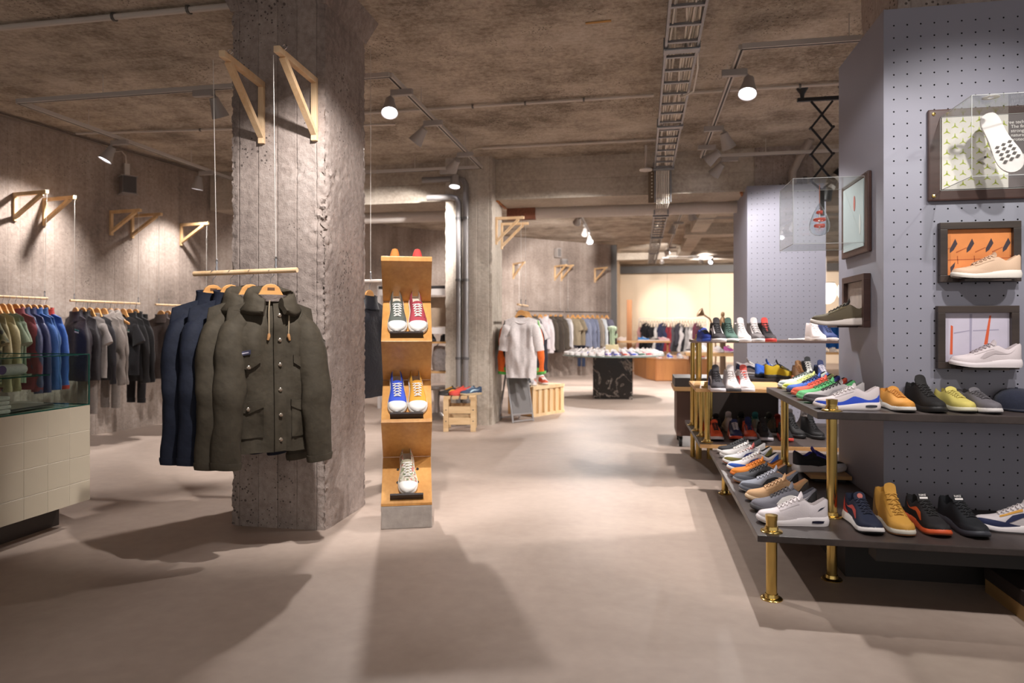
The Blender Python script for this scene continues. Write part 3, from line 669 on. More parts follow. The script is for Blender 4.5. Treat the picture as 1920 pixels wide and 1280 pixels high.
def hanger(loc, rz, label, group=None, stamp=False, m=None):
    b, h = hanger_meshes(); t = thing('coat_hanger', label, 'hanger', loc, rz, group)
    link('shoulder_bar', b, m or HANG_W, t); link('hook', h, STEEL, t)
    if stamp: part('stamp', MB().box(-.018, .018, -.0085, -.0065, .004, .018), mat('#5d3c20', .7), t)
    return t
SHO = .215
def shoulder_z(x): return -.022 - .070 * (min(abs(x), .26) / SHO) ** 1.1
GK = {
 # length, half widths (s, w), half depth, sleeve: None / (length, r0, r1), neck, fold amount
 'tee':    dict(L=.68, W=[(0, .205), (.12, .225), (.3, .235), (1, .24)], D=.038, sl=(.24, .085, .088), neck='crew', fold=.012),
 'long':   dict(L=.68, W=[(0, .205), (.12, .225), (.3, .24), (.9, .24), (1, .225)], D=.04, sl=(.60, .082, .048), neck='crew', fold=.012),
 'hoodie': dict(L=.68, W=[(0, .205), (.12, .23), (.3, .25), (.88, .25), (1, .225)], D=.045, sl=(.62, .09, .05), neck='hood', fold=.014),
 'jacket': dict(L=.72, W=[(0, .205), (.12, .235), (.3, .255), (1, .255)], D=.05, sl=(.62, .09, .06), neck='stand', fold=.012),
 'coat':   dict(L=.84, W=[(0, .21), (.12, .235), (.3, .26), (1, .28)], D=.05, sl=(.64, .09, .06), neck='stand', fold=.014),
 'vest':   dict(L=.70, W=[(0, .19), (.1, .20), (.3, .245), (1, .25)], D=.06, sl=None, neck='stand', fold=.01, puff=9),
 'puffer': dict(L=.72, W=[(0, .205), (.12, .235), (.3, .26), (.95, .26), (1, .24)], D=.065, sl=(.64, .10, .065), neck='stand', fold=.006, puff=9),
 'parka':  dict(L=.83, W=[(0, .21), (.10, .222), (.3, .23), (.55, .232), (1, .25)], D=.056, sl=(.76, .090, .066), neck='parka', fold=.014),
 'blouson':dict(L=.82, W=[(0, .21), (.10, .222), (.3, .232), (.9, .24), (1, .235)], D=.056, sl=(.74, .084, .062), neck='stand', fold=.014),
 'trousers': dict(L=.62, W=[(0, .14), (.1, .15), (.5, .14), (1, .125)], D=.02, sl=None, neck=None, fold=.006, flat=True),
 'dress':  dict(L=.95, W=[(0, .13), (.2, .16), (.35, .15), (1, .26)], D=.05, sl=None, neck='strap', fold=.03),
 'jersey': dict(L=.78, W=[(0, .195), (.12, .20), (.28, .20), (.9, .185), (1, .18)], D=.05, sl=(.34, .085, .075), neck='scoop', fold=.016),
}
def body_pt(K, ph, s, seed=0.0):
    W = curve(K['W'], s); D = K['D'] * (.22 + .78 * smooth01(s / .22)); cx, sy = math.cos(ph), math.sin(ph)
    x = W * (abs(cx) ** .85) * (1 if cx >= 0 else -1); y = D * (abs(sy) ** .8) * (1 if sy >= 0 else -1)
    z0 = 0 if K.get('flat') else shoulder_z(x); z = z0 * (1 - s) ** 1.0 - s * K['L'] + (0 if not K.get('flat') else -.09 * (1 - s))
    if K['neck'] in ('scoop', 'crew') and sy < 0: z -= (.075 if K['neck'] == 'scoop' else .05) * math.exp(-(x / .07) ** 4) * (1 - smooth01(s / .12))
    if K['neck'] == 'strap': z += -.14 * (1 - s)
    f = K['fold'] * smooth01(s / .3)
    nn = noise.noise(Vector((x * 9 + seed, s * 1.8, seed * 1.7 + (3 if sy > 0 else 0)))); n2 = noise.noise(Vector((x * 22 + seed, s * 5 + seed, 5.1)))
    y += (nn * 2.6 + n2 * 1.3) * f * (1 if abs(sy) > .2 else .4); x += n2 * f * .25; z += nn * f * .5 * s
    if K.get('puff'): k = .5 + .5 * abs(math.sin(s * K['puff'] * PI)) ** .5; y *= .72 + .28 * k; x *= .965 + .035 * k
    return Vector((x, y, z))
def garment_meshes(kind, var=0):
    key = ('g', kind, var)
    if key in _SM: return _SM[key]
    K = GK[kind]; R = {}; seed = var * 7.3 + 1; fine = kind in ('parka', 'blouson', 'jersey')
    nr, na = (40, 56) if fine else (20, 32)
    rows = [[body_pt(K, 2 * PI * j / na, i / nr, seed) for j in range(na)] for i in range(nr + 1)]
    R['body'] = MB().rings(rows, True, True).mesh('body', 70)
    if K['sl']:
        sl, r0, r1 = K['sl']
        for sg, key2 in ((-1, 'sleeve_l'), (1, 'sleeve_r')):
            n, m = (26, 20) if fine else (14, 14); rr = []
            for i in range(n + 1):
                t = i / n; ang = lerp(1.0, .10, smooth01(t * 2.2)) if sl > .4 else lerp(.9, .45, t) if sl < .3 else lerp(.8, .15, t)
                # integrate the centre line
                if i == 0: c = Vector((sg * (SHO - .085), 0, shoulder_z(SHO) - .066)); 
                else: c = c + Vector((sg * math.sin(ang) * sl / n * (.5 if fine else .72), (-.075 * 2 / n if t > .1 and t < .6 else 0) if kind in ('parka', 'blouson') else 0, -math.cos(ang) * sl / n))
                r = lerp(r0, r1, t) * lerp(.66, 1, smooth01(t * 5)); ring = []
                tx = Vector((math.cos(ang), 0, sg * math.sin(ang)))
                for k in range(m):
                    a = 2 * PI * k / m; p = c + tx * (math.cos(a) * r) + Vector((0, math.sin(a) * r * (.66 if fine else .40), 0))
                    q = (1.0 if fine else 1.8) * noise.noise(Vector((p.x * 8 + seed, p.z * (9 if fine else 8.4), seed + sg + math.sin(a)))); p += Vector((math.cos(a), math.sin(a) * .7, 0)) * q * K['fold'] * .9
                    if K.get('puff'): p = c + (p - c) * (.88 + .12 * abs(math.sin(t * 8 * PI)) ** .5)
                    ring.append(p)
                rr.append(ring)
            R[key2] = MB().rings(rr).mesh('sleeve', 70)
            cr = rr[-2:]; ctr = sum(cr[-1], Vector()) / m
            cuff = [[ctr + (p - ctr) * k + Vector((0, 0, dz)) for p in cr[-1]] for k, dz in ((1.06, .0), (1.07, -.012), (1.0, -.035), (.9, -.036))]
            R[key2.replace('sleeve', 'cuff')] = MB().rings(cuff).mesh('cuff', 60)
    # hem
    if K['neck'] != 'strap' and not K.get('flat'):
        h = rows[-1]; c0 = sum(h, Vector()) / na; R['hem'] = MB().rings([[c0 + (p - c0) * k + Vector((0, 0, dz)) for p in h] for k, dz in ((1.015, .015), (1.02, 0), (.99, -.028), (.95, -.028))]).mesh('hem_band', 60)
    nk = K['neck']
    def ring_tube(a, b, c, r, a0, a1, n=24, flat=1.0, dip=0.0, m=8):
        pts = []
        for k in range(n + 1):
            t = lerp(a0, a1, k / n); pts.append(Vector((a * math.sin(t), c[1] + b * math.cos(t), c[2] - dip * (.5 - .5 * math.cos(t)))))
        return MB().tube(pts, r, m, flat=flat)
    if nk in ('crew', 'scoop'): R['collar'] = ring_tube(.078, .03, (0, 0, -.052), .009, 0, 2 * PI, 28, dip=.045 if nk == 'crew' else .075).mesh('neck_band', 70)
    elif nk == 'stand':
        mb = MB(); rr = []
        for z, k in ((-.085, 1.2), (-.05, 1.05), (-.01, .95), (.012, .98), (.012, .80), (-.05, .82)):
            rr.append([Vector((.088 * k * math.sin(2 * PI * j / 28), .05 * k * math.cos(2 * PI * j / 28) + .004, z - .022 * (.5 - .5 * math.cos(2 * PI * j / 28)))) for j in range(28)])
        R['collar'] = mb.rings(rr, False, False).mesh('collar', 70)
    if nk in ('hood', 'parka'):
        big = 1.0 if nk == 'parka' else .85; mb = MB(); rr = []
        # folded hood: thick roll round the neck, open at the front, and a bag down the back
        n = 26
        for k in range(n + 1):
            t = lerp(-2.75, 2.75, k / n); c = Vector((.105 * big * math.sin(t), .012 + .072 * big * math.cos(t), -.035 - .05 * (.5 - .5 * math.cos(t)) + .004 * math.sin(5 * t)))
            out = Vector((math.sin(t), math.cos(t), 0)).normalized(); hgt = lerp(.070, .055, (.5 - .5 * math.cos(t))) * big; thk = .030 * big
            if abs(t) > 2.5: hgt *= .8; thk *= .8
            rr.append([c + out * (math.cos(a) * thk) + Vector((0, 0, math.sin(a) * hgt)) + out * (.028 * (math.sin(a) < -.2)) for a in [2 * PI * q / 12 for q in range(12)]])
        R['hood'] = mb.rings(rr).mesh('hood', 70)
        mb = MB(); rr = []
        for i in range(9):
            v = i / 8; z = lerp(.0, -.24 * big, v); w = .12 * big * math.sin(PI * lerp(.25, .97, v)) ** .6; d = .055 * math.sin(PI * lerp(.2, .96, v)) ** .7
            rr.append([Vector((w * math.cos(2 * PI * j / 18), K['D'] * .75 + d * .6 + d * math.sin(2 * PI * j / 18), z - .03)) for j in range(18)])
        R['hood_back'] = mb.rings(rr).mesh('hood_bag', 70)
    if nk == 'strap':
        mb = MB()
        for sg in (-1, 1): mb.tube([(sg * .085, -.012, -.235), (sg * .085, -.01, -.06), (sg * .085, 0, -.052), (sg * .085, .01, -.06), (sg * .085, .012, -.235)], .006, 6)
        R['collar'] = mb.mesh('straps', 60)
    _SM[key] = R; return R
def front_patch(K, x0, x1, s0, s1, off=.006, nx=6, ns=6, seed=1.0, flap=0.0, skew=0.0):
    """thin panel lying on the front of a garment; flap > 0 draws the lower edge to a point"""
    mb = MB(); G = []
    for i in range(ns + 1):
        row = []
        for j in range(nx + 1):
            t = j / nx; x = lerp(x0, x1, t); s = lerp(s0, s1 + flap * (1 - abs(2 * t - 1)), i / ns); x += skew * i / ns
            W = curve(K['W'], s); q = min(.999, abs(x) / W); ph = -math.acos(q ** (1 / .85)); ph = ph if x >= 0 else -PI - ph
            p = body_pt(K, ph, s, seed); row.append(p + Vector((0, -off, 0)))
        G.append(row)
    back = [[p + Vector((0, off * .9, 0)) for p in r] for r in G]
    mb.rings(G, False, False, closed=False)
    rim = [G[0][j] for j in range(nx + 1)] + [G[i][nx] for i in range(1, ns + 1)] + [G[ns][j] for j in range(nx - 1, -1, -1)] + [G[i][0] for i in range(ns - 1, 0, -1)]
    mb.rings([rim, [p + Vector((0, off * .9, 0)) for p in rim]], False, False)
    return mb
def front_pt(K, x, s, off, seed):
    W = curve(K['W'], s); ph = -math.acos(min(.999, abs(x) / W) ** (1 / .85)); ph = ph if x >= 0 else -PI - ph
    return body_pt(K, ph, s, seed) + Vector((0, -off, 0))
def garment(kind, loc, rz, col, label, cat, group=None, name=None, var=0, sleeve=None, trim=None, m=None, hood=None, badge=None):
    R = garment_meshes(kind, var); t = thing(name or kind, label, cat, loc, rz, group); mm = m or (quilt(col) if kind in ('vest', 'puffer') else cloth(col)); sm = cloth(sleeve) if sleeve else mm; tm = cloth(trim) if trim else mm
    link('body', R['body'], mm, t)
    for k in ('sleeve_l', 'sleeve_r'):
        if k in R:
            s = link('sleeve', R[k], sm, t)
            if kind not in ('tee', 'jersey'): link('cuff', R[k.replace('sleeve', 'cuff')], tm, s)
    if 'hem' in R and kind in ('long', 'hoodie', 'blouson', 'puffer', 'jacket'): link('hem_band', R['hem'], tm, t)
    if 'collar' in R: link({'crew': 'neck_band', 'scoop': 'neck_band', 'stand': 'collar', 'strap': 'straps'}[GK[kind]['neck']], R['collar'], tm, t)
    if badge:
        K = GK[kind]; sd = var * 7.3 + 1
        part('badge', front_patch(K, .10, .15, .20, .225, .006, 3, 2, sd), mat(badge, .6), t); part('badge', front_patch(K, .10, .15, .226, .245, .006, 3, 2, sd), mat('#d8d2cc', .6), t)
    if 'hood' in R:
        h = link('hood', R['hood'], cloth(hood) if hood else mm, t); link('hood_bag', R['hood_back'], mm, h)
    return t
# ------------------------------------------------------------------ brackets, rails
PINE = wood('#cfa678', '#e6c8a2', .6, 7, (1, 1, .12)); PINE_L = wood('#bd9362', '#d9b78a', .55, 7, (1, 1, .12)); CHROME = mat('#c9c9cc', .2, 1.0)
ORD = ['first', 'second', 'third', 'fourth', 'fifth', 'sixth', 'seventh', 'eighth', 'ninth', 'tenth', 'eleventh', 'twelfth', 'thirteenth', 'fourteenth', 'fifteenth', 'sixteenth', 'seventeenth', 'eighteenth', 'nineteenth', 'twentieth', 'twenty-first', 'twenty-second', 'twenty-third', 'twenty-fourth', 'twenty-fifth', 'twenty-sixth', 'twenty-seventh', 'twenty-eighth', 'twenty-ninth', 'thirtieth', 'thirty-first', 'thirty-second', 'thirty-third', 'thirty-fourth']
def bracket(loc, rz, label, arm=.46, high=.36, group=None, m=None):
    """timber angle bracket; arm points along local -Y from the wall at y = 0, top of the arm at z = 0"""
    m = m or PINE; t = thing('wall_bracket', label, 'bracket', loc, rz, group); b = .034
    part('arm', MB().box(-b / 2, b / 2, -arm, 0, -b, 0), m, t, bevel=.002)
    part('post', MB().box(-b / 2, b / 2, -.026, 0, -high, -b), m, t, bevel=.002)
    part('brace', MB().bar((0, -arm + .07, -b), (0, -.02, -high + .045), b, .03), m, t)
    part('eye_hook', MB().tube([(.03 + .012 * math.cos(a), -arm + .03, .004 + .012 * math.sin(a)) for a in [2 * PI * k / 10 for k in range(11)]], .003, 6), CHROME, t, smooth=60)
    return t
def hanging_rail(a, b, label, tops, r=.0135, m=None):
    """round timber rail a-b on two thin cables that go up to the points in tops"""
    a = Vector(a); b = Vector(b); t = thing('hanging_rail', label, 'clothes rail', a)
    part('rod', MB().tube([Vector((0, 0, 0)), b - a], r, 14), m or PINE, t, smooth=50)
    for q in tops:
        q = Vector(q); k = (q - a).dot(b - a) / (b - a).length_squared; p = (b - a) * max(.02, min(.98, k))
        part('cable', MB().tube([p + Vector((0, 0, r)), q - a], .0018, 5), mat('#cfcac4', .4, .3), t, smooth=60)
        part('cable_clamp', MB().lathe([(.006, r - .002), (.008, r + .012), (.004, r + .03), (.008, r + .045), (.004, r + .06)], 10, Matrix.Translation(p)), CHROME, t, smooth=40)
    return t
# pillar rail and its two brackets
for x, lab in ((-2.20, 'timber bracket on the near pillar, left one with its cable'), (-1.86, 'timber bracket on the near pillar, right one near the lit edge')):
    bracket((x - .02, PY0, 2.66), (.10 if x < -2 else .05), lab, .48, .37)
RZ = 1.487; RY = 3.28
hanging_rail((-2.355, RY + .01, RZ - .004), (-1.745, RY - .01, RZ + .006), 'short timber rail carrying four parkas before the near pillar', [(-2.235, RY + .0, 2.62), (-1.885, RY, 2.62)])

# ------------------------------------------------------------------ four parkas on the pillar rail
PKC = {'olive': '#413a2f', 'navy': '#181d2c'}
def parka(kind, loc, rz, col, label, var, detail=True):
    K = GK[kind]; seed = var * 7.3 + 1
    m = mat(PKC[col], .78, grain=.12, scale=30, bump=.9, bscale=11, spec=.3)
    t = garment(kind, loc, rz, None, label, 'jacket', 'parkas on the pillar rail', name='parka', var=var, m=m)
    SNAP = mat('#b9ab9c', .25, .9); dk = mat('#26231e', .8)
    def snap(x, s, off=.012, par=t): part('snap', MB().lathe([(.0, 0), (.009, 0), (.010, .003), (.0055, .006), (0, .006)], 12, Matrix.Translation(front_pt(K, x, s, off, seed)) @ Matrix.Rotation(PI / 2, 4, 'X'), cap=False), SNAP, par, smooth=40)
    pl = part('placket', front_patch(K, .005, .062, .04, .995, .011, 4, 40, seed), m, t, smooth=60)
    for s in (.12, .28, .44, .60, .76, .92): snap(.034, s, .015, pl)
    for x0, x1, s0, s1, fl in ((-.185, -.065, .36, .41, .035), (.10, .215, .36, .41, .035)):      # chest flaps
        f = part('pocket_flap', front_patch(K, x0, x1, s0, s1, .011, 8, 5, seed, fl), m, t, smooth=60); snap((x0 + x1) / 2, s1 + fl * .5, .016, f)
    for x0, x1 in ((-.20, -.05), (.09, .235)):                                                  # patch pockets with flaps
        pk = part('pocket', front_patch(K, x0, x1, .68, .90, .007, 8, 8, seed), m, t, smooth=60)
        f = part('flap', front_patch(K, x0 - .004, x1 + .004, .655, .70, .013, 8, 5, seed, .035), m, pk, smooth=60); snap((x0 + x1) / 2, .705, .017, f)
    if kind == 'parka':
        p = part('name_patch', front_patch(K, -.19, -.115, .315, .343, .010, 6, 2, seed), mat('#3f3f55', .6), t, smooth=60)
        part('stitching', front_patch(K, -.18, -.125, .325, .333, .012, 8, 1, seed), mat('#b9b4c4', .7), p, smooth=60)
        for sg, dz in ((-1, .17), (1, .155)):
            a = front_pt(K, .03 + sg * .045, .03, .03, seed)
            part('drawcord', MB().tube([a, a + Vector((sg * .006, -.01, -.05)), a + Vector((sg * .004, -.004, -dz))], .0035, 6), mat('#a08e75', .8), t, smooth=60)
            q = a + Vector((sg * .004, -.004, -dz)); part('cord_end', MB().tube([q, q + Vector((0, 0, -.012)), q + Vector((sg * .006, 0, -.035))], [.005, .009, .006], 8), mat('#a5774a', .7), t, smooth=60)
        part('hood_lining', MB().lathe([(.0, 0), (.07, .0), (.085, .035)], 20, Matrix.Translation((0, .012, -.055)) @ Matrix.Diagonal((1, .7, 1, 1)), cap=False), mat('#8a7c76', .8, bump=.4, scale=60), t, smooth=60)
    return t
hx = [-2.235, -2.13, -2.012, -1.893]
for i, (kind, col, var, lab) in enumerate((('blouson', 'navy', 1, 'navy blue parka at the back of the row before the pillar'), ('blouson', 'navy', 0, 'navy blue parka beside the olive ones before the pillar'),
                                          ('parka', 'olive', 1, 'olive green parka behind the front one before the pillar'), ('parka', 'olive', 0, 'olive green hooded parka with pockets and snaps, front of the row'))):
    rz = (1.02, .98, .90, .74)[i]; y = RY - .004 * i
    loc = (hx[i], y, RZ - HANG_DROP + .003)
    parka(kind, loc, rz, col, lab, var)
    hanger(loc, rz, 'pale wooden hanger with dark stamp holding the %s' % ['rearmost navy parka', 'front navy parka', 'rear olive parka', 'front olive parka'][i], 'hangers of the parkas', stamp=True)

# ------------------------------------------------------------------ zigzag shoe stand
SW = wood('#b47c3e', '#d6a05e', .35, 5, (1, 1, .1), bump=.03)
STR = .33; STM = Matrix.Translation((-1.362, 3.87, 0)) @ Matrix.Rotation(STR, 4, 'Z')
st = thing('display_stand', 'tall zigzag honey wood display stand on a concrete block', 'display stand', (-1.362, 3.87, 0), STR)
HWd = .150; FY, BY = 0.0, .27; TH = .026
zs = [(FY, 1.60), (BY, 1.357), (FY, 1.112), (BY, .862), (FY, .632), (BY, .376), (FY, .150)]
part('concrete_base', MB().box(-HWd, HWd, .0, .30, 0, .136), mat('#a39a93', .85, grain=.12, scale=20, bump=.3), st, bevel=.006)
def board(a, b, name):
    d = Vector((0, b[0] - a[0], b[1] - a[1])); n = Vector((0, -d.z, d.y)).normalized();
    if n.y > 0: n = -n
    A = Vector((0, *a)); B = Vector((0, *b)); P = []
    for e in (A, B):
        for off in (0, TH):
            for x in (-HWd, HWd): P.append(e - n * off + Vector((x, 0, 0)))
    part(name, MB().add(P, [(0, 1, 3, 2), (4, 6, 7, 5), (0, 4, 5, 1), (2, 3, 7, 6), (0, 2, 6, 4), (1, 5, 7, 3)]), SW, st, bevel=.002)
for k in range(6): board(zs[k], zs[k + 1], 'lower_panel' if k % 2 == 0 else 'shelf_panel')
part('top_panel', MB().add([(-HWd, -.004, 1.613), (HWd, -.004, 1.613), (HWd, .27, 1.45), (-HWd, .27, 1.45), (-HWd, -.004, 1.588), (HWd, -.004, 1.588), (HWd, .27, 1.425), (-HWd, .27, 1.425)], [(0, 1, 2, 3), (4, 7, 6, 5), (0, 4, 5, 1), (1, 5, 6, 2), (2, 6, 7, 3), (3, 7, 4, 0)]), SW, st, bevel=.002)
part('foot', MB().box(-HWd, HWd, .0, .29, .136, .152), SW, st, bevel=.002)
LED = mat('#2b211f', .5)
SHELFN = {}
for (by, bz), (fy, fz), xo, n in ((zs[1], zs[2], .0, 0), (zs[3], zs[4], 0, 1), (zs[5], zs[6], 0, 2)):
    d = Vector((0, fy - by, fz - bz)).normalized(); nrm = Vector((0, d.z, -d.y)).normalized()
    if nrm.z < 0: nrm = -nrm
    B = Vector((0, by, bz)); L = math.hypot(by - fy, bz - fz); SHELFN[n] = (B, d, nrm, L)
    c = B + d * (L - .035); part('ledge', MB().bar(c + Vector((-.098, 0, 0)) + nrm * .022, c + Vector((.098, 0, 0)) + nrm * .022, .012, .044, up=nrm), LED, st, bevel=.001)
B, d, nrm, L = SHELFN[2]
for x in (-.055, .065):
    for q in (.10, .20): part('bolt', MB().lathe([(.009, 0), (.008, .005), (.0, .006)], 12, Matrix.Translation(B + d * q + Vector((x, 0, 0))) @ nrm.to_track_quat('Z', 'Y').to_matrix().to_4x4()), mat('#2a2725', .4, .5), st, smooth=40)
def on_stand(n, x, C, label, fabric=None, roll=0):
    B, d, nrm, L = SHELFN[n]; c = STM @ (Vector((x, 0, 0)) + B + d * (L - .046 - .165) + nrm * .0015)
    ang = math.atan2(-d.z, -d.y)
    shoe('canvas', c, -PI / 2 + roll + STR, C, label, 'canvas sneakers on the zigzag stand', tilt=(ang, 0), fabric=fabric, scale=1.07)
cv = lambda u, l='#c9b9a9': dict(upper=u, sole='#ece8e2', out='#b7a48c', toe='#efece7', lace='#efebe4', lin=l, tongue=u)
on_stand(0, -.062, cv('#5d625c'), 'grey green canvas sneaker with white laces on the top shelf of the stand')
on_stand(0, .058, cv('#a8434e'), 'red canvas sneaker with white laces on the top shelf of the stand', roll=.04)
on_stand(1, -.062, cv('#3f5bd0'), 'royal blue canvas sneaker on the middle shelf of the stand')
on_stand(1, .056, cv('#e0a23c'), 'mustard yellow canvas sneaker on the middle shelf of the stand', roll=.04)
def floral():
    m, nt, b = new_mat('floral_canvas'); b.inputs['Roughness'].default_value = .8
    tc = N(nt, 'ShaderNodeTexCoord'); vo = N(nt, 'ShaderNodeTexVoronoi', Scale=95.0); nt.links.new(tc.outputs['Object'], vo.inputs[0])
    r = N(nt, 'ShaderNodeValToRGB'); r.color_ramp.interpolation = 'CONSTANT'; e = r.color_ramp.elements
    cols = ['#b9b09c', '#8f9a6c', '#c9c2b4', '#b8706a', '#a8a892', '#6f7a5a', '#d3c9ba']
    e[0].color = (*lin(cols[0]), 1); e[1].position = .15; e[1].color = (*lin(cols[1]), 1)
    for i, c in enumerate(cols[2:]): q = e.new(.3 + .14 * i); q.color = (*lin(c), 1)
    sp = N(nt, 'ShaderNodeSeparateColor'); nt.links.new(vo.outputs['Color'], sp.inputs[0]); nt.links.new(sp.outputs[0], r.inputs[0]); nt.links.new(r.outputs[0], b.inputs['Base Color']); return m
fl = floral(); on_stand(2, .0, dict(cv('#b0a890'), tongue='#bcb49c'), 'flower patterned canvas sneaker alone on the lowest shelf of the stand', fabric=fl)
ang = math.atan2(.163, .274)
for x, c, lab in ((-.075, '#c47a3c', 'tan suede shoe seen from its heel on top of the stand'), (.06, '#d2433f', 'red suede shoe seen from its heel on top of the stand')):
    c0 = STM @ Vector((x, .155, 1.613 - .163 * .58 + .002))
    shoe('court', c0, PI / 2 + STR, dict(upper=c, sole=c, lace=c, lin=c, tongue=c), lab, 'suede shoes on top of the stand', tilt=(ang, 0))

# ------------------------------------------------------------------ tiled counter with glass case
ct = thing('shop_counter', 'shop counter clad in beige square tiles on a dark plinth', 'counter', (-3.27, 3.59, 0))
TL = mat('#c4b7a2', .28, grain=.03, scale=3); GR = mat('#d8cfbf', .8)
part('body', MB().box(-.72, -.0025, -2.8, -.0025, .155, .726), GR, ct)
part('plinth', MB().box(-.6, -.19, -2.75, -.03, 0, .155), mat('#3b322d', .5), ct)
tw = .148; rows = [(.155, .275), (.278, .425), (.428, .575), (.578, .726)]
_tm = {}
for i in range(11):
    y1 = -.002 - i * (tw + .003); y0 = y1 - tw
    for j, (z0, z1) in enumerate(rows):
        h = round(z1 - z0, 3)
        if h not in _tm: _tm[h] = MB().box(-.006, 0, -tw / 2, tw / 2, -h / 2, h / 2).mesh('tile', bevel=.0012, bseg=1)
        link('tile', _tm[h], TL, ct, (random.uniform(-.0006, .0004), (y0 + y1) / 2, (z0 + z1) / 2))
for i in range(5):
    for j, (z0, z1) in enumerate(rows): link('tile', _tm[round(z1 - z0, 3)], TL, ct, (-.075 - i * .151, .0, (z0 + z1) / 2), (0, 0, PI / 2))
gc = thing('glass_display_case', 'clear glass display case standing on the tiled counter', 'display case', (-3.27, 3.585, .7265))
GL = glass('#f1f7f4', alpha=.04); GE = mat('#1f4d43', .15)
X0, X1, Y0_, Y1_, ZT = -.70, -.004, -2.6, 0, .307
for nm, bxx in (('top_pane', (X0, X1, Y0_, Y1_, ZT - .008, ZT)), ('bottom_pane', (X0, X1, Y0_, Y1_, 0.0, .008)), ('front_pane', (X1 - .008, X1, Y0_, Y1_, .0085, ZT - .0085)), ('end_pane', (X0, X1 - .0085, -.008, 0, .0085, ZT - .0085)), ('shelf_pane', (X0 + .05, X1 - .02, Y0_, -.26, .196, .204))):
    part(nm, MB().box(*bxx), GL, gc)
for a, b in (((X1, Y0_, ZT), (X1, 0, ZT)), ((X1, 0, 0), (X1, 0, ZT)), ((X1, Y0_, .004), (X1, 0, .004)), ((X0, 0, ZT), (X1, 0, ZT)), ((X0, 0, .004), (X1, 0, .004)), ((X0, 0, 0), (X0, 0, ZT)), ((X1 - .02, Y0_, .2), (X1 - .02, -.26, .2)), ((X0 + .05, -.26, .2), (X1 - .02, -.26, .2))):
    part('polished_edge', MB().bar(a, b, .006, .006), GE, gc)
# things in the case
z0 = .7265 + .0083
t = thing('rolled_shirt', 'rolled white shirt with a round purple sticker on the glass shelf', 'shirt', (-3.42, 3.10, .7265 + .205))
part('roll', MB().tube([(0, -.28, .03), (0, .0, .03), (0, .17, .03), (.0, .185, .03)], [.029, .03, .03, .022], 16), cloth('#d9d3cf'), t, smooth=50)
part('grey_wrap', MB().lathe([(.0312, -.28), (.0312, -.06)], 16, Matrix.Translation((0, 0, .03)) @ Matrix.Rotation(-PI / 2, 4, 'X'), cap=False), cloth('#a9a3a0'), t, smooth=50)
part('sticker', MB().lathe([(.0, 0), (.024, 0), (.024, .003), (.0, .004)], 18, Matrix.Translation((.030, .02, .032)) @ Matrix.Rotation(PI / 2, 4, 'Y'), cap=False), mat('#6a5080', .6), t, smooth=40)
t = thing('laptop', 'closed dark grey laptop lying in the glass case', 'laptop', (-3.47, 3.27, z0), .12)
part('base', MB().box(-.11, .11, -.16, .16, 0, .008), mat('#5f5a58', .4, .4), t, bevel=.003); part('lid', MB().box(-.11, .11, -.16, .16, .009, .016), mat('#4a4544', .4, .4), t, bevel=.003)
for k in range(4):
    tag(part('folded_shirt', MB().box(-.12, .12, -.15, .12, 0, .022), cloth('#dcd5cf'), None, smooth=50, bevel=.009, loc=(-3.45 - .004 * k, 3.0 + .006 * (k % 2), z0 + .0225 * k), rot=(0, 0, .06 * k - .1)), 'folded white shirt in the glass case, %s in its pile' % ['lowest', 'second from the bottom', 'third from the bottom', 'topmost'][k], 'shirt', 'folded white shirts')
t = thing('magazine', 'grey magazine lying near the end of the glass case', 'magazine', (-3.62, 3.45, z0), -.2)
part('pages', MB().box(-.1, .1, -.07, .07, 0, .01), mat('#b8b2ac', .6), t); part('cover', MB().box(-.102, .102, -.072, .072, .0102, .012), mat('#8d8884', .4), t)

# ------------------------------------------------------------------ clothes along the left wall
WR = math.atan2(1, .1323) - PI / 2          # direction of the left wall
def lw(y, off): return Vector((left_x(y) + off, y, 0))
for k, (y, lab) in enumerate(((5.70, 'above the blue clothes, nearest on the left wall'), (6.0, 'above the black quilted vest on the left wall'), (6.78, 'above the grey hoodies on the left wall'), (7.06, 'above the brown jackets on the left wall'), (7.80, 'deepest on the left wall beside the near pillar'))):
    p = lw(y, 0); bracket((p.x, p.y, 2.515), PI / 2 + WR + (.0, -.03, .0, .02, 0)[k], 'timber bracket ' + lab, .44, .28, 'brackets along the left wall', PINE_L)
bracket((left_x(4.7), 4.7, 2.515), PI / 2 + WR, 'timber bracket of the first rail, out of frame on the left wall', .44, .28, 'brackets along the left wall', PINE_L)
LR = ((4.35, 5.665, 1.475, 'blue and camouflage'), (5.9, 6.73, 1.46, 'black and grey'), (6.95, 8.0, 1.452, 'dark brown'))
brk = [(4.7, 5.66), (5.95, 6.72), (7.0, 7.74)]
for (y0, y1, z, lab), (b0, b1) in zip(LR, brk):
    a = lw(y0, .42); b = lw(y1, .42); q0 = lw(b0, .42); q1 = lw(b1, .42)
    hanging_rail((a.x, a.y, z), (b.x, b.y, z - .004), 'timber rail on cables with %s clothes along the left wall' % lab, [(q0.x, q0.y, 2.49), (q1.x, q1.y, 2.49)], .012)
def rack(items, p0, p1, z, base_rz, rail, grp, hang_lab, hm=None, jit=.12):
    n = len(items)
    for i, it in enumerate(items):
        kind, col, nm, desc, cat = it[:5]; kw = it[5] if len(it) > 5 else {}
        f = (i + .5) / n; p = Vector(p0).lerp(Vector(p1), f); rz = base_rz + random.uniform(-jit, jit); loc = (p.x, p.y, z - HANG_DROP + .002)
        garment(kind, loc, rz, col, '%s, %s on the %s' % (desc, ORD[i] + ' from the left' if True else '', rail), cat, grp, name=nm, var=i % 3, **kw)
        hanger(loc, rz, '%s, %s from the left' % (hang_lab, ORD[i]), 'hangers: ' + grp, m=hm)
    return
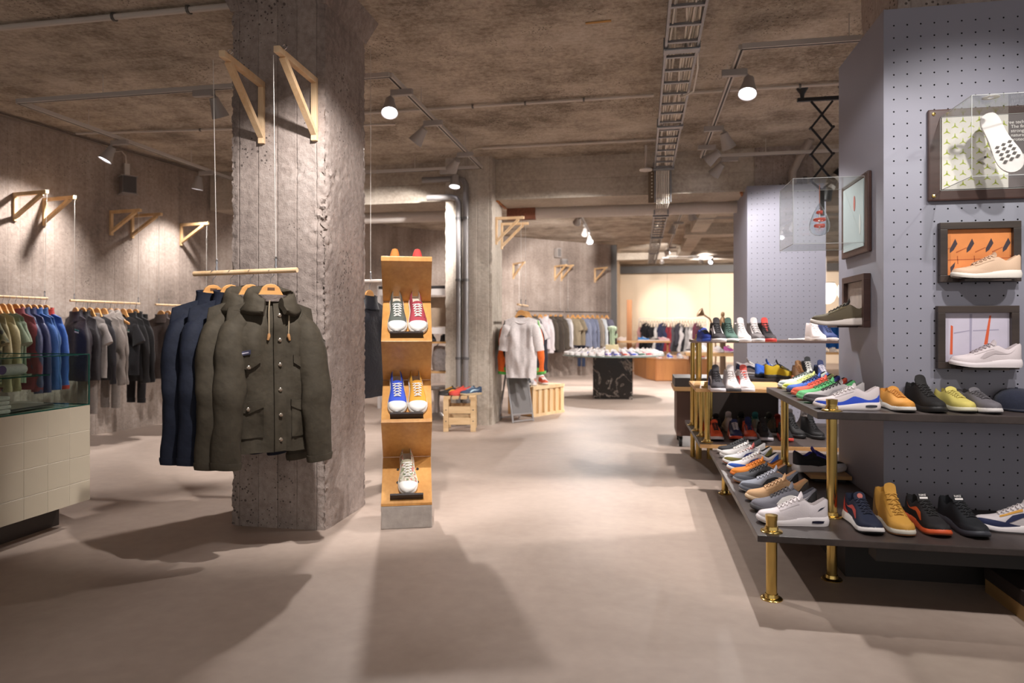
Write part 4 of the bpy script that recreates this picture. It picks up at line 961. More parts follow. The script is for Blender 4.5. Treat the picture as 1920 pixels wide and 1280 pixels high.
r1 = [('tee', '#5b5a44', 'camouflage_shirt', 'camouflage shirt', 'shirt', dict(m=camo())), ('tee', '#4a4a3a', 'camouflage_shirt', 'dark camouflage shirt', 'shirt', dict(m=camo())), ('long', '#8f8466', 'sweatshirt', 'tan sweatshirt', 'sweatshirt'), ('long', '#9a9070', 'sweatshirt', 'light tan sweatshirt', 'sweatshirt'), ('tee', '#6c7460', 't_shirt', 'sage green t-shirt', 'shirt'), ('tee', '#75806c', 't_shirt', 'pale sage t-shirt', 'shirt'),
      ('jacket', '#7a3d43', 'jacket', 'maroon jacket', 'jacket'), ('puffer', '#3c3f5c', 'quilted_jacket', 'navy quilted jacket', 'jacket'), ('puffer', '#35385a', 'quilted_jacket', 'dark navy quilted jacket', 'jacket'), ('jacket', '#3d5c94', 'track_jacket', 'blue track jacket with badge', 'jacket', dict(badge='#c85a4a')), ('jacket', '#34527f', 'track_jacket', 'plain blue track jacket', 'jacket'), ('jacket', '#3f62a8', 'track_jacket', 'royal blue jacket with red collar', 'jacket', dict(trim='#b04038'))]
a = lw(4.98, .42); b = lw(5.68, .42); rack(r1, a, b, 1.475, WR - .02, 'first left rail', 'clothes on the first left rail', 'pale wooden hanger on the first rail of the left wall')
r2 = [('vest', '#2f2930', 'quilted_vest', 'black quilted vest', 'vest', dict(badge='#2f6a62')), ('vest', '#2b2629', 'quilted_vest', 'black quilted vest with collar', 'vest'), ('tee', '#8d8480', 't_shirt', 'grey t-shirt with label', 'shirt', dict(badge='#2f6a62')), ('long', '#292629', 'sweatshirt', 'black sweatshirt', 'sweatshirt', dict(badge='#2f6a62')), ('hoodie', '#837973', 'hoodie', 'grey hoodie', 'hoodie'), ('hoodie', '#8a807a', 'hoodie', 'light grey hoodie', 'hoodie', dict(badge='#24262a')),
      ('trousers', '#7d736d', 'trousers', 'grey trousers folded over a hanger', 'trousers'), ('tee', '#242225', 't_shirt', 'black t-shirt with label', 'shirt', dict(badge='#2f6a62')), ('jacket', '#2a2829', 'jacket', 'black jacket', 'jacket'), ('jacket', '#262425', 'jacket', 'plain black jacket', 'jacket', dict(badge='#2f6a62'))]
a = lw(5.92, .42); b = lw(6.72, .42); rack(r2, a, b, 1.46, WR - .1, 'second left rail', 'clothes on the second left rail', 'pale wooden hanger on the second rail of the left wall')
r3 = [('jacket', '#5a4e4b', 'jacket', 'brown grey jacket with open collar', 'jacket'), ('jacket', '#564b49', 'jacket', 'brown grey jacket', 'jacket'), ('jacket', '#4f4543', 'jacket', 'dark brown jacket', 'jacket'), ('hoodie', '#332e2e', 'hoodie', 'charcoal hoodie', 'hoodie'), ('jacket', '#3a3333', 'jacket', 'dark charcoal jacket', 'jacket'), ('jacket', '#2d2829', 'jacket', 'black zipped jacket', 'jacket'), ('long', '#282425', 'sweatshirt', 'black sweater', 'sweater'), ('jacket', '#231f20', 'jacket', 'black coat-like jacket', 'jacket')]
a = lw(6.98, .42); b = lw(7.78, .42); rack(r3, a, b, 1.452, WR - .1, 'third left rail', 'clothes on the third left rail', 'pale wooden hanger on the third rail of the left wall')
# trousers hanging low behind the second rail
for k, (y, c, ln) in enumerate(((6.15, '#80766f', .95), (6.42, '#89807a', .92), (6.75, '#272425', .9))):
    p = lw(y, .36); t = thing('trousers', ['grey jogging trousers', 'light grey jogging trousers', 'black jogging trousers'][k] + ' hanging low below the second left rail', 'trousers', (p.x, p.y, 1.40), WR)
    for sg in (-1, 1):
        rr = [[Vector((sg * .075 + .07 * (1 - .25 * v) * math.cos(2 * PI * j / 14), .028 * math.sin(2 * PI * j / 14) + .006 * math.sin(9 * v + j), -.1 - v * ln)) for j in range(14)] for v in [i / 12 for i in range(13)]]
        part('leg', MB().rings(rr), cloth(c), t, smooth=70)
        part('cuff', MB().rings([[Vector((sg * .075 + .055 * math.cos(2 * PI * j / 14), .03 * math.sin(2 * PI * j / 14), z)) for j in range(14)] for z in (-.1 - ln, -.15 - ln)]), cloth(c), t, smooth=70)
    part('waistband', MB().box(-.15, .15, -.02, .02, -.12, -.06), cloth(c), t, bevel=.01)
    part('hanger_loop', MB().tube([(0, 0, -.07), (0, 0, .06)], .003, 6), STEEL, t)
# small speaker box on the left wall
p = lw(7.0, .02)
t = thing('wall_speaker', 'small grey loudspeaker on a bracket high on the left wall', 'loudspeaker', (left_x(6.95) + .03, 6.95, 2.72), WR + PI / 2 - .5)
part('cabinet', MB().box(-.075, .075, -.17, -.02, 0, .2), mat('#6f6866', .5), t, bevel=.008); part('grille', MB().box(-.065, .065, -.178, -.171, .012, .188), mat('#4b4645', .6, bump=.4, scale=300), t, bevel=.003)
for z in (-.006, .196): part('end_plate', MB().box(-.085, .085, -.18, -.01, z, z + .01), mat('#9b928d', .5), t)
part('wall_mount', MB().box(-.02, .03, -.05, .0, .2, .36), WHT, t); part('cable', MB().tube([(0, -.03, .36), (-.01, -.04, .45), (-.05, -.03, .5), (-.12, -.02, .48)], .008, 6), CONDUIT, t, smooth=60)
# ------------------------------------------------------------------ pegboard columns
PEG = mat('#8b8a96', .55, grain=.02, scale=3); HOLE = mat('#1d1c20', .9)
def peg_face(W, H, pitch, r, depth=.012, first=(.038, .05), skip=()):
    """panel W x H in local x (right) and z (up), front at y = 0, with real round holes"""
    mb = MB(); hl = MB(); nx = int((W - first[0]) / pitch); nz = int((H - first[1]) / pitch)
    xs = [0] + [first[0] + pitch * (i - .5) for i in range(nx + 1)] + [W]; zs_ = [0] + [first[1] + pitch * (i - .5) for i in range(nz + 1)] + [H]
    for i in range(len(xs) - 1):
        for j in range(len(zs_) - 1):
            a, b, c, d = xs[i], xs[i + 1], zs_[j], zs_[j + 1]
            if b - a < 1e-4 or d - c < 1e-4: continue
            sq = [(a, c), ((a + b) / 2, c), (b, c), (b, (c + d) / 2), (b, d), ((a + b) / 2, d), (a, d), (a, (c + d) / 2)]
            if 1 <= i <= nx and 1 <= j <= nz:
                cx, cz = (a + b) / 2, (c + d) / 2; o = [(cx + r * math.cos(-.75 * PI + k * PI / 4), cz + r * math.sin(-.75 * PI + k * PI / 4)) for k in range(8)]
                V = [(x, 0, z) for x, z in sq] + [(x, 0, z) for x, z in o]; mb.add(V, [(k, (k + 1) % 8, 8 + (k + 1) % 8, 8 + k) for k in range(8)])
                V = [(x, 0, z) for x, z in o] + [(x, depth, z) for x, z in o]; hl.add(V, [(k, (k + 1) % 8, 8 + (k + 1) % 8, 8 + k) for k in range(8)] + [tuple(range(8, 16))])
            else: mb.add([(a, 0, c), (b, 0, c), (b, 0, d), (a, 0, d)], [(0, 1, 2, 3)])
    return mb, hl
def peg_column(label, x0, x1, y0, y1, h, pitch=.062):
    t = thing('pegboard_column', label, 'column', (x0, y0, 0)); W, D = x1 - x0, y1 - y0
    f, hl = peg_face(W - .02, h, pitch, .0042)
    p = part('front_panel', f, PEG, t, loc=(.01, -.012, 0)); q = part('peg_holes', hl, HOLE, p); q['kind'] = 'stuff'
    part('side_panel', MB().box(0, .018, 0, D, 0, h), PEG, t, bevel=.002); part('side_panel', MB().box(W - .018, W, 0, D, 0, h), PEG, t, bevel=.002)
    part('back_panel', MB().box(.018, W - .018, D - .018, D, 0, h), PEG, t)
    part('corner_trim', MB().box(0, .010, -.013, 0, 0, h), PEG, t); part('corner_trim', MB().box(W - .01, W, -.013, 0, 0, h), PEG, t)
    part('edge_frame', MB().box(.01, W - .01, -.0115, .0, h - .015, h), PEG, t)
    return t
KX0, KX1, KY0, KY1, KH = 1.21, 2.12, 3.75, 4.53, 2.80
peg_column('tall blue grey pegboard column in the right foreground', KX0, KX1, KY0, KY1, KH)
peg_column('far blue grey pegboard column behind the high-top shelf', 1.2, 2.04, 8.15, 9.3, 2.80)

# ------------------------------------------------------------------ shelves with brass posts
DARKW = wood('#2a2321', '#443a37', .42, 4, (1, .12, 1), bump=.03); OAK = wood('#b98a55', '#d8ac76', .5, 5, (.12, 1, 1)); BRASS = mat('#cdb06a', .22, 1.0, grain=.08, scale=9)
def shelf_board(name, label, poly, z0, z1, m, edge=None):
    o = Vector((poly[0][0], poly[0][1], z0)); mb = MB().prism([(x - o.x, y - o.y) for x, y in poly], 0, z1 - z0)
    t = thing(name, label, 'shelf', o); part('board', mb, m, t, bevel=.003)
    if edge:
        (ax, ay), (bx, by), em = edge; part('edge_strip', MB().bar((ax - o.x, ay - o.y, (z1 - z0) / 2), (bx - o.x, by - o.y, (z1 - z0) / 2), .008, z1 - z0 - .002), em, t)
    return t
def post(x, y, z0, z1, label, flanges=(), cap=True, r=.0235):
    t = thing('brass_post', label, 'post', (x, y, z0), group=None)
    part('tube', MB().lathe([(r, 0), (r, z1 - z0)], 20), BRASS, t, smooth=40)
    for k, z in enumerate(flanges):
        zz = z - z0
        part('flange', MB().lathe([(.047, zz), (.047, zz + .004), (.043, zz + .008), (.030, zz + .010), (.027, zz + .024), (r + .001, zz + .025)], 24), BRASS, t, smooth=40)
    if cap: part('cap', MB().lathe([(r + .002, z1 - z0 - .022), (r + .003, z1 - z0), (.0, z1 - z0 + .003)], 20), BRASS, t, smooth=40)
    return t
LZ0, LZ1, UZ0, UZ1 = .268, .297, .765, .80
shelf_board('wall_shelf', 'low dark wood shelf with two rows of running shoes round the pegboard column', [(.50, 3.10), (3.0, 3.10), (3.0, KY0 - .02), (KX0 - .005, KY0 - .02), (KX0 - .005, 5.18), (.50, 5.18)], LZ0, LZ1, DARKW)
shelf_board('wall_shelf', 'upper dark wood shelf holding a fan of bright running shoes', [(.82, 3.42), (3.0, 3.36), (3.0, KY0 - .02), (KX0 - .005, KY0 - .02), (KX0 - .005, 4.74), (.82, 4.74)], UZ0, UZ1, DARKW)
post(.57, 3.17, 0, .37, 'short brass post at the front corner of the low shelf', (0, LZ1))
post(.895, 3.465, 0, .855, 'brass post at the front corner of the upper shelf', (0, LZ1, UZ1))
post(.60, 5.10, 0, LZ0, 'brass post under the far end of the low shelf', (0,), cap=False)
post(.925, 4.69, LZ1, .855, 'brass post at the far corner of the upper shelf', (LZ1, UZ1))
t = thing('shelf_plinth', 'black low plinth on the floor under the near shelves', 'plinth', (.80, 3.40, 0)); part('slab', MB().box(0.17, 2.2, .12, .3, 0, .265), mat('#1d1816', .6), t); part('front_beam', MB().box(.2, 2.2, -.22, -.12, .19, .265), mat('#1d1816', .6), t); part('back_box', MB().box(.17, .40, .3, 1.7, 0, .265), mat('#1d1816', .6), t)
# low bench at the right edge of the frame
c0 = atz(1845, 1058, .12)
t = thing('low_bench', 'corner of a low bench with dark top and pale wood side, bottom right', 'bench', (c0.x, c0.y, 0))
part('top', MB().box(0, 1.2, -1.6, 0, .06, .12), DARKW, t, bevel=.003); part('side', MB().box(.0, 1.2, -1.6, -.01, 0, .06), wood('#8a6a42', '#a98655', .6, 5, (1, .12, 1)), t)
# small oak platform on the low shelf
a = atz(1482, 842, .34); b = atz(1575, 862, .34)
pfx, pfy = .975, 4.22
t = thing('shoe_platform', 'small oak platform on the low shelf under a black and purple shoe', 'platform', (pfx, pfy, LZ1)); part('board', MB().box(0, .225, 0, .42, .018, .040), OAK, t, bevel=.002); part('foot', MB().box(.03, .2, .03, .39, 0, .018), mat('#231d1b', .6), t)

def C_(upper, sole='#e6e2dd', out=None, lin='#3a3836', tongue=None, lace=None, stripe=None, toe=None, heel=None, eye=None):
    d = dict(upper=upper, sole=sole, lin=lin)
    for k, v in (('out', out), ('tongue', tongue), ('lace', lace), ('stripe', stripe), ('toe', toe), ('heel', heel), ('eye', eye)):
        if v: d[k] = v
    return d
def side_row(tips, z, cols, group, zt):
    for (px, py), (kind, C, lab) in zip(tips, cols):
        p = atz(px, py, z + zt); L = KINDS[kind]['L']
        shoe(kind, (p.x + L / 2, p.y, z), PI, C, lab, group)
side_row([(1345, 842), (1350, 850), (1356, 861), (1364, 873), (1370, 884), (1375, 894), (1387, 910), (1399, 927), (1408, 945), (1420, 966)], LZ1, [
 ('run', C_('#2e2d2f', '#d8d4d0', stripe='#8a8888', lace='#4a4a4a'), 'black running shoe farthest along the low shelf row'),
 ('run', C_('#b5b0ae', '#d9d5d2', stripe='#d9d5d2', toe='#c8c4c0', lace='#dcd8d4'), 'light grey running shoe, second farthest on the low shelf row'),
 ('trainer', C_('#dcd9dc', '#e4e0dc', '#c8603c', stripe='#4a4f86', heel='#8c8448', toe='#8c8448', lace='#e8e4e0', tongue='#c86a68'), 'white running shoe with olive and navy panels on the low shelf'),
 ('trainer', C_('#dad7d8', '#e6e2e0', '#c8703c', toe='#3c66c8', heel='#3c66c8', stripe='#4a5a9a', lace='#e8e4e0'), 'white running shoe with blue toe on the low shelf'),
 ('run', C_('#e08634', '#d8742c', '#6a6a70', stripe='#c86c28', lace='#e8903c', lin='#8a5a3a', tongue='#e08634'), 'bright orange running shoe on the low shelf'),
 ('run', C_('#4a4a4e', '#8a8a90', '#b87848', toe='#6a6c74', stripe='#2c2c2e', lace='#3a3a3c', lin='#c8a082'), 'charcoal running shoe beside the orange one on the low shelf'),
 ('trainer', C_('#8a8d98', '#5c5e68', '#c8c4c0', toe='#62646e', heel='#2a2a2c', stripe='#2e2e32', lace='#b4b6c0', lin='#d0ac8c', tongue='#9a9ca8'), 'blue grey running shoe with dark side on the low shelf'),
 ('trainer', C_('#c29a72', '#d8bc9a', '#9a7450', toe='#c8a27c', heel='#4a4442', stripe='#b88e66', lace='#cca680', lin='#d0a884', eye='#b48c64'), 'beige brown running shoe on the low shelf'),
 ('trainer', C_('#6c6a72', '#4a484c', '#2a282a', toe='#77757e', heel='#2c2a2c', stripe='#e0dcd8', lace='#3c3a3e', lin='#5c5a62'), 'grey and black running shoe beside the white one on the low shelf'),
 ('trainer', C_('#d6cdd0', '#dfd7d8', '#e4dcdc', lin='#c4bcbc', toe='#dcd3d6', eye='#cfc6c9', lace='#dcd4d4', heel='#d9d0d3', tongue='#d6cdd0') | dict(mark='#26283a', win='#1c1a30'), 'all white running shoe nearest the camera on the low shelf')], 'row of running shoes on the low shelf', .028)
side_row([(1459, 721), (1467, 726), (1475, 730), (1484, 735), (1494, 741), (1507, 746), (1526, 756)], UZ1, [
 ('run', C_('#c4ccc8', '#dfe0dc', toe='#aab4b4', stripe='#9aa6a2', lace='#3a4240', heel='#4a6ac0'), 'pale grey running shoe farthest on the upper shelf'),
 ('run', C_('#dbe08c', '#e4e6a4', toe='#c8d44a', stripe='#e8ecc0', lace='#dce4a0'), 'lime yellow running shoe on the upper shelf'),
 ('run', C_('#4a6cc4', '#3a3c56', toe='#5a80d0', stripe='#28304c', lace='#2c3458', heel='#4a3c98'), 'blue running shoe on the upper shelf'),
 ('run', C_('#e0604a', '#e8745a', toe='#ec7058', stripe='#c84c3c', lace='#e86850', heel='#cc3c34'), 'coral red running shoe on the upper shelf'),
 ('run', C_('#5cae6c', '#78c888', toe='#84d494', stripe='#3c8a54', lace='#3f7a52', heel='#6cc07c'), 'bright green running shoe on the upper shelf'),
 ('run', C_('#a8a2a2', '#4a4648', '#302c2e', toe='#4c484a', stripe='#8f898a', lace='#2e2c2e', lin='#6a6666'), 'grey running shoe with black toe on the upper shelf'),
 ('run', C_('#cfc4c6', '#ddd4d4', '#b8b0b0', lace='#cfc6c6', lin='#c8bebe', eye='#c4babc') | dict(band='#3553c8', win='#3a3a44'), 'white running shoe with blue band nearest on the upper shelf')], 'row of running shoes on the upper shelf', .024)
def front_row(tips, z, cols, group, yaws):
    for (px, py), (kind, C, lab), yw in zip(tips, cols, yaws):
        p = atz(px, py, z + .004); L = KINDS[kind]['L']; ya = -PI / 2 + yw
        shoe(kind, (p.x - math.cos(ya) * L / 2, p.y - math.sin(ya) * L / 2, z), ya, C, lab, group)
front_row([(1703, 773), (1762, 774), (1818, 774), (1868, 776)], UZ1, [
 ('court', C_('#c88a3c', '#d6d0c8', '#2e2a28', lin='#b87c34', tongue='#c88a3c', lace='#c4863c', heel='#cfc8c0'), 'tan orange suede sneaker facing the camera on the upper shelf'),
 ('mid', C_('#211f1f', '#1c1a1a', lin='#1a1818', lace='#262424'), 'black suede sneaker facing the camera on the upper shelf'),
 ('court', C_('#cfc06a', '#d8d2b8', '#3a3630', lin='#b8aa5c', lace='#c8ba68', heel='#c2b460'), 'pale yellow sneaker facing the camera on the upper shelf'),
 ('court', C_('#69656a', '#d8d2d0', '#3a3638', lin='#4a4648', lace='#5a565a', heel='#3a3638'), 'grey suede sneaker facing the camera on the upper shelf')], 'sneakers facing the camera on the upper shelf', (.05, .08, .06, .1))
front_row([(1640, 1004), (1700, 1006), (1768, 1008), (1842, 1011)], LZ1, [
 ('trainer', C_('#1f2438', '#dcd6d4', '#1c1a1c', toe='#20263c', heel='#c84840', lace='#1c2034', lin='#1a1e30', stripe='#c2524c'), 'navy running shoe with white sole and red heel on the low shelf'),
 ('high', C_('#c08e3e', '#ccc4b6', '#8a5c3a', toe='#c08e3e', lin='#b08238', lace='#b88838', heel='#7a5c34', eye='#b88636'), 'wheat yellow high-top boot on the low shelf'),
 ('trainer', C_('#232022', '#d0562a', '#7a3c20', toe='#262324', stripe='#d8602e', heel='#252224', lace='#1c1a1a', lin='#1a1818'), 'black and orange running shoe facing the camera on the low shelf'),
 ('trainer', C_('#1f2024', '#35363e', '#202026', toe='#26272c', lace='#1a1a1e', lin='#18181c', heel='#202126'), 'all black running shoe facing the camera on the low shelf')], 'running shoes facing the camera on the low shelf', (.05, .05, .06, .1))
p = atz(1842, 985, LZ1 + .03)
shoe('trainer', (p.x + .15, p.y + .05, LZ1), PI - .25, C_('#cfc6c8', '#dcd4d4', '#4a4648', toe='#2a3050', stripe='#2a3050', heel='#3a3a44', lace='#d8d0d0', lin='#30344c', eye='#c89440'), 'white and navy running shoe lying sideways at the right end of the low shelf', tilt=(0, 0))
# dark cap on the upper shelf
p = atz(1905, 772, UZ1)
t = thing('baseball_cap', 'dark navy cap at the right end of the upper shelf', 'cap', (p.x + .06, p.y + .12, UZ1))
part('crown', MB().lathe([(.095, .0), (.097, .03), (.088, .065), (.065, .088), (.03, .1), (.0, .102)], 24, cap=False), cloth('#2a2d3c'), t, smooth=60)
bp = [(.092 * math.cos(a), .092 * math.sin(a)) for a in [PI * (1.05 + .9 * k / 10) for k in range(11)]]; bo = [(.09 * math.cos(a) * 1.02, -.06 + .105 * math.sin(a)) for a in [PI * (1.95 - .9 * k / 10) for k in range(11)]]
part('brim', MB().prism(bp + bo, .004, .009), cloth('#262938'), t); part('button', MB().lathe([(.008, .1), (.006, .106), (0, .107)], 10, cap=False), cloth('#262938'), t, smooth=60)
shoe('trainer', (pfx + .075, pfy + .12, LZ1 + .041), .12, C_('#2a2729', '#cfc6c4', '#b8b0ae', toe='#d8d2d6', heel='#2c292b', stripe='#242224', lace='#4a44a0', tongue='#4a46a8', lin='#4a44a4', eye='#5a54b0'), 'black sneaker with purple collar and white sole on the oak platform')

# ------------------------------------------------------------------ frames and boxes on the near column
def fr_thing(name, label, X0, X1, z0, z1, y, cat='picture frame'): return thing(name, label, cat, ((X0 + X1) / 2, y, z0))
FRM = wood('#2c2320', '#41352f', .45, 6, (.12, 1, 1)); YF = KY0 - .0135
def frame_box(t, W, H, b, dep, m, pic):
    part('rail', MB().box(-W / 2, W / 2, -dep, 0, 0, b), m, t, bevel=.002); part('rail', MB().box(-W / 2, W / 2, -dep, 0, H - b, H), m, t, bevel=.002)
    part('stile', MB().box(-W / 2, -W / 2 + b, -dep, 0, b, H - b), m, t, bevel=.002); part('stile', MB().box(W / 2 - b, W / 2, -dep, 0, b, H - b), m, t, bevel=.002)
    return part('picture', MB().box(-W / 2 + b, W / 2 - b, -.012, -.004, b, H - b), pic, t)
def flat(mb, poly, y=0.0): mb.add([(x, y, z) for x, z in poly], [tuple(range(len(poly)))])
# orange braid picture
X0, X1, z0, z1 = 1.457, 1.815, 1.419, 1.713; W, H, b = X1 - X0, z1 - z0, .034
t = fr_thing('picture_frame', 'dark framed orange braid picture with a beige sneaker before it', X0, X1, z0, z1, YF)
pc = frame_box(t, W, H, b, .035, FRM, mat('#d98548', .6, grain=.08, scale=12))
dk = MB(); ln = MB(); gx = [-.115, -.04, .045, .12]
for i, x in enumerate(gx):
    flat(dk, [(x - .012, .165), (x + .012, .215), (x + .022, .19), (x + .004, .158), (x - .012, .145)], -.0125)
    flat(ln, [(x - .06, .15), (x - .012, .172), (x - .012, .168), (x - .058, .144)], -.0124); flat(ln, [(x + .02, .13), (x + .024, .13), (x + .026, .09), (x + .022, .09)], -.0124)
for x in (-.125, -.04): flat(dk, [(x, .075), (x + .022, .10), (x + .018, .075), (x + .002, .045)], -.0125)
flat(ln, [(-.14, .112), (.14, .118), (.14, .115), (-.14, .108)], -.0124)
for mm, nn, cc in ((dk, 'braid_gap', '#3c3038'), (ln, 'braid_line', '#a8562c')):
    for f in mm.f: part(nn, MB().add([mm.v[q] for q in f], [tuple(range(len(f)))]), mat(cc, .7), pc)
shoe('run', ((X0 + X1) / 2 + .005, YF - .075, z0 + .012), PI - .03, C_('#c8aa90', '#d9d2c8', '#cfc8be', lin='#b89a80', lace='#ccb098', toe='#cdb098', eye='#c0a288', tongue='#c8aa90'), 'beige woven sneaker in front of the orange picture', scale=1.0)
part('shoe_ledge', MB().box(-.1, .1, -.11, 0, .0, .010), FRM, t)
# pale lilac picture
X0, X1, z0, z1 = 1.447, 1.807, .992, 1.302; W, H = X1 - X0, z1 - z0
t = fr_thing('picture_frame', 'dark framed lilac picture with orange stripes behind a white sneaker', X0, X1, z0, z1, YF)
pc = frame_box(t, W, H, b, .035, FRM, mat('#c3bccb', .6, grain=.06, scale=9))
og = MB(); flat(og, [(-.118, .07), (-.106, .07), (-.104, .21), (-.114, .215)], -.0125); flat(og, [(.034, .12), (.05, .12), (.066, .262), (.058, .262)], -.0125); [part('orange_stripe', MB().add([og.v[q] for q in f], [tuple(range(len(f)))]), mat('#d05a34', .6), pc) for f in og.f]
sh = MB(); flat(sh, [(-.1, .178), (-.03, .19), (-.03, .186), (-.1, .172)], -.0124); flat(sh, [(-.03, .08), (-.022, .08), (-.018, .27), (-.03, .27)], -.0124); flat(sh, [(-.015, .19), (.1, .195), (.1, .19), (-.015, .185)], -.0124); [part('quilt_line', MB().add([sh.v[q] for q in f], [tuple(range(len(f)))]), mat('#9d97ac', .6), pc) for f in sh.f]
shoe('run', ((X0 + X1) / 2 + .012, YF - .075, z0 + .012), PI - .03, C_('#d0c4c6', '#dad0d2', '#e0d8d8', lin='#b8acae', lace='#a89ca0', toe='#d4c8ca', eye='#c8bcbe', stripe='#b4a8aa'), 'white perforated sneaker in front of the lilac picture', scale=1.03)
part('shoe_ledge', MB().box(-.1, .1, -.11, 0, .0, .010), FRM, t)
# acrylic box with the sole of a white shoe
BX0, BX1, bz0, bz1 = 1.408, 2.0, 1.822, 2.277
t = thing('wall_display_box', 'dark board with a clear acrylic box and white shoe, top right', 'display box', (BX0, YF, bz0))
WB, HB = BX1 - BX0, bz1 - bz0
BRD = wood('#33211e', '#4b322c', .4, 5, (.15, 1, 1))
part('backboard', MB().box(0, WB, -.022, 0, 0, HB), BRD, t, bevel=.008)
for x in (.024, WB - .03):
    for z in (.024, HB - .024): part('brass_screw', MB().lathe([(.009, 0), (.008, .004), (0, .006)], 12, Matrix.Translation((x, -.022, z)) @ Matrix.Rotation(PI / 2, 4, 'X'), cap=False), BRASS, t, smooth=40)
ax0 = 1.462 - BX0; az0 = 1.873 - bz0; az1 = 2.236 - bz0; aw = .46; ad = .34
yd = atx(1822, 181, 1.462).y; ad = (YF - .022) - yd
pr_ = part('printed_card', MB().box(ax0 + .006, ax0 + .30, -.026, -.0225, az0 + .004, az1 - .004), mat('#d9d3cd', .7), t)
gm = MB(); gi = 0
for i in range(8):
    for j in range(7):
        cx = ax0 + .028 + i * .036; cz = az0 + .028 + j * .052 + (.026 if i % 2 else 0)
        if cz > az1 - .02: continue
        for a in (PI / 2, PI / 2 + 2.09, PI / 2 - 2.09):
            d = Vector((math.cos(a), 0, math.sin(a))); n = Vector((-d.z, 0, d.x)); c = Vector((cx, -.0263, cz)); P = [c + n * .004, c - n * .004, c - n * .0015 + d * .017, c + n * .0015 + d * .017]; gm.add(P, [(0, 1, 2, 3)])
part('green_pattern', gm, mat('#b4bd56', .7), pr_)
part('dark_card', MB().box(ax0 + .30, ax0 + aw - .006, -.026, -.0225, az0 + .004, az1 - .004), mat('#6d6566', .7), t)
ACR = glass('#fafbfa', alpha=.05); AE = mat('#a9aba9', .2)
yb, yf = -.022, -.022 - ad
for nm, q in (('front_pane', (ax0, ax0 + aw, yf, yf + .004, az0, az1)), ('side_pane', (ax0, ax0 + .004, yf + .0045, yb, az0, az1)), ('side_pane', (ax0 + aw - .004, ax0 + aw, yf + .0045, yb, az0, az1)), ('top_pane', (ax0 + .0045, ax0 + aw - .0045, yf + .0045, yb, az1 - .004, az1)), ('bottom_pane', (ax0 + .0045, ax0 + aw - .0045, yf + .0045, yb, az0, az0 + .004))): part(nm, MB().box(*q), ACR, t)
cn = [(x, y, z) for x in (ax0, ax0 + aw) for y in (yf, yb) for z in (az0, az1)]
for i in range(8):
    for j in range(i + 1, 8):
        if sum(abs(cn[i][k] - cn[j][k]) > 1e-6 for k in range(3)) == 1: part('polished_edge', MB().bar(cn[i], cn[j], .0022, .0022), AE, t)
def text(body, size, loc, rot, m, parent, name='lettering'):
    cu = bpy.data.curves.new(name, 'FONT'); cu.body = body; cu.size = size; cu.extrude = .0004
    ob = bpy.data.objects.new('t', cu); COL.objects.link(ob); dg = bpy.context.evaluated_depsgraph_get(); me = bpy.data.meshes.new_from_object(ob.evaluated_get(dg)); bpy.data.objects.remove(ob)
    me.materials.clear(); o = link(name, me, m, parent, loc, rot); return o
TW = mat('#efe9e6', .6)
for o_ in [o for o in bpy.data.objects if o.get('label') in ('black and orange running shoe facing the camera on the low shelf', 'all black running shoe facing the camera on the low shelf', 'navy running shoe with white sole and red heel on the low shelf')]:
    tp, td = shoe_meshes('trainer')['tip']; nrm_ = Vector((-td.z, 0, td.x)); nrm_ = nrm_ if nrm_.x > 0 else -nrm_
    yv = td; xv = yv.cross(nrm_); R3 = Matrix(((xv.x, yv.x, nrm_.x), (xv.y, yv.y, nrm_.y), (xv.z, yv.z, nrm_.z)))
    R4 = Matrix.Translation(tp + nrm_ * .0015 - td * .02) @ R3.to_4x4()
    if 'navy' in o_['label']: part('tongue_patch', MB().lathe([(0, 0), (.012, 0), (.012, .001), (0, .0012)], 18, R4, cap=False), mat('#b8645a', .6), o_)
    else: text('NIKE', .014, tp + nrm_ * .0015 - td * .014 - xv * .018, R3.to_euler(), TW, o_); part('tongue_patch', MB().box(-.017, .017, -.006, .002, 0, .0008, R4), TW, o_)
for i, s in enumerate(('Nike Free technology', 'The first Nike Free', 'strong flexible', 'naturally', 'protection')): text(s, .022, (ax0 + .235 + (.075 if i > 0 else 0), -.0275, az1 - .05 - .021 * i), (PI / 2, 0, 0), TW, t)
text('NIKE FREE', .036, (ax0 + .255, -.0275, az0 + .14), (PI / 2, 0, 0), TW, t)
part('round_emblem', MB().lathe([(.012, 0), (.012, .001), (.035, .001), (.035, 0)], 24, Matrix.Translation((ax0 + .10, yf + .05, az1 + .0005)), cap=False), TW, t)
s_ = shoe('run', (BX0 + ax0 + .19, YF - .20, bz0 + az0 + .185), 0, C_('#dad0d2', '#e6dedd', '#ddd5d4', lin='#b8b0b0', lace='#d8d0d0', stripe='#3a3a3c', heel='#b9b2b6'), 'white running shoe upright showing its flexible sole in the acrylic box')
zx = Vector((.40, -.12, -.90)).normalized(); zz_ = Vector((.30, .95, 0)); zz_ = (zz_ - zx * zz_.dot(zx)).normalized(); zy = zz_.cross(zx)
s_.rotation_euler = Matrix(((zx.x, zy.x, zz_.x), (zx.y, zy.y, zz_.y), (zx.z, zy.z, zz_.z))).to_euler()
dm = MB()
for i in range(5):
    for j in range(3):
        cx = .015 + i * .019; cy = -.026 + j * .026 + (.006 if i % 2 else 0); dm.add([(cx - .008, cy, -.0008), (cx, cy - .011, -.0008), (cx + .008, cy, -.0008), (cx, cy + .011, -.0008)], [(0, 1, 2, 3)])
part('flex_grooves', dm, mat('#56504f', .8), s_)
part('shoe_peg', MB().tube([(.22, -.022, .19), (.22, -.10, .19)], .006, 8), CHROME, t)

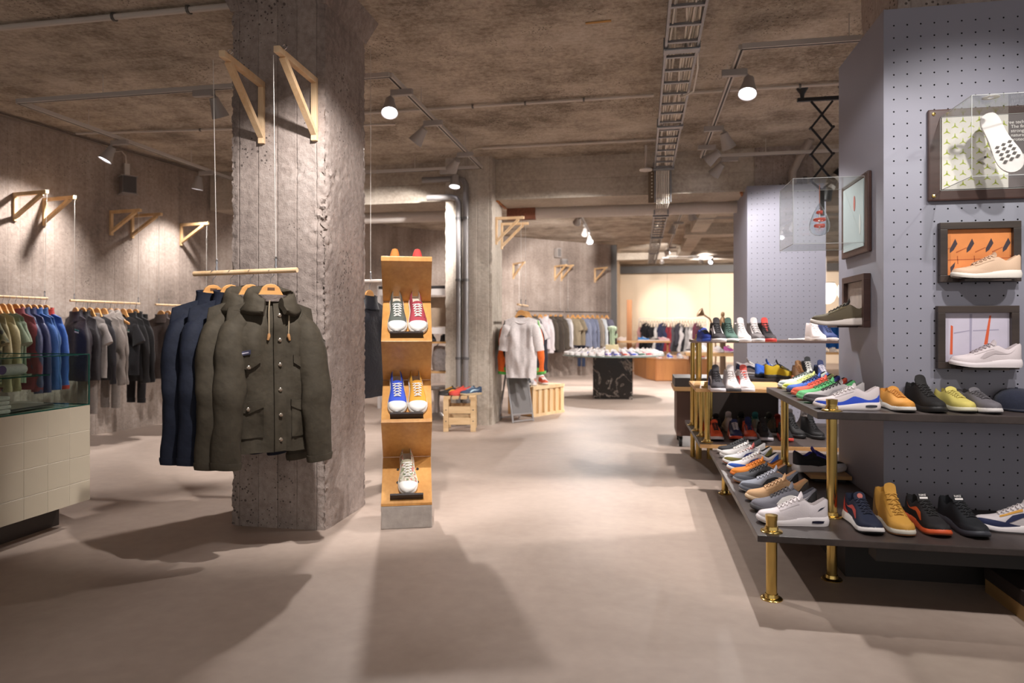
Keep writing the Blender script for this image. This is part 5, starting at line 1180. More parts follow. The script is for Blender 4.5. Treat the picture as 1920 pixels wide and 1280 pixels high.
# side face: board with acrylic box and glass drop, frame with olive shoe
k = 1.21 / 1.45
t = thing('wall_display_box', 'clear acrylic box with a hanging drop on the side of the near column', 'display box', (KX0 - .001, 4.15, 1.60))
part('backboard', MB().box(-.022, 0, -.24, .24, 0, .43), BRD, t, bevel=.006)
part('blue_card', MB().box(-.026, -.0225, -.185, .185, .035, .40), mat('#a9b6bb', .6), t)
part('print_marks', MB().lathe([(.02, 0), (.02, .001), (0, .0012)], 16, Matrix.Translation((-.0265, -.03, .29)) @ Matrix.Rotation(-PI / 2, 4, 'Y') @ Matrix.Diagonal((2.2, .8, 1, 1)), cap=False), mat('#b05a50', .6), t)
part('print_marks', MB().lathe([(.02, 0), (.02, .001), (0, .0012)], 16, Matrix.Translation((-.0265, -.13, .16)) @ Matrix.Rotation(-PI / 2, 4, 'Y') @ Matrix.Diagonal((2.8, .7, 1, 1)), cap=False), mat('#c4c9ca', .6), t)
xa, xb, ya, yb2, za, zb_ = -.385, -.022, -.19, .17, .052, .41
for nm, q in (('front_pane', (xa, xb, ya, ya + .004, za, zb_)), ('back_pane', (xa, xb, yb2 - .004, yb2, za, zb_)), ('side_pane', (xa, xa + .004, ya + .0045, yb2 - .0045, za, zb_)), ('top_pane', (xa + .0045, xb, ya + .0045, yb2 - .0045, zb_ - .004, zb_)), ('bottom_pane', (xa + .0045, xb, ya + .0045, yb2 - .0045, za, za + .004))): part(nm, MB().box(*q), ACR, t)
cn = [(x, y, z) for x in (xa, xb) for y in (ya, yb2) for z in (za, zb_)]
for i in range(8):
    for j in range(i + 1, 8):
        if sum(abs(cn[i][q] - cn[j][q]) > 1e-6 for q in range(3)) == 1: part('polished_edge', MB().bar(cn[i], cn[j], .0022, .0022), AE, t)
dr = thing('glass_drop', 'clear drop with three red coils hanging inside the acrylic box', 'ornament', (KX0 - .001 - .205, 4.14, 1.715))
part('shell', MB().lathe([(.0, .0), (.025, .004), (.046, .022), (.055, .05), (.052, .08), (.038, .12), (.018, .16), (.004, .185), (0, .188)], 24, cap=False), glass('#f6fbff', alpha=.35, edge=1.0), dr, smooth=60)
for z, r, h in ((.052, .026, .012), (.088, .03, .01), (.128, .014, .012)): part('red_coil', MB().tube([(r * math.cos(a), r * math.sin(a), z + h * a / 12.6) for a in [12.6 * q / 40 for q in range(41)]], .004, 6), mat('#d8482e', .35), dr, smooth=60)
part('glass_rod', MB().tube([(0, 0, .03), (0, 0, .15)], .004, 8), mat('#e6e2e0', .15), dr, smooth=60); part('cord', MB().tube([(0, 0, .186), (0, 0, .291)], .0015, 6), mat('#a85a40', .6), dr)
t = thing('picture_frame', 'dark wooden frame on the column side behind an olive shoe', 'picture frame', (KX0 - .001, 4.13, 1.195))
b = .035
part('rail', MB().box(-.035, 0, -.2, .2, 0, b), BRD, t, bevel=.002); part('rail', MB().box(-.035, 0, -.2, .2, .29 - b, .29), BRD, t, bevel=.002)
part('stile', MB().box(-.035, 0, -.2, -.2 + b, b, .29 - b), BRD, t, bevel=.002); part('stile', MB().box(-.035, 0, .2 - b, .2, b, .29 - b), BRD, t, bevel=.002); part('picture', MB().box(-.012, -.003, -.165, .165, b, .29 - b), mat('#a89b93', .6, grain=.2, scale=14), t)
part('shoe_ledge', MB().box(-.14, -.035, -.1, .1, 0, .01), BRD, t)
shoe('trainer', (KX0 - .12, 4.03, 1.2055), PI - .35, C_('#5c5240', '#cfc4bd', '#8a7f78', lin='#1e1c1a', toe='#5a5040', heel='#54493a', eye='#64583f', lace='#4a4234', tongue='#2a2622'), 'olive suede sneaker with pale sole sticking out of the side frame')
# ------------------------------------------------------------------ second shelf unit
shelf_board('wall_shelf', 'low dark shelf with oak front edge behind the near shelves', [(.455, 5.47), (1.9, 5.50), (1.9, 6.85), (.43, 6.85)], .26, .29, DARKW, ((.455, 5.466), (1.9, 5.496), OAK))
shelf_board('wall_shelf', 'oak shelf on brass posts with three high-top sneakers', [(.425, 5.45), (1.15, 5.47), (1.15, 6.2), (.425, 6.2)], .695, .722, OAK)
shelf_board('wall_shelf', 'dark shelf with the yellow and black sneaker', [(.92, 6.28), (2.1, 6.3), (2.1, 6.62), (.92, 6.62)], .70, .745, DARKW)
shelf_board('wall_shelf', 'top dark shelf carrying a line of high-top sneakers', [(.455, 6.28), (2.3, 6.33), (2.3, 6.68), (.455, 6.66)], 1.055, 1.082, wood('#4a3a36', '#6a5650', .45, 4, (.12, 1, 1)))
for k, (x, y) in enumerate(((.520, 5.56), (.505, 5.86), (.49, 6.16), (.478, 6.5))):
    post(x, y, .0 if k == 3 else .29, (.765 if k == 0 else .694 if k < 3 else 1.05), 'brass post at the left edge of the oak shelf, %s from the front' % ORD[k], (.29, .722) if k == 0 else (.29,), cap=(k == 0), r=.021)
for k, x in enumerate((.525, .622)): post(x, 6.42, .0, 1.13, 'thick brass post through the top shelf, %s of two' % ('left' if k == 0 else 'right'), (1.082,), r=.026)
for k, (x, y) in enumerate(((1.3, 6.59), (1.05, 5.9), (.85, 5.6))): post(x, y, 0, (.699 if k == 0 else .258), 'hidden brass post under the shelf %s' % ('with the yellow sneaker', 'with the orange sneakers, rear', 'with the orange sneakers, front')[k], (0,), cap=False, r=.021)
post(2.0, 6.45, 0, 1.054, 'brass post behind the near column under the top shelf', (0,), cap=False, r=.021)
t = thing('storage_box', 'dark brown storage box under the oak shelf', 'box', (.66, 6.66, .2905)); part('box_body', MB().box(0, .6, 0, .06, 0, .40), mat('#2e2522', .6), t, bevel=.004); part('lid', MB().box(-.005, .605, -.005, .065, .4005, .404), mat('#3a302c', .6), t)
t = thing('rolling_cart', 'brown rolling cart with dark top at the end of the shelves', 'cart', (.34, 7.0, 0))
part('body', MB().box(.02, .75, 0, .5, .11, .60), mat('#5c4238', .6), t, bevel=.004); part('top', MB().box(0, .78, -.02, .52, .60, .69), mat('#3a322f', .5), t, bevel=.004); part('edge_rail', MB().box(-.01, .79, -.03, .53, .56, .60), OAK, t)
for x in (.06, .7):
    for y in (.05, .45): part('caster', MB().lathe([(.05, -.015), (.05, .015)], 16, Matrix.Translation((x, y, .05)) @ Matrix.Rotation(PI / 2, 4, 'Y')), mat('#1b1a1a', .5), t, smooth=40); part('caster_fork', MB().box(x - .02, x + .02, y - .015, y + .015, .07, .11), mat('#77716c', .4, .7), t)
def toes(tips, z, cols, group, yaw=0.0, scale=1.0):
    for (px, py), (kind, C, lab) in zip(tips, cols):
        p = atz(px, py, z + .004); L = KINDS[kind]['L'] * scale; ya = -PI / 2 + yaw + random.uniform(-.05, .05)
        shoe(kind, (p.x - math.cos(ya) * L / 2, p.y - math.sin(ya) * L / 2, z + .0005), ya, C, lab, group, scale=scale)
toes([(1345, 826), (1381, 825), (1408, 825), (1439, 827), (1476, 828)], .29, [
 ('trainer', C_('#e0603c', '#c2b4b4', lace='#26222a', tongue='#d85a3a', lin='#1e1a1c'), 'orange running shoe with black laces on the low oak-edged shelf'),
 ('trainer', C_('#2c3560', '#d8502e', lace='#c8c4cc', heel='#d8562f', lin='#22262e'), 'navy running shoe with orange sole on the low oak-edged shelf'),
 ('mid', C_('#dc5a38', '#b9aab2', toe='#dc5a38', tongue='#262c58', lace='#2a3058', eye='#262c58', lin='#2a3058'), 'orange basketball shoe with navy tongue on the low oak-edged shelf'),
 ('mid', C_('#232022', '#bfb6ba', lace='#1e1c1e', lin='#181618', stripe='#3a3638'), 'black basketball shoe with pale sole on the low oak-edged shelf'),
 ('mid', C_('#252223', '#cc4438', lace='#1e1c1e', lin='#181618'), 'black basketball shoe with red sole on the low oak-edged shelf')], 'front row on the low oak-edged shelf')
def heels(tips, z, cols, group, yaw=0.0):
    for (px, py), (kind, C, lab) in zip(tips, cols):
        p = atz(px, py, z); shoe(kind, (p.x, p.y, z + .0005), PI / 2 + yaw + random.uniform(-.15, .15), C, lab, group, detail=1)
heels([(1342, 805), (1366, 805), (1390, 805), (1416, 806), (1440, 806), (1458, 806)], .29, [
 ('trainer', C_('#1f1c1d', '#26221f'), 'black shoe behind the orange running shoe'), ('mid', C_('#b8b0b0', '#d0c8c6', lin='#a8a0a0', heel='#c4bcbc'), 'white shoe in the back row of the low oak-edged shelf'), ('mid', C_('#24211f', '#2c2826', heel='#302a28'), 'dark shoe between white and teal ones in the back row'),
 ('mid', C_('#2f6a68', '#b0a8a0', heel='#8f8a80'), 'teal shoe in the back row of the low oak-edged shelf'), ('mid', C_('#2c2820', '#3a342c', heel='#5a4c3a'), 'black and olive shoe in the back row'), ('trainer', C_('#8a2c26', '#2a2624', heel='#c04a38'), 'dark red shoe in the back row of the low oak-edged shelf')], 'back row on the low oak-edged shelf')
heels([(1480, 806), (1506, 806)], .29, [('high', C_('#9a908c', '#b4aca6', lin='#6a6462', heel='#a8a09a'), 'grey boot in the back row, left of two'), ('high', C_('#a69c98', '#bcb4ae', lin='#6a6462', heel='#aca49e'), 'grey boot in the back row, right of two')], 'grey boots in the back row')
toes([(1505, 822), (1540, 824)], .29, [('high', C_('#191718', '#1c1a1a', lace='#222022'), 'black high-top behind the purple shoe, left one'), ('high', C_('#1c1a1b', '#201e1e', lace='#242224'), 'black high-top behind the purple shoe, right one')], 'black high-tops behind the platform', yaw=.3)
toes([(1348, 735), (1377, 735), (1404, 735)], .722, [
 ('high', C_('#3a363a', '#c6bdbf', lace='#2e2a2e', heel='#3c58b8', eye='#2c282c', lin='#c8c4cc', stripe='#c9c5cc'), 'black high-top with blue and white collar on the oak shelf'),
 ('high', C_('#cfc6c4', '#3a3638', lace='#d8d0ce', toe='#c4bbb9', lin='#b8923c', eye='#c8bfbd'), 'white high-top with dark sole and gold lining on the oak shelf'),
 ('high', C_('#d4cacb', '#dcd3d3', lace='#d8cecf', toe='#d8cfd0', stripe='#c84a48', lin='#cfc5c6', tongue='#d05a50'), 'white high-top with red tongue on the oak shelf')], 'high-tops on the oak shelf', yaw=.05)
def sides(tips, z, cols, group, yaw=PI):
    for (px, py), (kind, C, lab) in zip(tips, cols):
        p = atz(px, py, z); shoe(kind, (p.x, p.y, z + .0005), yaw + random.uniform(-.08, .08), C, lab, group)
sides([(1410, 703)], .745, [('mid', C_('#d2c9ca', '#cfc6c4', toe='#26262e', stripe='#262a40', heel='#2a2e48', lin='#c0b8b8')), ][:0] or [('mid', C_('#d2c9ca', '#cfc6c4', stripe='#262a40', heel='#2a2e48', lin='#c0b8b8', toe='#cfc6c4'), 'white and navy mid-top lying behind the white high-tops')], 'sneakers on the dark middle shelf', yaw=.0)
sides([(1447, 707), (1466, 709)], .745, [('mid', C_('#3a6ad8', '#2c2c34', heel='#4a7ae0', lin='#3a3e4a', toe='#34353e', eye='#2e2f38'), 'bright blue sneaker behind the yellow one'), ('mid', C_('#b59a1e', '#26231f', toe='#b99e22', lin='#22201e', eye='#211f1d', tongue='#242220', lace='#2a2724', heel='#b59a1e'), 'yellow and black foam sneaker on the dark shelf')], 'sneakers on the dark middle shelf', yaw=.05)
toes([(1505, 714), (1522, 712), (1550, 713)], .745, [('mid', C_('#6a4a30', '#c87a5a', lin='#2a221c', lace='#a8784c', tongue='#7a5634'), 'brown patterned mid-top on the dark shelf'), ('high', C_('#2a2a2c', '#6a6462', lin='#1a1a1c', heel='#3aa89a', toe='#7a7470'), 'black high-top with teal heel tab on the dark shelf'), ('mid', C_('#2c3358', '#c4bcc2', lin='#1c1a20', toe='#3a4270', lace='#c8c2cc'), 'navy mid-top on the dark shelf near the column')], 'sneakers on the dark middle shelf')
toes([(1330, 640), (1351, 641), (1374, 641), (1398, 641), (1424, 641), (1446, 641), (1541, 639), (1562, 639)], 1.082, [
 ('court', C_('#3a4aa0', '#3c5ac0', lin='#24242c', toe='#2c3a88', lace='#3a3a44'), 'blue low sneaker at the left end of the top shelf'),
 ('high', C_('#2e2a2c', '#d0c8c6', out='#d0c8c6', lace='#262224', eye='#c8c0c0', lin='#1c1a1c', stripe='#c8c0c0'), 'black high-top with white sole on the top shelf'),
 ('high', C_('#41584f', '#d0c9c5', out='#3a4f47', lace='#3a4f47', lin='#2a3832'), 'dark green high-top on the top shelf'),
 ('high', C_('#dcd3d2', '#e0d8d6', lace='#e4dcda', lin='#cfc6c4', toe='#e0d8d6'), 'all white high-top in the middle of the top shelf'),
 ('high', C_('#6e6868', '#cfc6c4', lace='#d4ccca', eye='#d8d0ce', lin='#c8c0be', tongue='#d0c8c6', toe='#5c5656'), 'grey and white high-top on the top shelf'),
 ('high', C_('#383436', '#c23a34', lace='#2a2628', lin='#c8443c', tongue='#c8443c', toe='#4a4648', eye='#332f31'), 'black high-top with red collar and sole on the top shelf'),
 ('high', C_('#d4cbcc', '#cfc6c4', lace='#dcd3d3', lin='#c4bbba', toe='#dad1d1'), 'white high-top at the right end of the top shelf'),
 ('high', C_('#2f3a62', '#c8bcb8', lace='#2a3456', lin='#24407a', toe='#333e68'), 'navy high-top at the right end of the top shelf')], 'high-tops on the top shelf', yaw=.12, scale=.97)
p = atz(1452, 634, 1.083); q = atz(1528, 633, 1.083)
rr = []
for i in range(13):
    u = i / 12; c = p.lerp(q, u); rr.append([Vector((c.x, 6.38 + .2 * v, 1.0825 + (.004 + .014 * abs(noise.noise(Vector((u * 5, v * 3, 1))))) )) for v in [k / 8 for k in range(9)]])
mb = MB(); mb.rings(rr, False, False, closed=False); mb.rings([[v - Vector((0, 0, v.z - 1.0824)) for v in r] for r in rr], False, False, closed=False)
tag(part('folded_cloth', mb, cloth('#dcd3d0'), None, smooth=60), 'crumpled white cloth lying on the top shelf between the high-tops', 'cloth')

# ------------------------------------------------------------------ round glass table of sneakers
TC = Vector((-.45, 11.75, 0)); TR = .86; TZt = .72
t = thing('display_table', 'round glass topped table on a black marble block', 'table', TC)
def marble():
    m, nt, b = new_mat('black_marble'); b.inputs['Roughness'].default_value = .18
    tc = N(nt, 'ShaderNodeTexCoord'); mp = N(nt, 'ShaderNodeMapping'); mp.inputs['Rotation'].default_value = (.3, .7, .4); nt.links.new(tc.outputs['Object'], mp.inputs[0])
    nz = N(nt, 'ShaderNodeTexNoise', Scale=3.2, Detail=8.0, Roughness=.62, Distortion=1.6); nt.links.new(mp.outputs[0], nz.inputs[0])
    sb = N(nt, 'ShaderNodeMath', operation='SUBTRACT'); sb.inputs[1].default_value = .5; nt.links.new(nz.outputs[0], sb.inputs[0]); ab = N(nt, 'ShaderNodeMath', operation='ABSOLUTE'); nt.links.new(sb.outputs[0], ab.inputs[0])
    r = N(nt, 'ShaderNodeValToRGB'); e = r.color_ramp.elements; e[0].position = 0; e[1].position = .022; e[0].color = (*lin('#a89c92'), 1); e[1].color = (*lin('#17110f'), 1)
    nt.links.new(ab.outputs[0], r.inputs[0]); nt.links.new(r.outputs[0], b.inputs['Base Color']); return m
part('marble_block', MB().box(-.32, .33, -.35, .3, 0, TZt - .03), marble(), t, bevel=.006)
part('glass_top', MB().lathe([(0, TZt - .012), (TR - .004, TZt - .012), (TR, TZt - .009), (TR, TZt - .003), (TR - .004, TZt), (0, TZt)], 64, cap=False), mat('#8fa39c', .08, spec=.6), t, smooth=30)
part('under_frame', MB().box(-.55, .55, -.5, -.46, TZt - .03, TZt - .012).box(-.55, .55, .42, .46, TZt - .03, TZt - .012), mat('#b08a62', .5), t)
part('wheel_block', MB().box(-.74, -.66, -.22, -.12, TZt - .07, TZt - .013), mat('#cfc8c2', .5), t)
tcols = [('#d9d4d2', None, 'white'), ('#d3ccc8', '#c8b878', 'white and gold'), ('#d6d0ce', '#3c4a66', 'white and navy'), ('#dcd7d4', None, 'chalk white'), ('#d0c8c6', '#b8b0c0', 'pale grey'), ('#d8d2cf', '#5a5aa8', 'white and indigo'), ('#d2c9c6', '#c8a890', 'cream'), ('#cfc4c2', None, 'blush white'), ('#d4ccd2', '#6a4ab8', 'white and purple'), ('#cfcad2', '#4a5ac0', 'white and blue'), ('#d8cccb', '#e0503c', 'white and red'), ('#d0cdd6', '#3a5ad0', 'white and royal blue'), ('#d4d0ca', '#2f6a52', 'white and green'), ('#d6cac9', '#b83a44', 'white and crimson'), ('#d2c8c4', None, 'off white'), ('#cfc5c2', None, 'greyish white')]
n = 34
for i in range(n):
    a = -PI / 2 + (i - 8.5) * 2 * PI / n; c, s_, nm = tcols[i % 16]; d = Vector((math.cos(a), math.sin(a), 0)); pos = TC + d * (TR - .155); ya = a + .25
    shoe('court', (pos.x, pos.y, TZt + .0005), ya, dict(C_(c, '#dcd6d2', lin='#c8c0bc', lace='#dcd6d4', tongue=c), **({'stripe': s_, 'heel': s_, 'toe': s_} if s_ and i in range(8, 16) else {'stripe': s_} if s_ else {})), '%s sneaker on the round glass table, %s around from its left' % (nm, ORD[i]), 'sneakers fanned round the glass table', detail=1)
for i in range(12):
    a = i * 2 * PI / 12; d = Vector((math.cos(a), math.sin(a), 0)); pos = TC + d * .36
    if abs(a - PI / 2) < .4: continue
    shoe('court', (pos.x, pos.y, TZt + .0005), a, C_('#d8d2d0', '#dcd6d2', lin='#c8c0bc', tongue='#d0c8c8'), 'white sneaker of the inner ring on the glass table, %s round' % ORD[i], 'inner ring of sneakers on the glass table', detail=0)
blk = thing('wood_block', 'pale wooden block on the glass table under a green cactus', 'block', (TC.x - .02, TC.y + .08, TZt)); part('block_body', MB().box(-.11, .11, -.06, .06, 0, .17), wood('#cdb48c', '#e2cda6', .6), blk, bevel=.004)
cac = thing('cactus_ornament', 'pale green cactus ornament standing on the wooden block', 'ornament', (TC.x - .02, TC.y + .08, TZt + .1705))
rr = []
for z, r in ((0, .035), (.05, .04), (.15, .042), (.22, .045), (.25, .075), (.29, .08), (.31, .06), (.32, .02)): rr.append([Vector(((r + .006 * math.cos(8 * 2 * PI * j / 48)) * math.cos(2 * PI * j / 48), (r + .006 * math.cos(8 * 2 * PI * j / 48)) * math.sin(2 * PI * j / 48), z)) for j in range(48)])
part('stem', MB().rings(rr), mat('#a9b79a', .7, grain=.15, scale=40), cac, smooth=60); part('arm', MB().tube([(.03, 0, .12), (.075, 0, .13), (.08, 0, .19)], [.02, .022, .012], 10), mat('#a9b79a', .7), cac, smooth=60)

# ------------------------------------------------------------------ pallet stands, crates and the A-frame by the far pillar
PAL = wood('#b99468', '#dabb90', .65, 6, (.15, 1, 1))
def pallet(name, label, loc, rz, W, D, H, slats=4):
    t = thing(name, label, 'stand', loc, rz)
    for x in (-W / 2 + .03, W / 2 - .03):
        for y in (-D / 2 + .03, D / 2 - .03): part('leg', MB().box(x - .03, x + .03, y - .03, y + .03, 0, H - .03), PAL, t, bevel=.003)
    for z in (H * .30, H * .62):
        for y in (-D / 2 + .008, D / 2 - .008): part('cross_slat', MB().box(-W / 2 + .061, W / 2 - .061, y - .009, y + .009, z - .04, z + .04), PAL, t, bevel=.002)
    for k in range(slats): x = lerp(-W / 2 + .04, W / 2 - .04, k / (slats - 1)); part('top_slat', MB().box(x - .036, x + .036, -D / 2, D / 2, H - .03, H), PAL, t, bevel=.002)
    for x in (-W / 2 + .03, W / 2 - .03):
        for z in (H * .30, H * .62): part('bolt', MB().lathe([(.007, 0), (.006, .004)], 8, Matrix.Translation((x, -D / 2 - .0005, z)) @ Matrix.Rotation(PI / 2, 4, 'X')), mat('#4a4a50', .4, .7), t)
    return t
pallet('pallet_stool', 'pallet wood stool with three sneakers before the far pillar', (-2.06, 7.72, 0), .2, .37, .36, .40)
for k, (x, C, lab) in enumerate(((-.12, C_('#26221f', '#241f1c', stripe='#c88a2c', lace='#c8922e', lin='#b8785a'), 'black and amber sneaker on the pallet stool'), (.0, C_('#c8463a', '#b83c34', lace='#d8604e', lin='#a8544a'), 'red sneaker on the pallet stool'), (.12, C_('#37475e', '#b09a78', stripe='#a8c0cc', lace='#8aa0b0', lin='#2a3442', heel='#2c3a50'), 'navy sneaker with pale stripes on the pallet stool'))):
    shoe('court', (-2.06 + x * 1.0, 7.72 + .03 * k - .03, .4005), PI + .75, C, lab, 'sneakers on the pallet stool')
pallet('pallet_rack', 'tall pallet wood rack half hidden behind the zigzag stand', (-2.78, 8.05, 0), .15, .34, .34, .78, 4)
# A-frame sign
fa = atz(962, 793, 0); fb = atz(1000, 789, 0); ba = atz(936, 791, 0); u = (fb - fa); W = u.length; u.normalize(); vN = Vector((-u.y, u.x, 0))
t = thing('a_frame_sign', 'grey A-frame sign with silver edges standing beside the far pillar', 'sign', fa, math.atan2(u.y, u.x))
Hh = .62; lean = .14; SIL = mat('#b9b7b8', .3, .7)
def slope(z): return lean * z / Hh
part('panel', MB().add([(.015, slope(.1) - .004, .1), (W - .015, slope(.1) - .004, .1), (W - .015, lean - .004, Hh), (.015, lean - .004, Hh), (.015, slope(.1) + .006, .1), (W - .015, slope(.1) + .006, .1), (W - .015, lean + .006, Hh), (.015, lean + .006, Hh)], [(0, 1, 2, 3), (7, 6, 5, 4), (0, 4, 5, 1), (1, 5, 6, 2), (2, 6, 7, 3), (3, 7, 4, 0)]), mat('#6f6b6a', .6), t)
for x in (0.0, W): part('front_leg', MB().bar((x, 0, 0), (x, lean, Hh + .01), .022, .014, up=(0, 1, 0)), SIL, t, bevel=.002); part('rear_leg', MB().bar((x, .30, 0), (x, lean + .012, Hh), .022, .014, up=(0, 1, 0)), SIL, t, bevel=.002)
for z in (.02, .1, Hh): part('cross_rail', MB().bar((0, slope(z), z), (W, slope(z), z), .02, .02), SIL, t, bevel=.002)
part('cross_rail', MB().bar((0, .28, .04), (W, .28, .04), .016, .016), SIL, t)
# slatted crate with shoes and cleaning bottles
CRT = wood('#d0a878', '#ecd0a6', .6, 6, (1, 1, .15))
t = thing('slatted_crate', 'pale slatted wooden crate behind the A-frame sign', 'crate', (-1.42, 9.35, 0), -.5)
W, D, H = .44, .72, .40
part('crate_body', MB().box(-W / 2 + .012, W / 2 - .012, -D / 2 + .012, D / 2 - .012, .01, H - .012), wood('#b98a55', '#d2a670', .6), t)
for k in range(6): y = lerp(-D / 2 + .04, D / 2 - .04, k / 5); part('side_slat', MB().box(W / 2 - .011, W / 2 + .006, y - .036, y + .036, 0.04, H), CRT, t, bevel=.002)
for z in (.02, H - .02): part('side_rail', MB().box(W / 2 + .0065, W / 2 + .016, -D / 2, D / 2, z - .02, z + .02), CRT, t)
for k in range(3): x = lerp(-W / 2 + .09, W / 2 - .09, k / 2); part('end_panel', MB().box(x - .065, x + .065, -D / 2, -D / 2 + .011, .04, H - .01), wood('#b98a55', '#cfa26c', .6), t)
part('lid', MB().box(-W / 2, W / 2, -D / 2, D / 2, H - .011, H), CRT, t)
part('handle', MB().box(-.02, .05, -D / 2 - .03, -D / 2, .05, .09), CRT, t)
cm = Matrix.Translation((-1.42, 9.35, 0)) @ Matrix.Rotation(-.5, 4, 'Z')
for k, (x, y, C, lab) in enumerate(((-.14, -.18, C_('#d2cbc9', '#d8d2d0', lin='#3a3638', stripe='#2a2a30'), 'white and black sneaker'), (.02, -.12, C_('#c9c2c4', '#ddd6d4', stripe='#c84a3a'), 'grey white sneaker with red stripe'), (-.12, .06, C_('#c8604a', '#d8d0cc', stripe='#8a2c28'), 'coral sneaker'), (.05, .1, C_('#d05a3e', '#ddd6d2'), 'orange red sneaker'), (-.08, .27, C_('#d8d2d0', '#dcd6d2', stripe='#b05060'), 'white sneaker with pink stripe'))):
    p = cm @ Vector((x, y, .4005)); shoe('court', p, -.5 - PI / 2 + .9, C, lab + ' on the slatted crate', 'sneakers on the slatted crate', detail=1)
for k, (x, c1, c2, lab) in enumerate(((.06, '#3a56b0', '#8a6a54', 'small bottle with blue cap on the slatted crate'), (.13, '#1c1a1c', '#222022', 'small black bottle on the slatted crate'))):
    p = cm @ Vector((x, -.31, .4005)); b_ = thing('cleaner_bottle', lab, 'bottle', p); part('bottle', MB().lathe([(.02, 0), (.022, .01), (.022, .07), (.012, .085)], 14), mat(c2, .3), b_, smooth=50); part('cap', MB().lathe([(.013, .0855), (.012, .12), (.006, .125)], 12), mat(c1, .4), b_, smooth=50); part('label', MB().lathe([(.0225, .02), (.0225, .05)], 14, cap=False), mat('#c8c2ba', .6), b_, smooth=50)

# ------------------------------------------------------------------ shirts hanging from the far pillar
for k, (y, z, lab) in enumerate(((8.28, 2.555, 'timber bracket on the far pillar side, higher and left'), (8.62, 2.535, 'timber bracket on the far pillar side, lower and right'))): bracket((QX1, y, z), PI / 2, lab, .36, .34, m=PINE)
hanging_rail((-1.44, 8.05, 1.465), (-1.44, 8.80, 1.465), 'short timber rail end-on with white and green sports shirts', [(-1.44, 8.28, 2.52), (-1.44, 8.62, 2.5)], .013)
WHS = cloth('#cfc6c4')
loc = (-1.52, 8.12, 1.465 - .105)
loc = (-1.41, 8.12, 1.465 - .103)
j = garment('jersey', loc, .12, '#cfc6c4', 'large white sports shirt with grey shoulder print in front of the far rail', 'shirt', name='sports_shirt', trim='#cfc6c4')
K = GK['jersey']
for x0, x1 in ((-.20, -.13), (.12, .20)): part('shoulder_print', front_patch(K, x0, x1, .10, .30, .004, 5, 6, 1.0), mat('#a79f9c', .5, grain=.5, scale=70), j, smooth=60)
part('inner_neck', MB().lathe([(0, 0), (.07, 0)], 20, Matrix.Translation((0, .012, -.055)) @ Matrix.Rotation(-.5, 4, 'X') @ Matrix.Diagonal((1, .6, 1, 1)), cap=False), mat('#3a3640', .8), j)
hanger(loc, .12, 'pale wooden hanger of the large white sports shirt')
for i, (kind, c, sl, tr, lab, nm) in enumerate((('long', '#2a2829', '#e0692c', '#57a34a', 'black sports top with orange sleeves behind the white shirt', 'sports_jersey'), ('long', '#7fbf6a', '#2a2a2e', '#7fbf6a', 'lime green sports top behind the white shirt', 'sports_jersey'), ('tee', '#c8bfbe', None, None, 'plain white t-shirt behind the green top', 't_shirt'), ('long', '#2c2a2c', '#333038', None, 'black long sports shirt deepest on the pillar rail', 'sports_jersey'), ('tee', '#b0a8a8', None, None, 'grey t-shirt at the back of the pillar rail', 't_shirt'))):
    l2 = (-1.44, 8.27 + .105 * i, 1.465 - .103); garment(kind, l2, .05 + .04 * (i % 2), c, lab, 'shirt', 'sports shirts on the pillar rail', name=nm, sleeve=sl, trim=tr, var=i % 3); hanger(l2, .05, 'pale wooden hanger behind the white sports shirt, %s' % ORD[i], 'hangers on the pillar rail')

# ------------------------------------------------------------------ racks on the diagonal wall
ang = math.atan2(DDIR.y, DDIR.x)
def dgl(px, off):
    d = ray(px, 600); A = DA + DN * off; # intersect the ground ray with the line parallel to the wall
    # EYE.xy + t d = A + s DDIR
    det = d.x * (-DDIR.y) - d.y * (-DDIR.x); rx, ry = A.x, A.y; tt = (rx * (-DDIR.y) - ry * (-DDIR.x)) / det; return Vector((d.x * tt, d.y * tt, 0))
for k, px in enumerate((962, 1040, 1052, 1115)):
    p = dgl(px, 0); bracket((p.x, p.y, 2.66), ang, 'timber bracket on the diagonal concrete wall, %s from the left' % ORD[k], .48, .36, 'brackets on the diagonal wall', PINE_L)
RAILM = mat('#6d6864', .35, .8)
def dgrack(px0, px1, items, rail, grp, hl):
    a = dgl(px0, .48); b = dgl(px1, .48); z = 1.545
    hanging_rail((a.x, a.y, z), (b.x, b.y, z), 'grey metal rail on cables along the diagonal wall, %s' % rail, [(*(a.lerp(b, .06))[:2], 2.62), (*(a.lerp(b, .94))[:2], 2.62)], .014, RAILM)
    rack(items, a.lerp(b, .0), b, z, ang + PI / 2 - PI, rail, grp, hl, jit=.25)
g = lambda k, c, nm, d_, cat='shirt', **kw: (k, c, nm, d_, cat, kw) if kw else (k, c, nm, d_, cat)
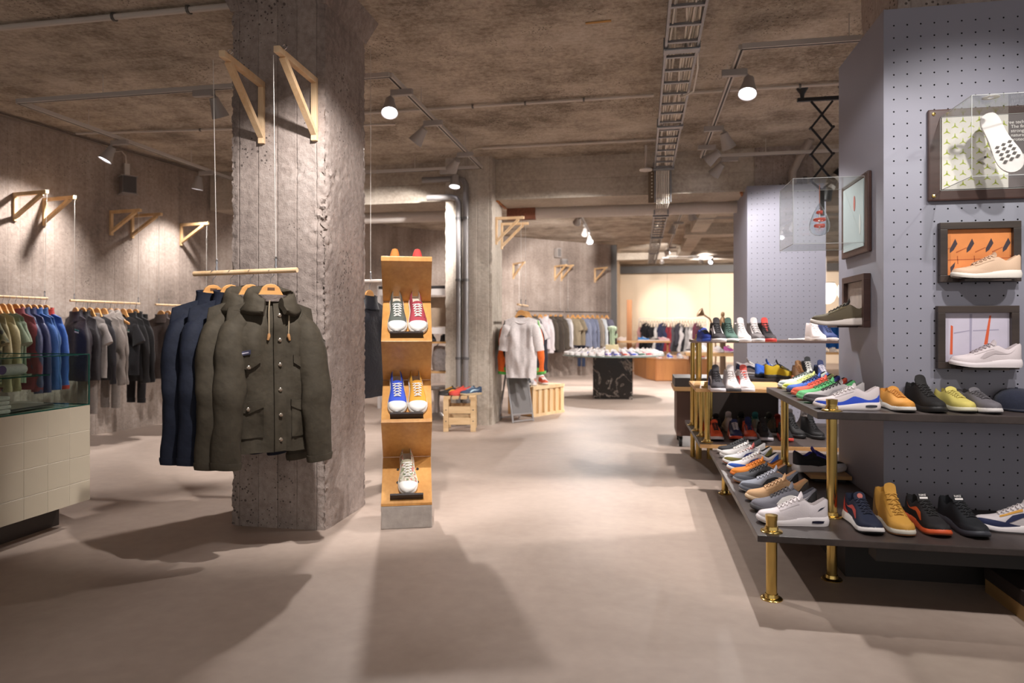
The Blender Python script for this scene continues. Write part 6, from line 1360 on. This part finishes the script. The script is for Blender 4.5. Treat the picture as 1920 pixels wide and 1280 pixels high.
# shown nearest end first
dgrack(968, 1056, [g('tee', '#a8a0a4', 't_shirt', 'grey t-shirt'), g('long', '#4a4038', 'sweatshirt', 'dark brown sweatshirt', 'sweatshirt'), g('jacket', '#453c34', 'jacket', 'dark olive jacket', 'jacket'), g('coat', '#4c433a', 'coat', 'long brown coat', 'coat'), g('long', '#beb4b6', 'sweatshirt', 'pale grey sweatshirt', 'sweatshirt'), g('coat', '#c4babb', 'coat', 'long pale grey garment', 'coat'), g('jacket', '#443b33', 'jacket', 'brown jacket', 'jacket'), g('coat', '#3f362f', 'coat', 'long dark brown coat', 'coat'), g('jacket', '#4b4239', 'jacket', 'olive brown jacket', 'jacket')], 'left rack', 'clothes on the left diagonal rack', 'wooden hanger on the left rack of the diagonal wall')
dgrack(1060, 1142, [g('long', '#c9c4c4', 'sweatshirt', 'white sweatshirt', 'sweatshirt'), g('tee', '#8a7d68', 't_shirt', 'khaki t-shirt'), g('tee', '#7f725e', 't_shirt', 'dark khaki t-shirt'), g('long', '#7a7f92', 'sweatshirt', 'blue grey sweatshirt', 'sweatshirt'), g('long', '#6f7488', 'sweatshirt', 'steel blue sweatshirt', 'sweatshirt'), g('long', '#73788c', 'sweatshirt', 'slate blue sweatshirt', 'sweatshirt'), g('long', '#8f8478', 'sweatshirt', 'taupe sweatshirt', 'sweatshirt'), g('long', '#ccd0d4', 'sweatshirt', 'icy white sweatshirt', 'sweatshirt'), g('tee', '#6c6a78', 't_shirt', 'grey violet t-shirt')], 'right rack', 'clothes on the right diagonal rack', 'wooden hanger on the right rack of the diagonal wall')
p = dgl(1090, .42); 
t = thing('jeans', 'dark blue jeans hanging low behind the glass table', 'trousers', (p.x, p.y, 1.2), ang + PI / 2)
for sg in (-1, 1): part('leg', MB().rings([[Vector((sg * .08 + .075 * (1 - .25 * v) * math.cos(2 * PI * j_ / 12), .03 * math.sin(2 * PI * j_ / 12), -v * .95)) for j_ in range(12)] for v in [q / 8 for q in range(9)]]), cloth('#2a3248'), t, smooth=70)
part('waistband', MB().box(-.16, .16, -.03, .03, -.01, .04), cloth('#2a3248'), t, bevel=.01); part('hanger_loop', MB().tube([(0, 0, .04), (0, 0, .35)], .004, 6), STEEL, t)
for k, (px, z, lab) in enumerate(((1046, 2.95, 'white box loudspeaker high on the diagonal wall'), (1058, 2.72, 'grey round loudspeaker high on the diagonal wall'))):
    p = dgl(px, .12); t = thing('wall_speaker', lab, 'loudspeaker', (p.x, p.y, z), ang)
    part('cabinet', MB().lathe([(.085, -.1), (.09, -.09), (.09, .09), (.085, .1)], 20) if k else MB().box(-.06, .06, -.06, .06, -.1, .12), mat('#a59c96' if not k else '#8d8783', .5), t, smooth=40); part('wall_mount', MB().box(-.02, .02, .05, .125, -.03, .03), WHT, t); part('grille', MB().lathe([(.092, -.06), (.092, .06)], 20, cap=False) if k else MB().box(-.045, .045, -.064, -.0605, -.08, .1), mat('#77716e', .6, bump=.4, scale=200), t, smooth=40)

# ------------------------------------------------------------------ oak plinth, oak shelves and far dress rack
t = thing('oak_plinth', 'angular oak display plinth with sneakers in the back room', 'plinth', (.2, 15.3, 0))
poly = [(-.35, 2.2), (-.05, .55), (.15, .0), (.82, .12), (1.25, .20), (1.35, 2.2)]
OK2 = wood('#8f5a30', '#a8703e', .5, 4, (1, 1, .12))
part('plinth_body', MB().prism(poly, 0, .47), OK2, t); part('plinth_top', MB().prism([(x * 1.01 - .005, y - .01) for x, y in poly], .4705, .49), OK2, t)
for a, b in zip(poly[1:4], poly[2:5]): part('front_panel', MB().bar((a[0] + .005, a[1] - .012, .24), (b[0] - .005, b[1] - .012, .24), .02, .44), OK2, t, bevel=.003)
pcs = [('#c84a3a', 'red'), ('#3a56b8', 'blue'), ('#d0c8c8', 'white'), ('#d8b49a', 'peach'), ('#c8503c', 'coral'), ('#c23038', 'crimson'), ('#cfc6c6', 'pale'), ('#5a5aa0', 'indigo'), ('#d2cac8', 'off white'), ('#7a8fb8', 'sky blue')]
for k, (c, nm) in enumerate(pcs):
    x = lerp(.22, 1.15, (k % 5) / 4); y = .28 + .3 * (k // 5) + .035 * (k % 5); shoe('court', (.2 + x, 15.3 + y, .4905), -PI / 2 + .2, C_(c, '#dcd6d2', lin='#b8b0ac'), '%s sneaker on the angular oak plinth' % nm, 'sneakers on the oak plinth', detail=0)
def oak_shelf(label, x0, x1, y0, y1, z, legs=True):
    t = thing('oak_shelf', label, 'shelf', (x0, y0, 0)); part('board', MB().box(0, x1 - x0, 0, y1 - y0, z - .045, z), OAK, t, bevel=.004)
    if legs:
        for x in (.05, x1 - x0 - .09):
            part('leg', MB().box(x, x + .05, (y1 - y0) / 2 - .025, (y1 - y0) / 2 + .025, 0, z - .0455), OK2, t)
    return t
a = atz(1152, 641, .86); b = atz(1256, 641, .86)
oy = 17.9; x0 = aty(1150, 640, oy).x; x1 = aty(1257, 640, oy).x
oak_shelf('oak shelf with four sneakers before the dress rack', x0, x1, oy, oy + .4, .83)
for k, (px, C, lab) in enumerate(((1163, C_('#cfc2bc', '#d8ccc4', lin='#3a3230'), 'pale pink sneaker at the left of the oak shelf in the back'), (1207, C_('#3f7fc0', '#dcd8d4', lin='#dcd4d0'), 'bright blue sneaker on the oak shelf in the back'), (1226, C_('#2e2a2c', '#dcd4d0', stripe='#d8d0cc'), 'black and white sneaker on the oak shelf in the back'), (1245, C_('#d0a8ac', '#dcc8c4', lin='#c8a0a4'), 'rose pink sneaker on the oak shelf in the back'))):
    x = aty(px, 640, oy).x; shoe('court', (x, oy + .16, .8305), -.25 if k else PI + .3, C, lab, 'sneakers on the back oak shelf', detail=1, scale=1.05)
px_ = aty(1180, 600, 18.6).x; t = thing('wooden_post', 'upright brown wooden post in front of the cream wall', 'post', (px_, 18.6, 0)); part('shaft', MB().box(-.07, .07, -.04, .04, 0, 1.92), OK2, t, bevel=.006); part('foot', MB().box(-.18, .18, -.14, .14, 0, .03), OK2, t)
# far dress rack
DY = 22.2; xa_ = aty(1198, 600, DY).x; xb_ = aty(1326, 600, DY).x
t = thing('dress_rack', 'white metal rack of dresses along the cream wall', 'clothes rack', (xa_, DY, 0)); WM = mat('#ddd5cc', .35, .3); dz = 1.46; dw = xb_ - xa_
part('top_rail', MB().tube([(0, 0, dz), (dw, 0, dz)], .014, 10), WM, t, smooth=50)
for x in (0, dw / 2, dw): part('upright', MB().tube([(x, 0, 0.02), (x, 0, dz)], .014, 10), WM, t, smooth=50); part('foot', MB().box(x - .02, x + .02, -.3, .3, 0, .03), WM, t)
dc = [('#b88a86', 'dusty pink'), ('#1d1a1b', 'black'), ('#211e20', 'soft black'), ('#1b191b', 'jet black'), ('#262225', 'charcoal black'), ('#1f1c1f', 'plain black'), ('#cfc8c4', 'white'), ('#2a2c44', 'navy'), ('#2c2f48', 'dark navy'), ('#30334c', 'ink blue'), ('#7c2630', 'dark red'), ('#8a2c34', 'wine red'), ('#4c464a', 'grey patterned'), ('#2c292b', 'off black'), ('#36323a', 'slate'), ('#b8b0ae', 'pale grey'), ('#1e1b1d', 'strappy black'), ('#8f8a88', 'grey'), ('#b4aeac', 'silver grey'), ('#d4cecb', 'ivory'), ('#5c2434', 'burgundy'), ('#4c2030', 'plum'), ('#22201f', 'dark'), ('#cdc6c4', 'cream white')]
for i, (c, nm) in enumerate(dc):
    x = xa_ + dw * (i + .6) / (len(dc) + .4); l2 = (x, DY, dz - HANG_DROP + .003); rz = PI / 2 - .5 + random.uniform(-.15, .15)
    garment('dress' if i % 6 != 2 else 'long', l2, rz, c, '%s dress on the far rack, %s from the left' % (nm, ORD[i]), 'dress', 'dresses on the far rack', name='dress', var=i % 3); hanger(l2, rz, 'pale hanger on the far dress rack, %s from the left' % ORD[i], 'hangers on the far dress rack', m=mat('#d8c8b4', .5))
# oak shelf at the right end of the aisle
sy = 9.9; x0 = aty(1286, 664, sy).x
oak_shelf('oak shelf behind the brass posts with small dark shoes', x0, x0 + .95, sy, sy + .35, .83)
for k, (dx, C, lab) in enumerate(((.12, C_('#3a3234', '#cfc8c4', lin='#9a9290'), 'dark low shoe at the left of the oak shelf behind the posts'), (.26, C_('#cfc8c6', '#dcd6d4'), 'white shoe on the oak shelf behind the posts'), (.46, C_('#b8b0b0', '#d0c8c8'), 'grey shoe on the oak shelf behind the posts'), (.60, C_('#c050a0', '#d8c8d0'), 'magenta shoe on the oak shelf behind the posts'), (.74, C_('#343034', '#2a2628'), 'black shoe on the oak shelf behind the posts'), (.87, C_('#3c3638', '#2e2a2c'), 'charcoal shoe on the oak shelf behind the posts'))):
    shoe('court', (x0 + dx, sy + .16, .8305), -PI / 2 + .3 if k else PI + .5, C, lab, 'shoes on the oak shelf behind the posts', detail=0, scale=.93)
# bronze flower and figurine on a stand beyond
t = thing('flower_ornament', 'bronze flower ornament with a bent stem before the cream wall', 'ornament', (aty(1340, 620, 12).x, 12, 0)); BRZ = mat('#8a6a4c', .45, .5)
part('stem', MB().tube([(0, 0, .03), (.02, 0, .8), (0, 0, 1.15), (-.08, 0, 1.33), (-.18, 0, 1.40)], .014, 8), BRZ, t, smooth=60); part('bloom', MB().lathe([(.02, 0), (.06, .05), (.09, .08), (.05, .1), (0, .1)], 16, Matrix.Translation((-.18, 0, 1.40)) @ Matrix.Rotation(-1.0, 4, 'Y'), cap=False), BRZ, t, smooth=60); part('foot', MB().lathe([(.14, 0), (.14, .02), (.03, .03)], 20), BRZ, t, smooth=40)
t = thing('figurine_stand', 'slim bronze figurine on a tall stand before the cream wall', 'ornament', (aty(1344, 620, 12.4).x + .1, 12.4, 0))
part('pedestal', MB().lathe([(.13, 0), (.12, .03), (.05, .06), (.05, 1.0), (.09, 1.05)], 18), mat('#5b4634', .6), t, smooth=40); part('figure', MB().lathe([(.05, 1.051), (.07, 1.10), (.055, 1.2), (.085, 1.27), (.04, 1.34), (.022, 1.37), (.034, 1.40), (.03, 1.44), (0, 1.46)], 18, cap=False), BRZ, t, smooth=60)

# ------------------------------------------------------------------ things left of the far pillar, seen past the stand
hanging_rail((-2.5, 4.75, 1.535), (-1.86, 4.75, 1.535), 'white rail with black puffer jackets between the near pillar and the stand', [(-2.4, 4.75, CZ), (-1.95, 4.75, CZ)], .012, WHT)
for i, (kind, c, lab) in enumerate((('puffer', '#6f7c90', 'pale blue puffer jacket behind the near pillar edge'), ('jacket', '#1d1c20', 'plain black jacket behind the black puffer'), ('puffer', '#1a1b22', 'black puffer jacket between the near pillar and the zigzag stand'))):
    l2 = (-2.24 + .14 * i, 4.75, 1.535 - .103); rz = 1.35; garment(kind, l2, rz, c, lab, 'jacket', 'jackets behind the near pillar', name='puffer_jacket' if kind == 'puffer' else 'jacket', var=i); hanger(l2, rz, 'wooden hanger of the jackets behind the near pillar, %s' % ORD[i], 'hangers behind the near pillar')
u0 = aty(806, 600, 9.6).x - .75; u1 = -2.45
t = thing('shelf_unit', 'white framed shelf unit with black shoes left of the far pillar', 'shelf unit', (u0, 9.5, 0)); uw = 1.3
for z in (.55, .98): part('shelf_plate', MB().box(0, uw, 0, .38, z - .025, z), OAK, t, bevel=.002)
for z in (1.14, 1.70): part('white_rail', MB().box(0, uw, -.01, .03, z - .045, z + .045), mat('#d9d1cd', .5), t)
part('top_bar', MB().box(0, uw, -.01, .03, 1.75, 1.79), mat('#2d2a2b', .5), t)
for x in (.0, uw): part('upright', MB().box(x - .02, x + .02, .0, .04, 0, 1.8), mat('#d0c8c4', .5), t); part('rear_upright', MB().box(x - .02, x + .02, .34, .38, 0, 1.8), mat('#d0c8c4', .5), t)
part('poster', MB().box(.05, uw - .05, .3, .31, 1.2, 1.64), mat('#a8937e', .7, grain=.25, scale=5), t); part('poster_mark', MB().box(.62, .67, .298, .2995, 1.42, 1.56), mat('#b8573f', .7), t)
for k in range(6): shoe('high' if k % 2 else 'court', (u0 + .15 + .2 * k, 9.66, .9805), -PI / 2 + .5, C_('#211f21', '#2a2729', lace='#2c2a2c', lin='#1a1818'), 'black leather shoe on the shelf unit, %s from the left' % ORD[k], 'black shoes on the shelf unit', detail=0)
rr = [[Vector((.17 * (1 - .35 * abs(v - .4)) * math.cos(2 * PI * j_ / 18), .09 * math.sin(2 * PI * j_ / 18), v * .36 + .01 * math.sin(7 * v + j_))) for j_ in range(18)] for v in [q / 8 for q in range(9)]]
t = thing('grey_bag', 'soft grey bag on the lower shelf left of the far pillar', 'bag', (u0 + .92, 9.68, .5505)); part('bag_body', MB().rings(rr), mat('#8f8785', .9, grain=.2, scale=30, bump=.5), t, smooth=60); part('strap', MB().tube([(-.1, 0, .34), (-.06, 0, .41), (.06, 0, .41), (.1, 0, .34)], .008, 6), mat('#6f6866', .8), t, smooth=60)
t = thing('silver_stool', 'silver curved stool on the floor left of the far pillar', 'stool', (-2.62, 8.62, 0)); part('seat', MB().lathe([(.0, .38), (.15, .38), (.16, .40), (.15, .42), (0, .42)], 24, cap=False), SIL, t, smooth=40); part('pedestal', MB().lathe([(.16, 0), (.15, .02), (.05, .08), (.035, .2), (.05, .38)], 20), SIL, t, smooth=50)

# ------------------------------------------------------------------ seen through the gap beside the far column
gy = 21.0
for k, px in enumerate((1549, 1572)):
    x = aty(1549, 550, gy).x + .6 * k; t = thing('pendant_lamp', 'glowing white pendant shade beyond the far column, %s' % ('left' if k == 0 else 'right'), 'lamp', (x, gy, 1.85)); part('shade', MB().lathe([(.02, .62), (.22, .60), (.27, .5), (.27, .25), (.2, .08), (.1, .01), (0, 0)], 24, cap=False), emit('#fff4ea', 2.2), t, smooth=60); part('cord', MB().tube([(0, 0, .6), (0, 0, CZ - 1.85)], .006, 6), CONDUIT, t); part('rim', MB().tube([(.23 * math.cos(a_), .23 * math.sin(a_), .6) for a_ in [2 * PI * q / 20 for q in range(21)]], .015, 6), mat('#6f6a66', .4, .6), t, smooth=60)
x0 = aty(1536, 690, 16).x; oak_shelf('oak shelf with white sneakers beyond the far column', x0, x0 + 1.1, 16, 16.4, .63)
for k in range(5): shoe('court', (x0 + .14 + .2 * k, 16.2, .6305), -PI / 2 + .2, C_('#d6cfcb', '#dcd6d0', lin='#b8aea6'), 'white sneaker beyond the far column, %s from the left' % ORD[k], 'white sneakers beyond the far column', detail=0)
l2y = 19.5
t = thing('clothes_rack', 'metal rack with blue garments beyond the far column', 'clothes rack', (aty(1530, 640, l2y).x, l2y, 0)); part('top_rail', MB().tube([(0, 0, 1.45), (1.3, 0, 1.45)], .014, 10), WM, t, smooth=50)
for x in (0, 1.3): part('upright', MB().tube([(x, 0, 0), (x, 0, 1.45)], .014, 10), WM, t, smooth=50); part('foot', MB().box(x - .02, x + .02, -.25, .25, 0, .03), WM, t)
for k in range(6):
    l2 = (aty(1530, 640, l2y).x + .15 + .2 * k, l2y, 1.45 - .103); garment('long', l2, .5, '#1f5fae', 'bright blue sweater on the rack beyond the far column, %s' % ORD[k], 'sweater', 'blue sweaters beyond the far column', name='sweater', var=k % 3); hanger(l2, .5, 'hanger of the blue sweaters beyond the far column, %s' % ORD[k], 'hangers of the blue sweaters')

# ------------------------------------------------------------------ scissor arm on the ceiling
PY = 6.3; xc = aty(1541, 250, PY).x
t = thing('scissor_arm', 'black scissor arm hanging from the ceiling behind the near column', 'scissor arm', (xc, PY, 0)); BLK = mat('#191719', .5)
zt = 3.17; part('ceiling_bar', MB().box(-.2, .22, -.015, .015, zt - .015, zt + .015), BLK, t)
for x in (-.16, .18): part('ceiling_foot', MB().lathe([(.015, zt + .015), (.02, zt + .05), (.05, CZ - .002)], 14, Matrix.Translation((x, 0, 0))), BLK, t, smooth=40)
hz = [zt - .01, 2.94, 2.72, 2.58]; zz = [zt - .02]; w_ = .09; step = .115
for k in range(6):
    za_ = zt - .02 - k * step; zb2 = za_ - step
    for sg in (-1, 1):
        xa2 = sg * w_ if k % 2 == 0 else 0; xb2 = 0 if k % 2 == 0 else sg * w_
        part('link_bar', MB().bar((xa2, .008 * sg, za_), (xb2, .008 * sg, zb2), .018, .008, up=(0, 1, 0)), BLK, t)
    part('pivot', MB().lathe([(.012, -.02), (.012, .02)], 10, Matrix.Translation((0 if k % 2 == 0 else w_, 0, zb2)) @ Matrix.Rotation(PI / 2, 4, 'X')), BLK, t, smooth=40)
    if k % 2: part('pivot', MB().lathe([(.012, -.02), (.012, .02)], 10, Matrix.Translation((-w_, 0, zb2)) @ Matrix.Rotation(PI / 2, 4, 'X')), BLK, t, smooth=40)
ze = zt - .02 - 6 * step
part('link_bar', MB().bar((-w_, 0, ze), (0, 0, ze - .08), .018, .008, up=(0, 1, 0)), BLK, t); part('link_bar', MB().bar((w_, 0, ze), (0, 0, ze - .08), .018, .008, up=(0, 1, 0)), BLK, t)
part('stem', MB().tube([(0, 0, ze - .07), (0, 0, ze - .3)], .022, 10), BLK, t, smooth=50)
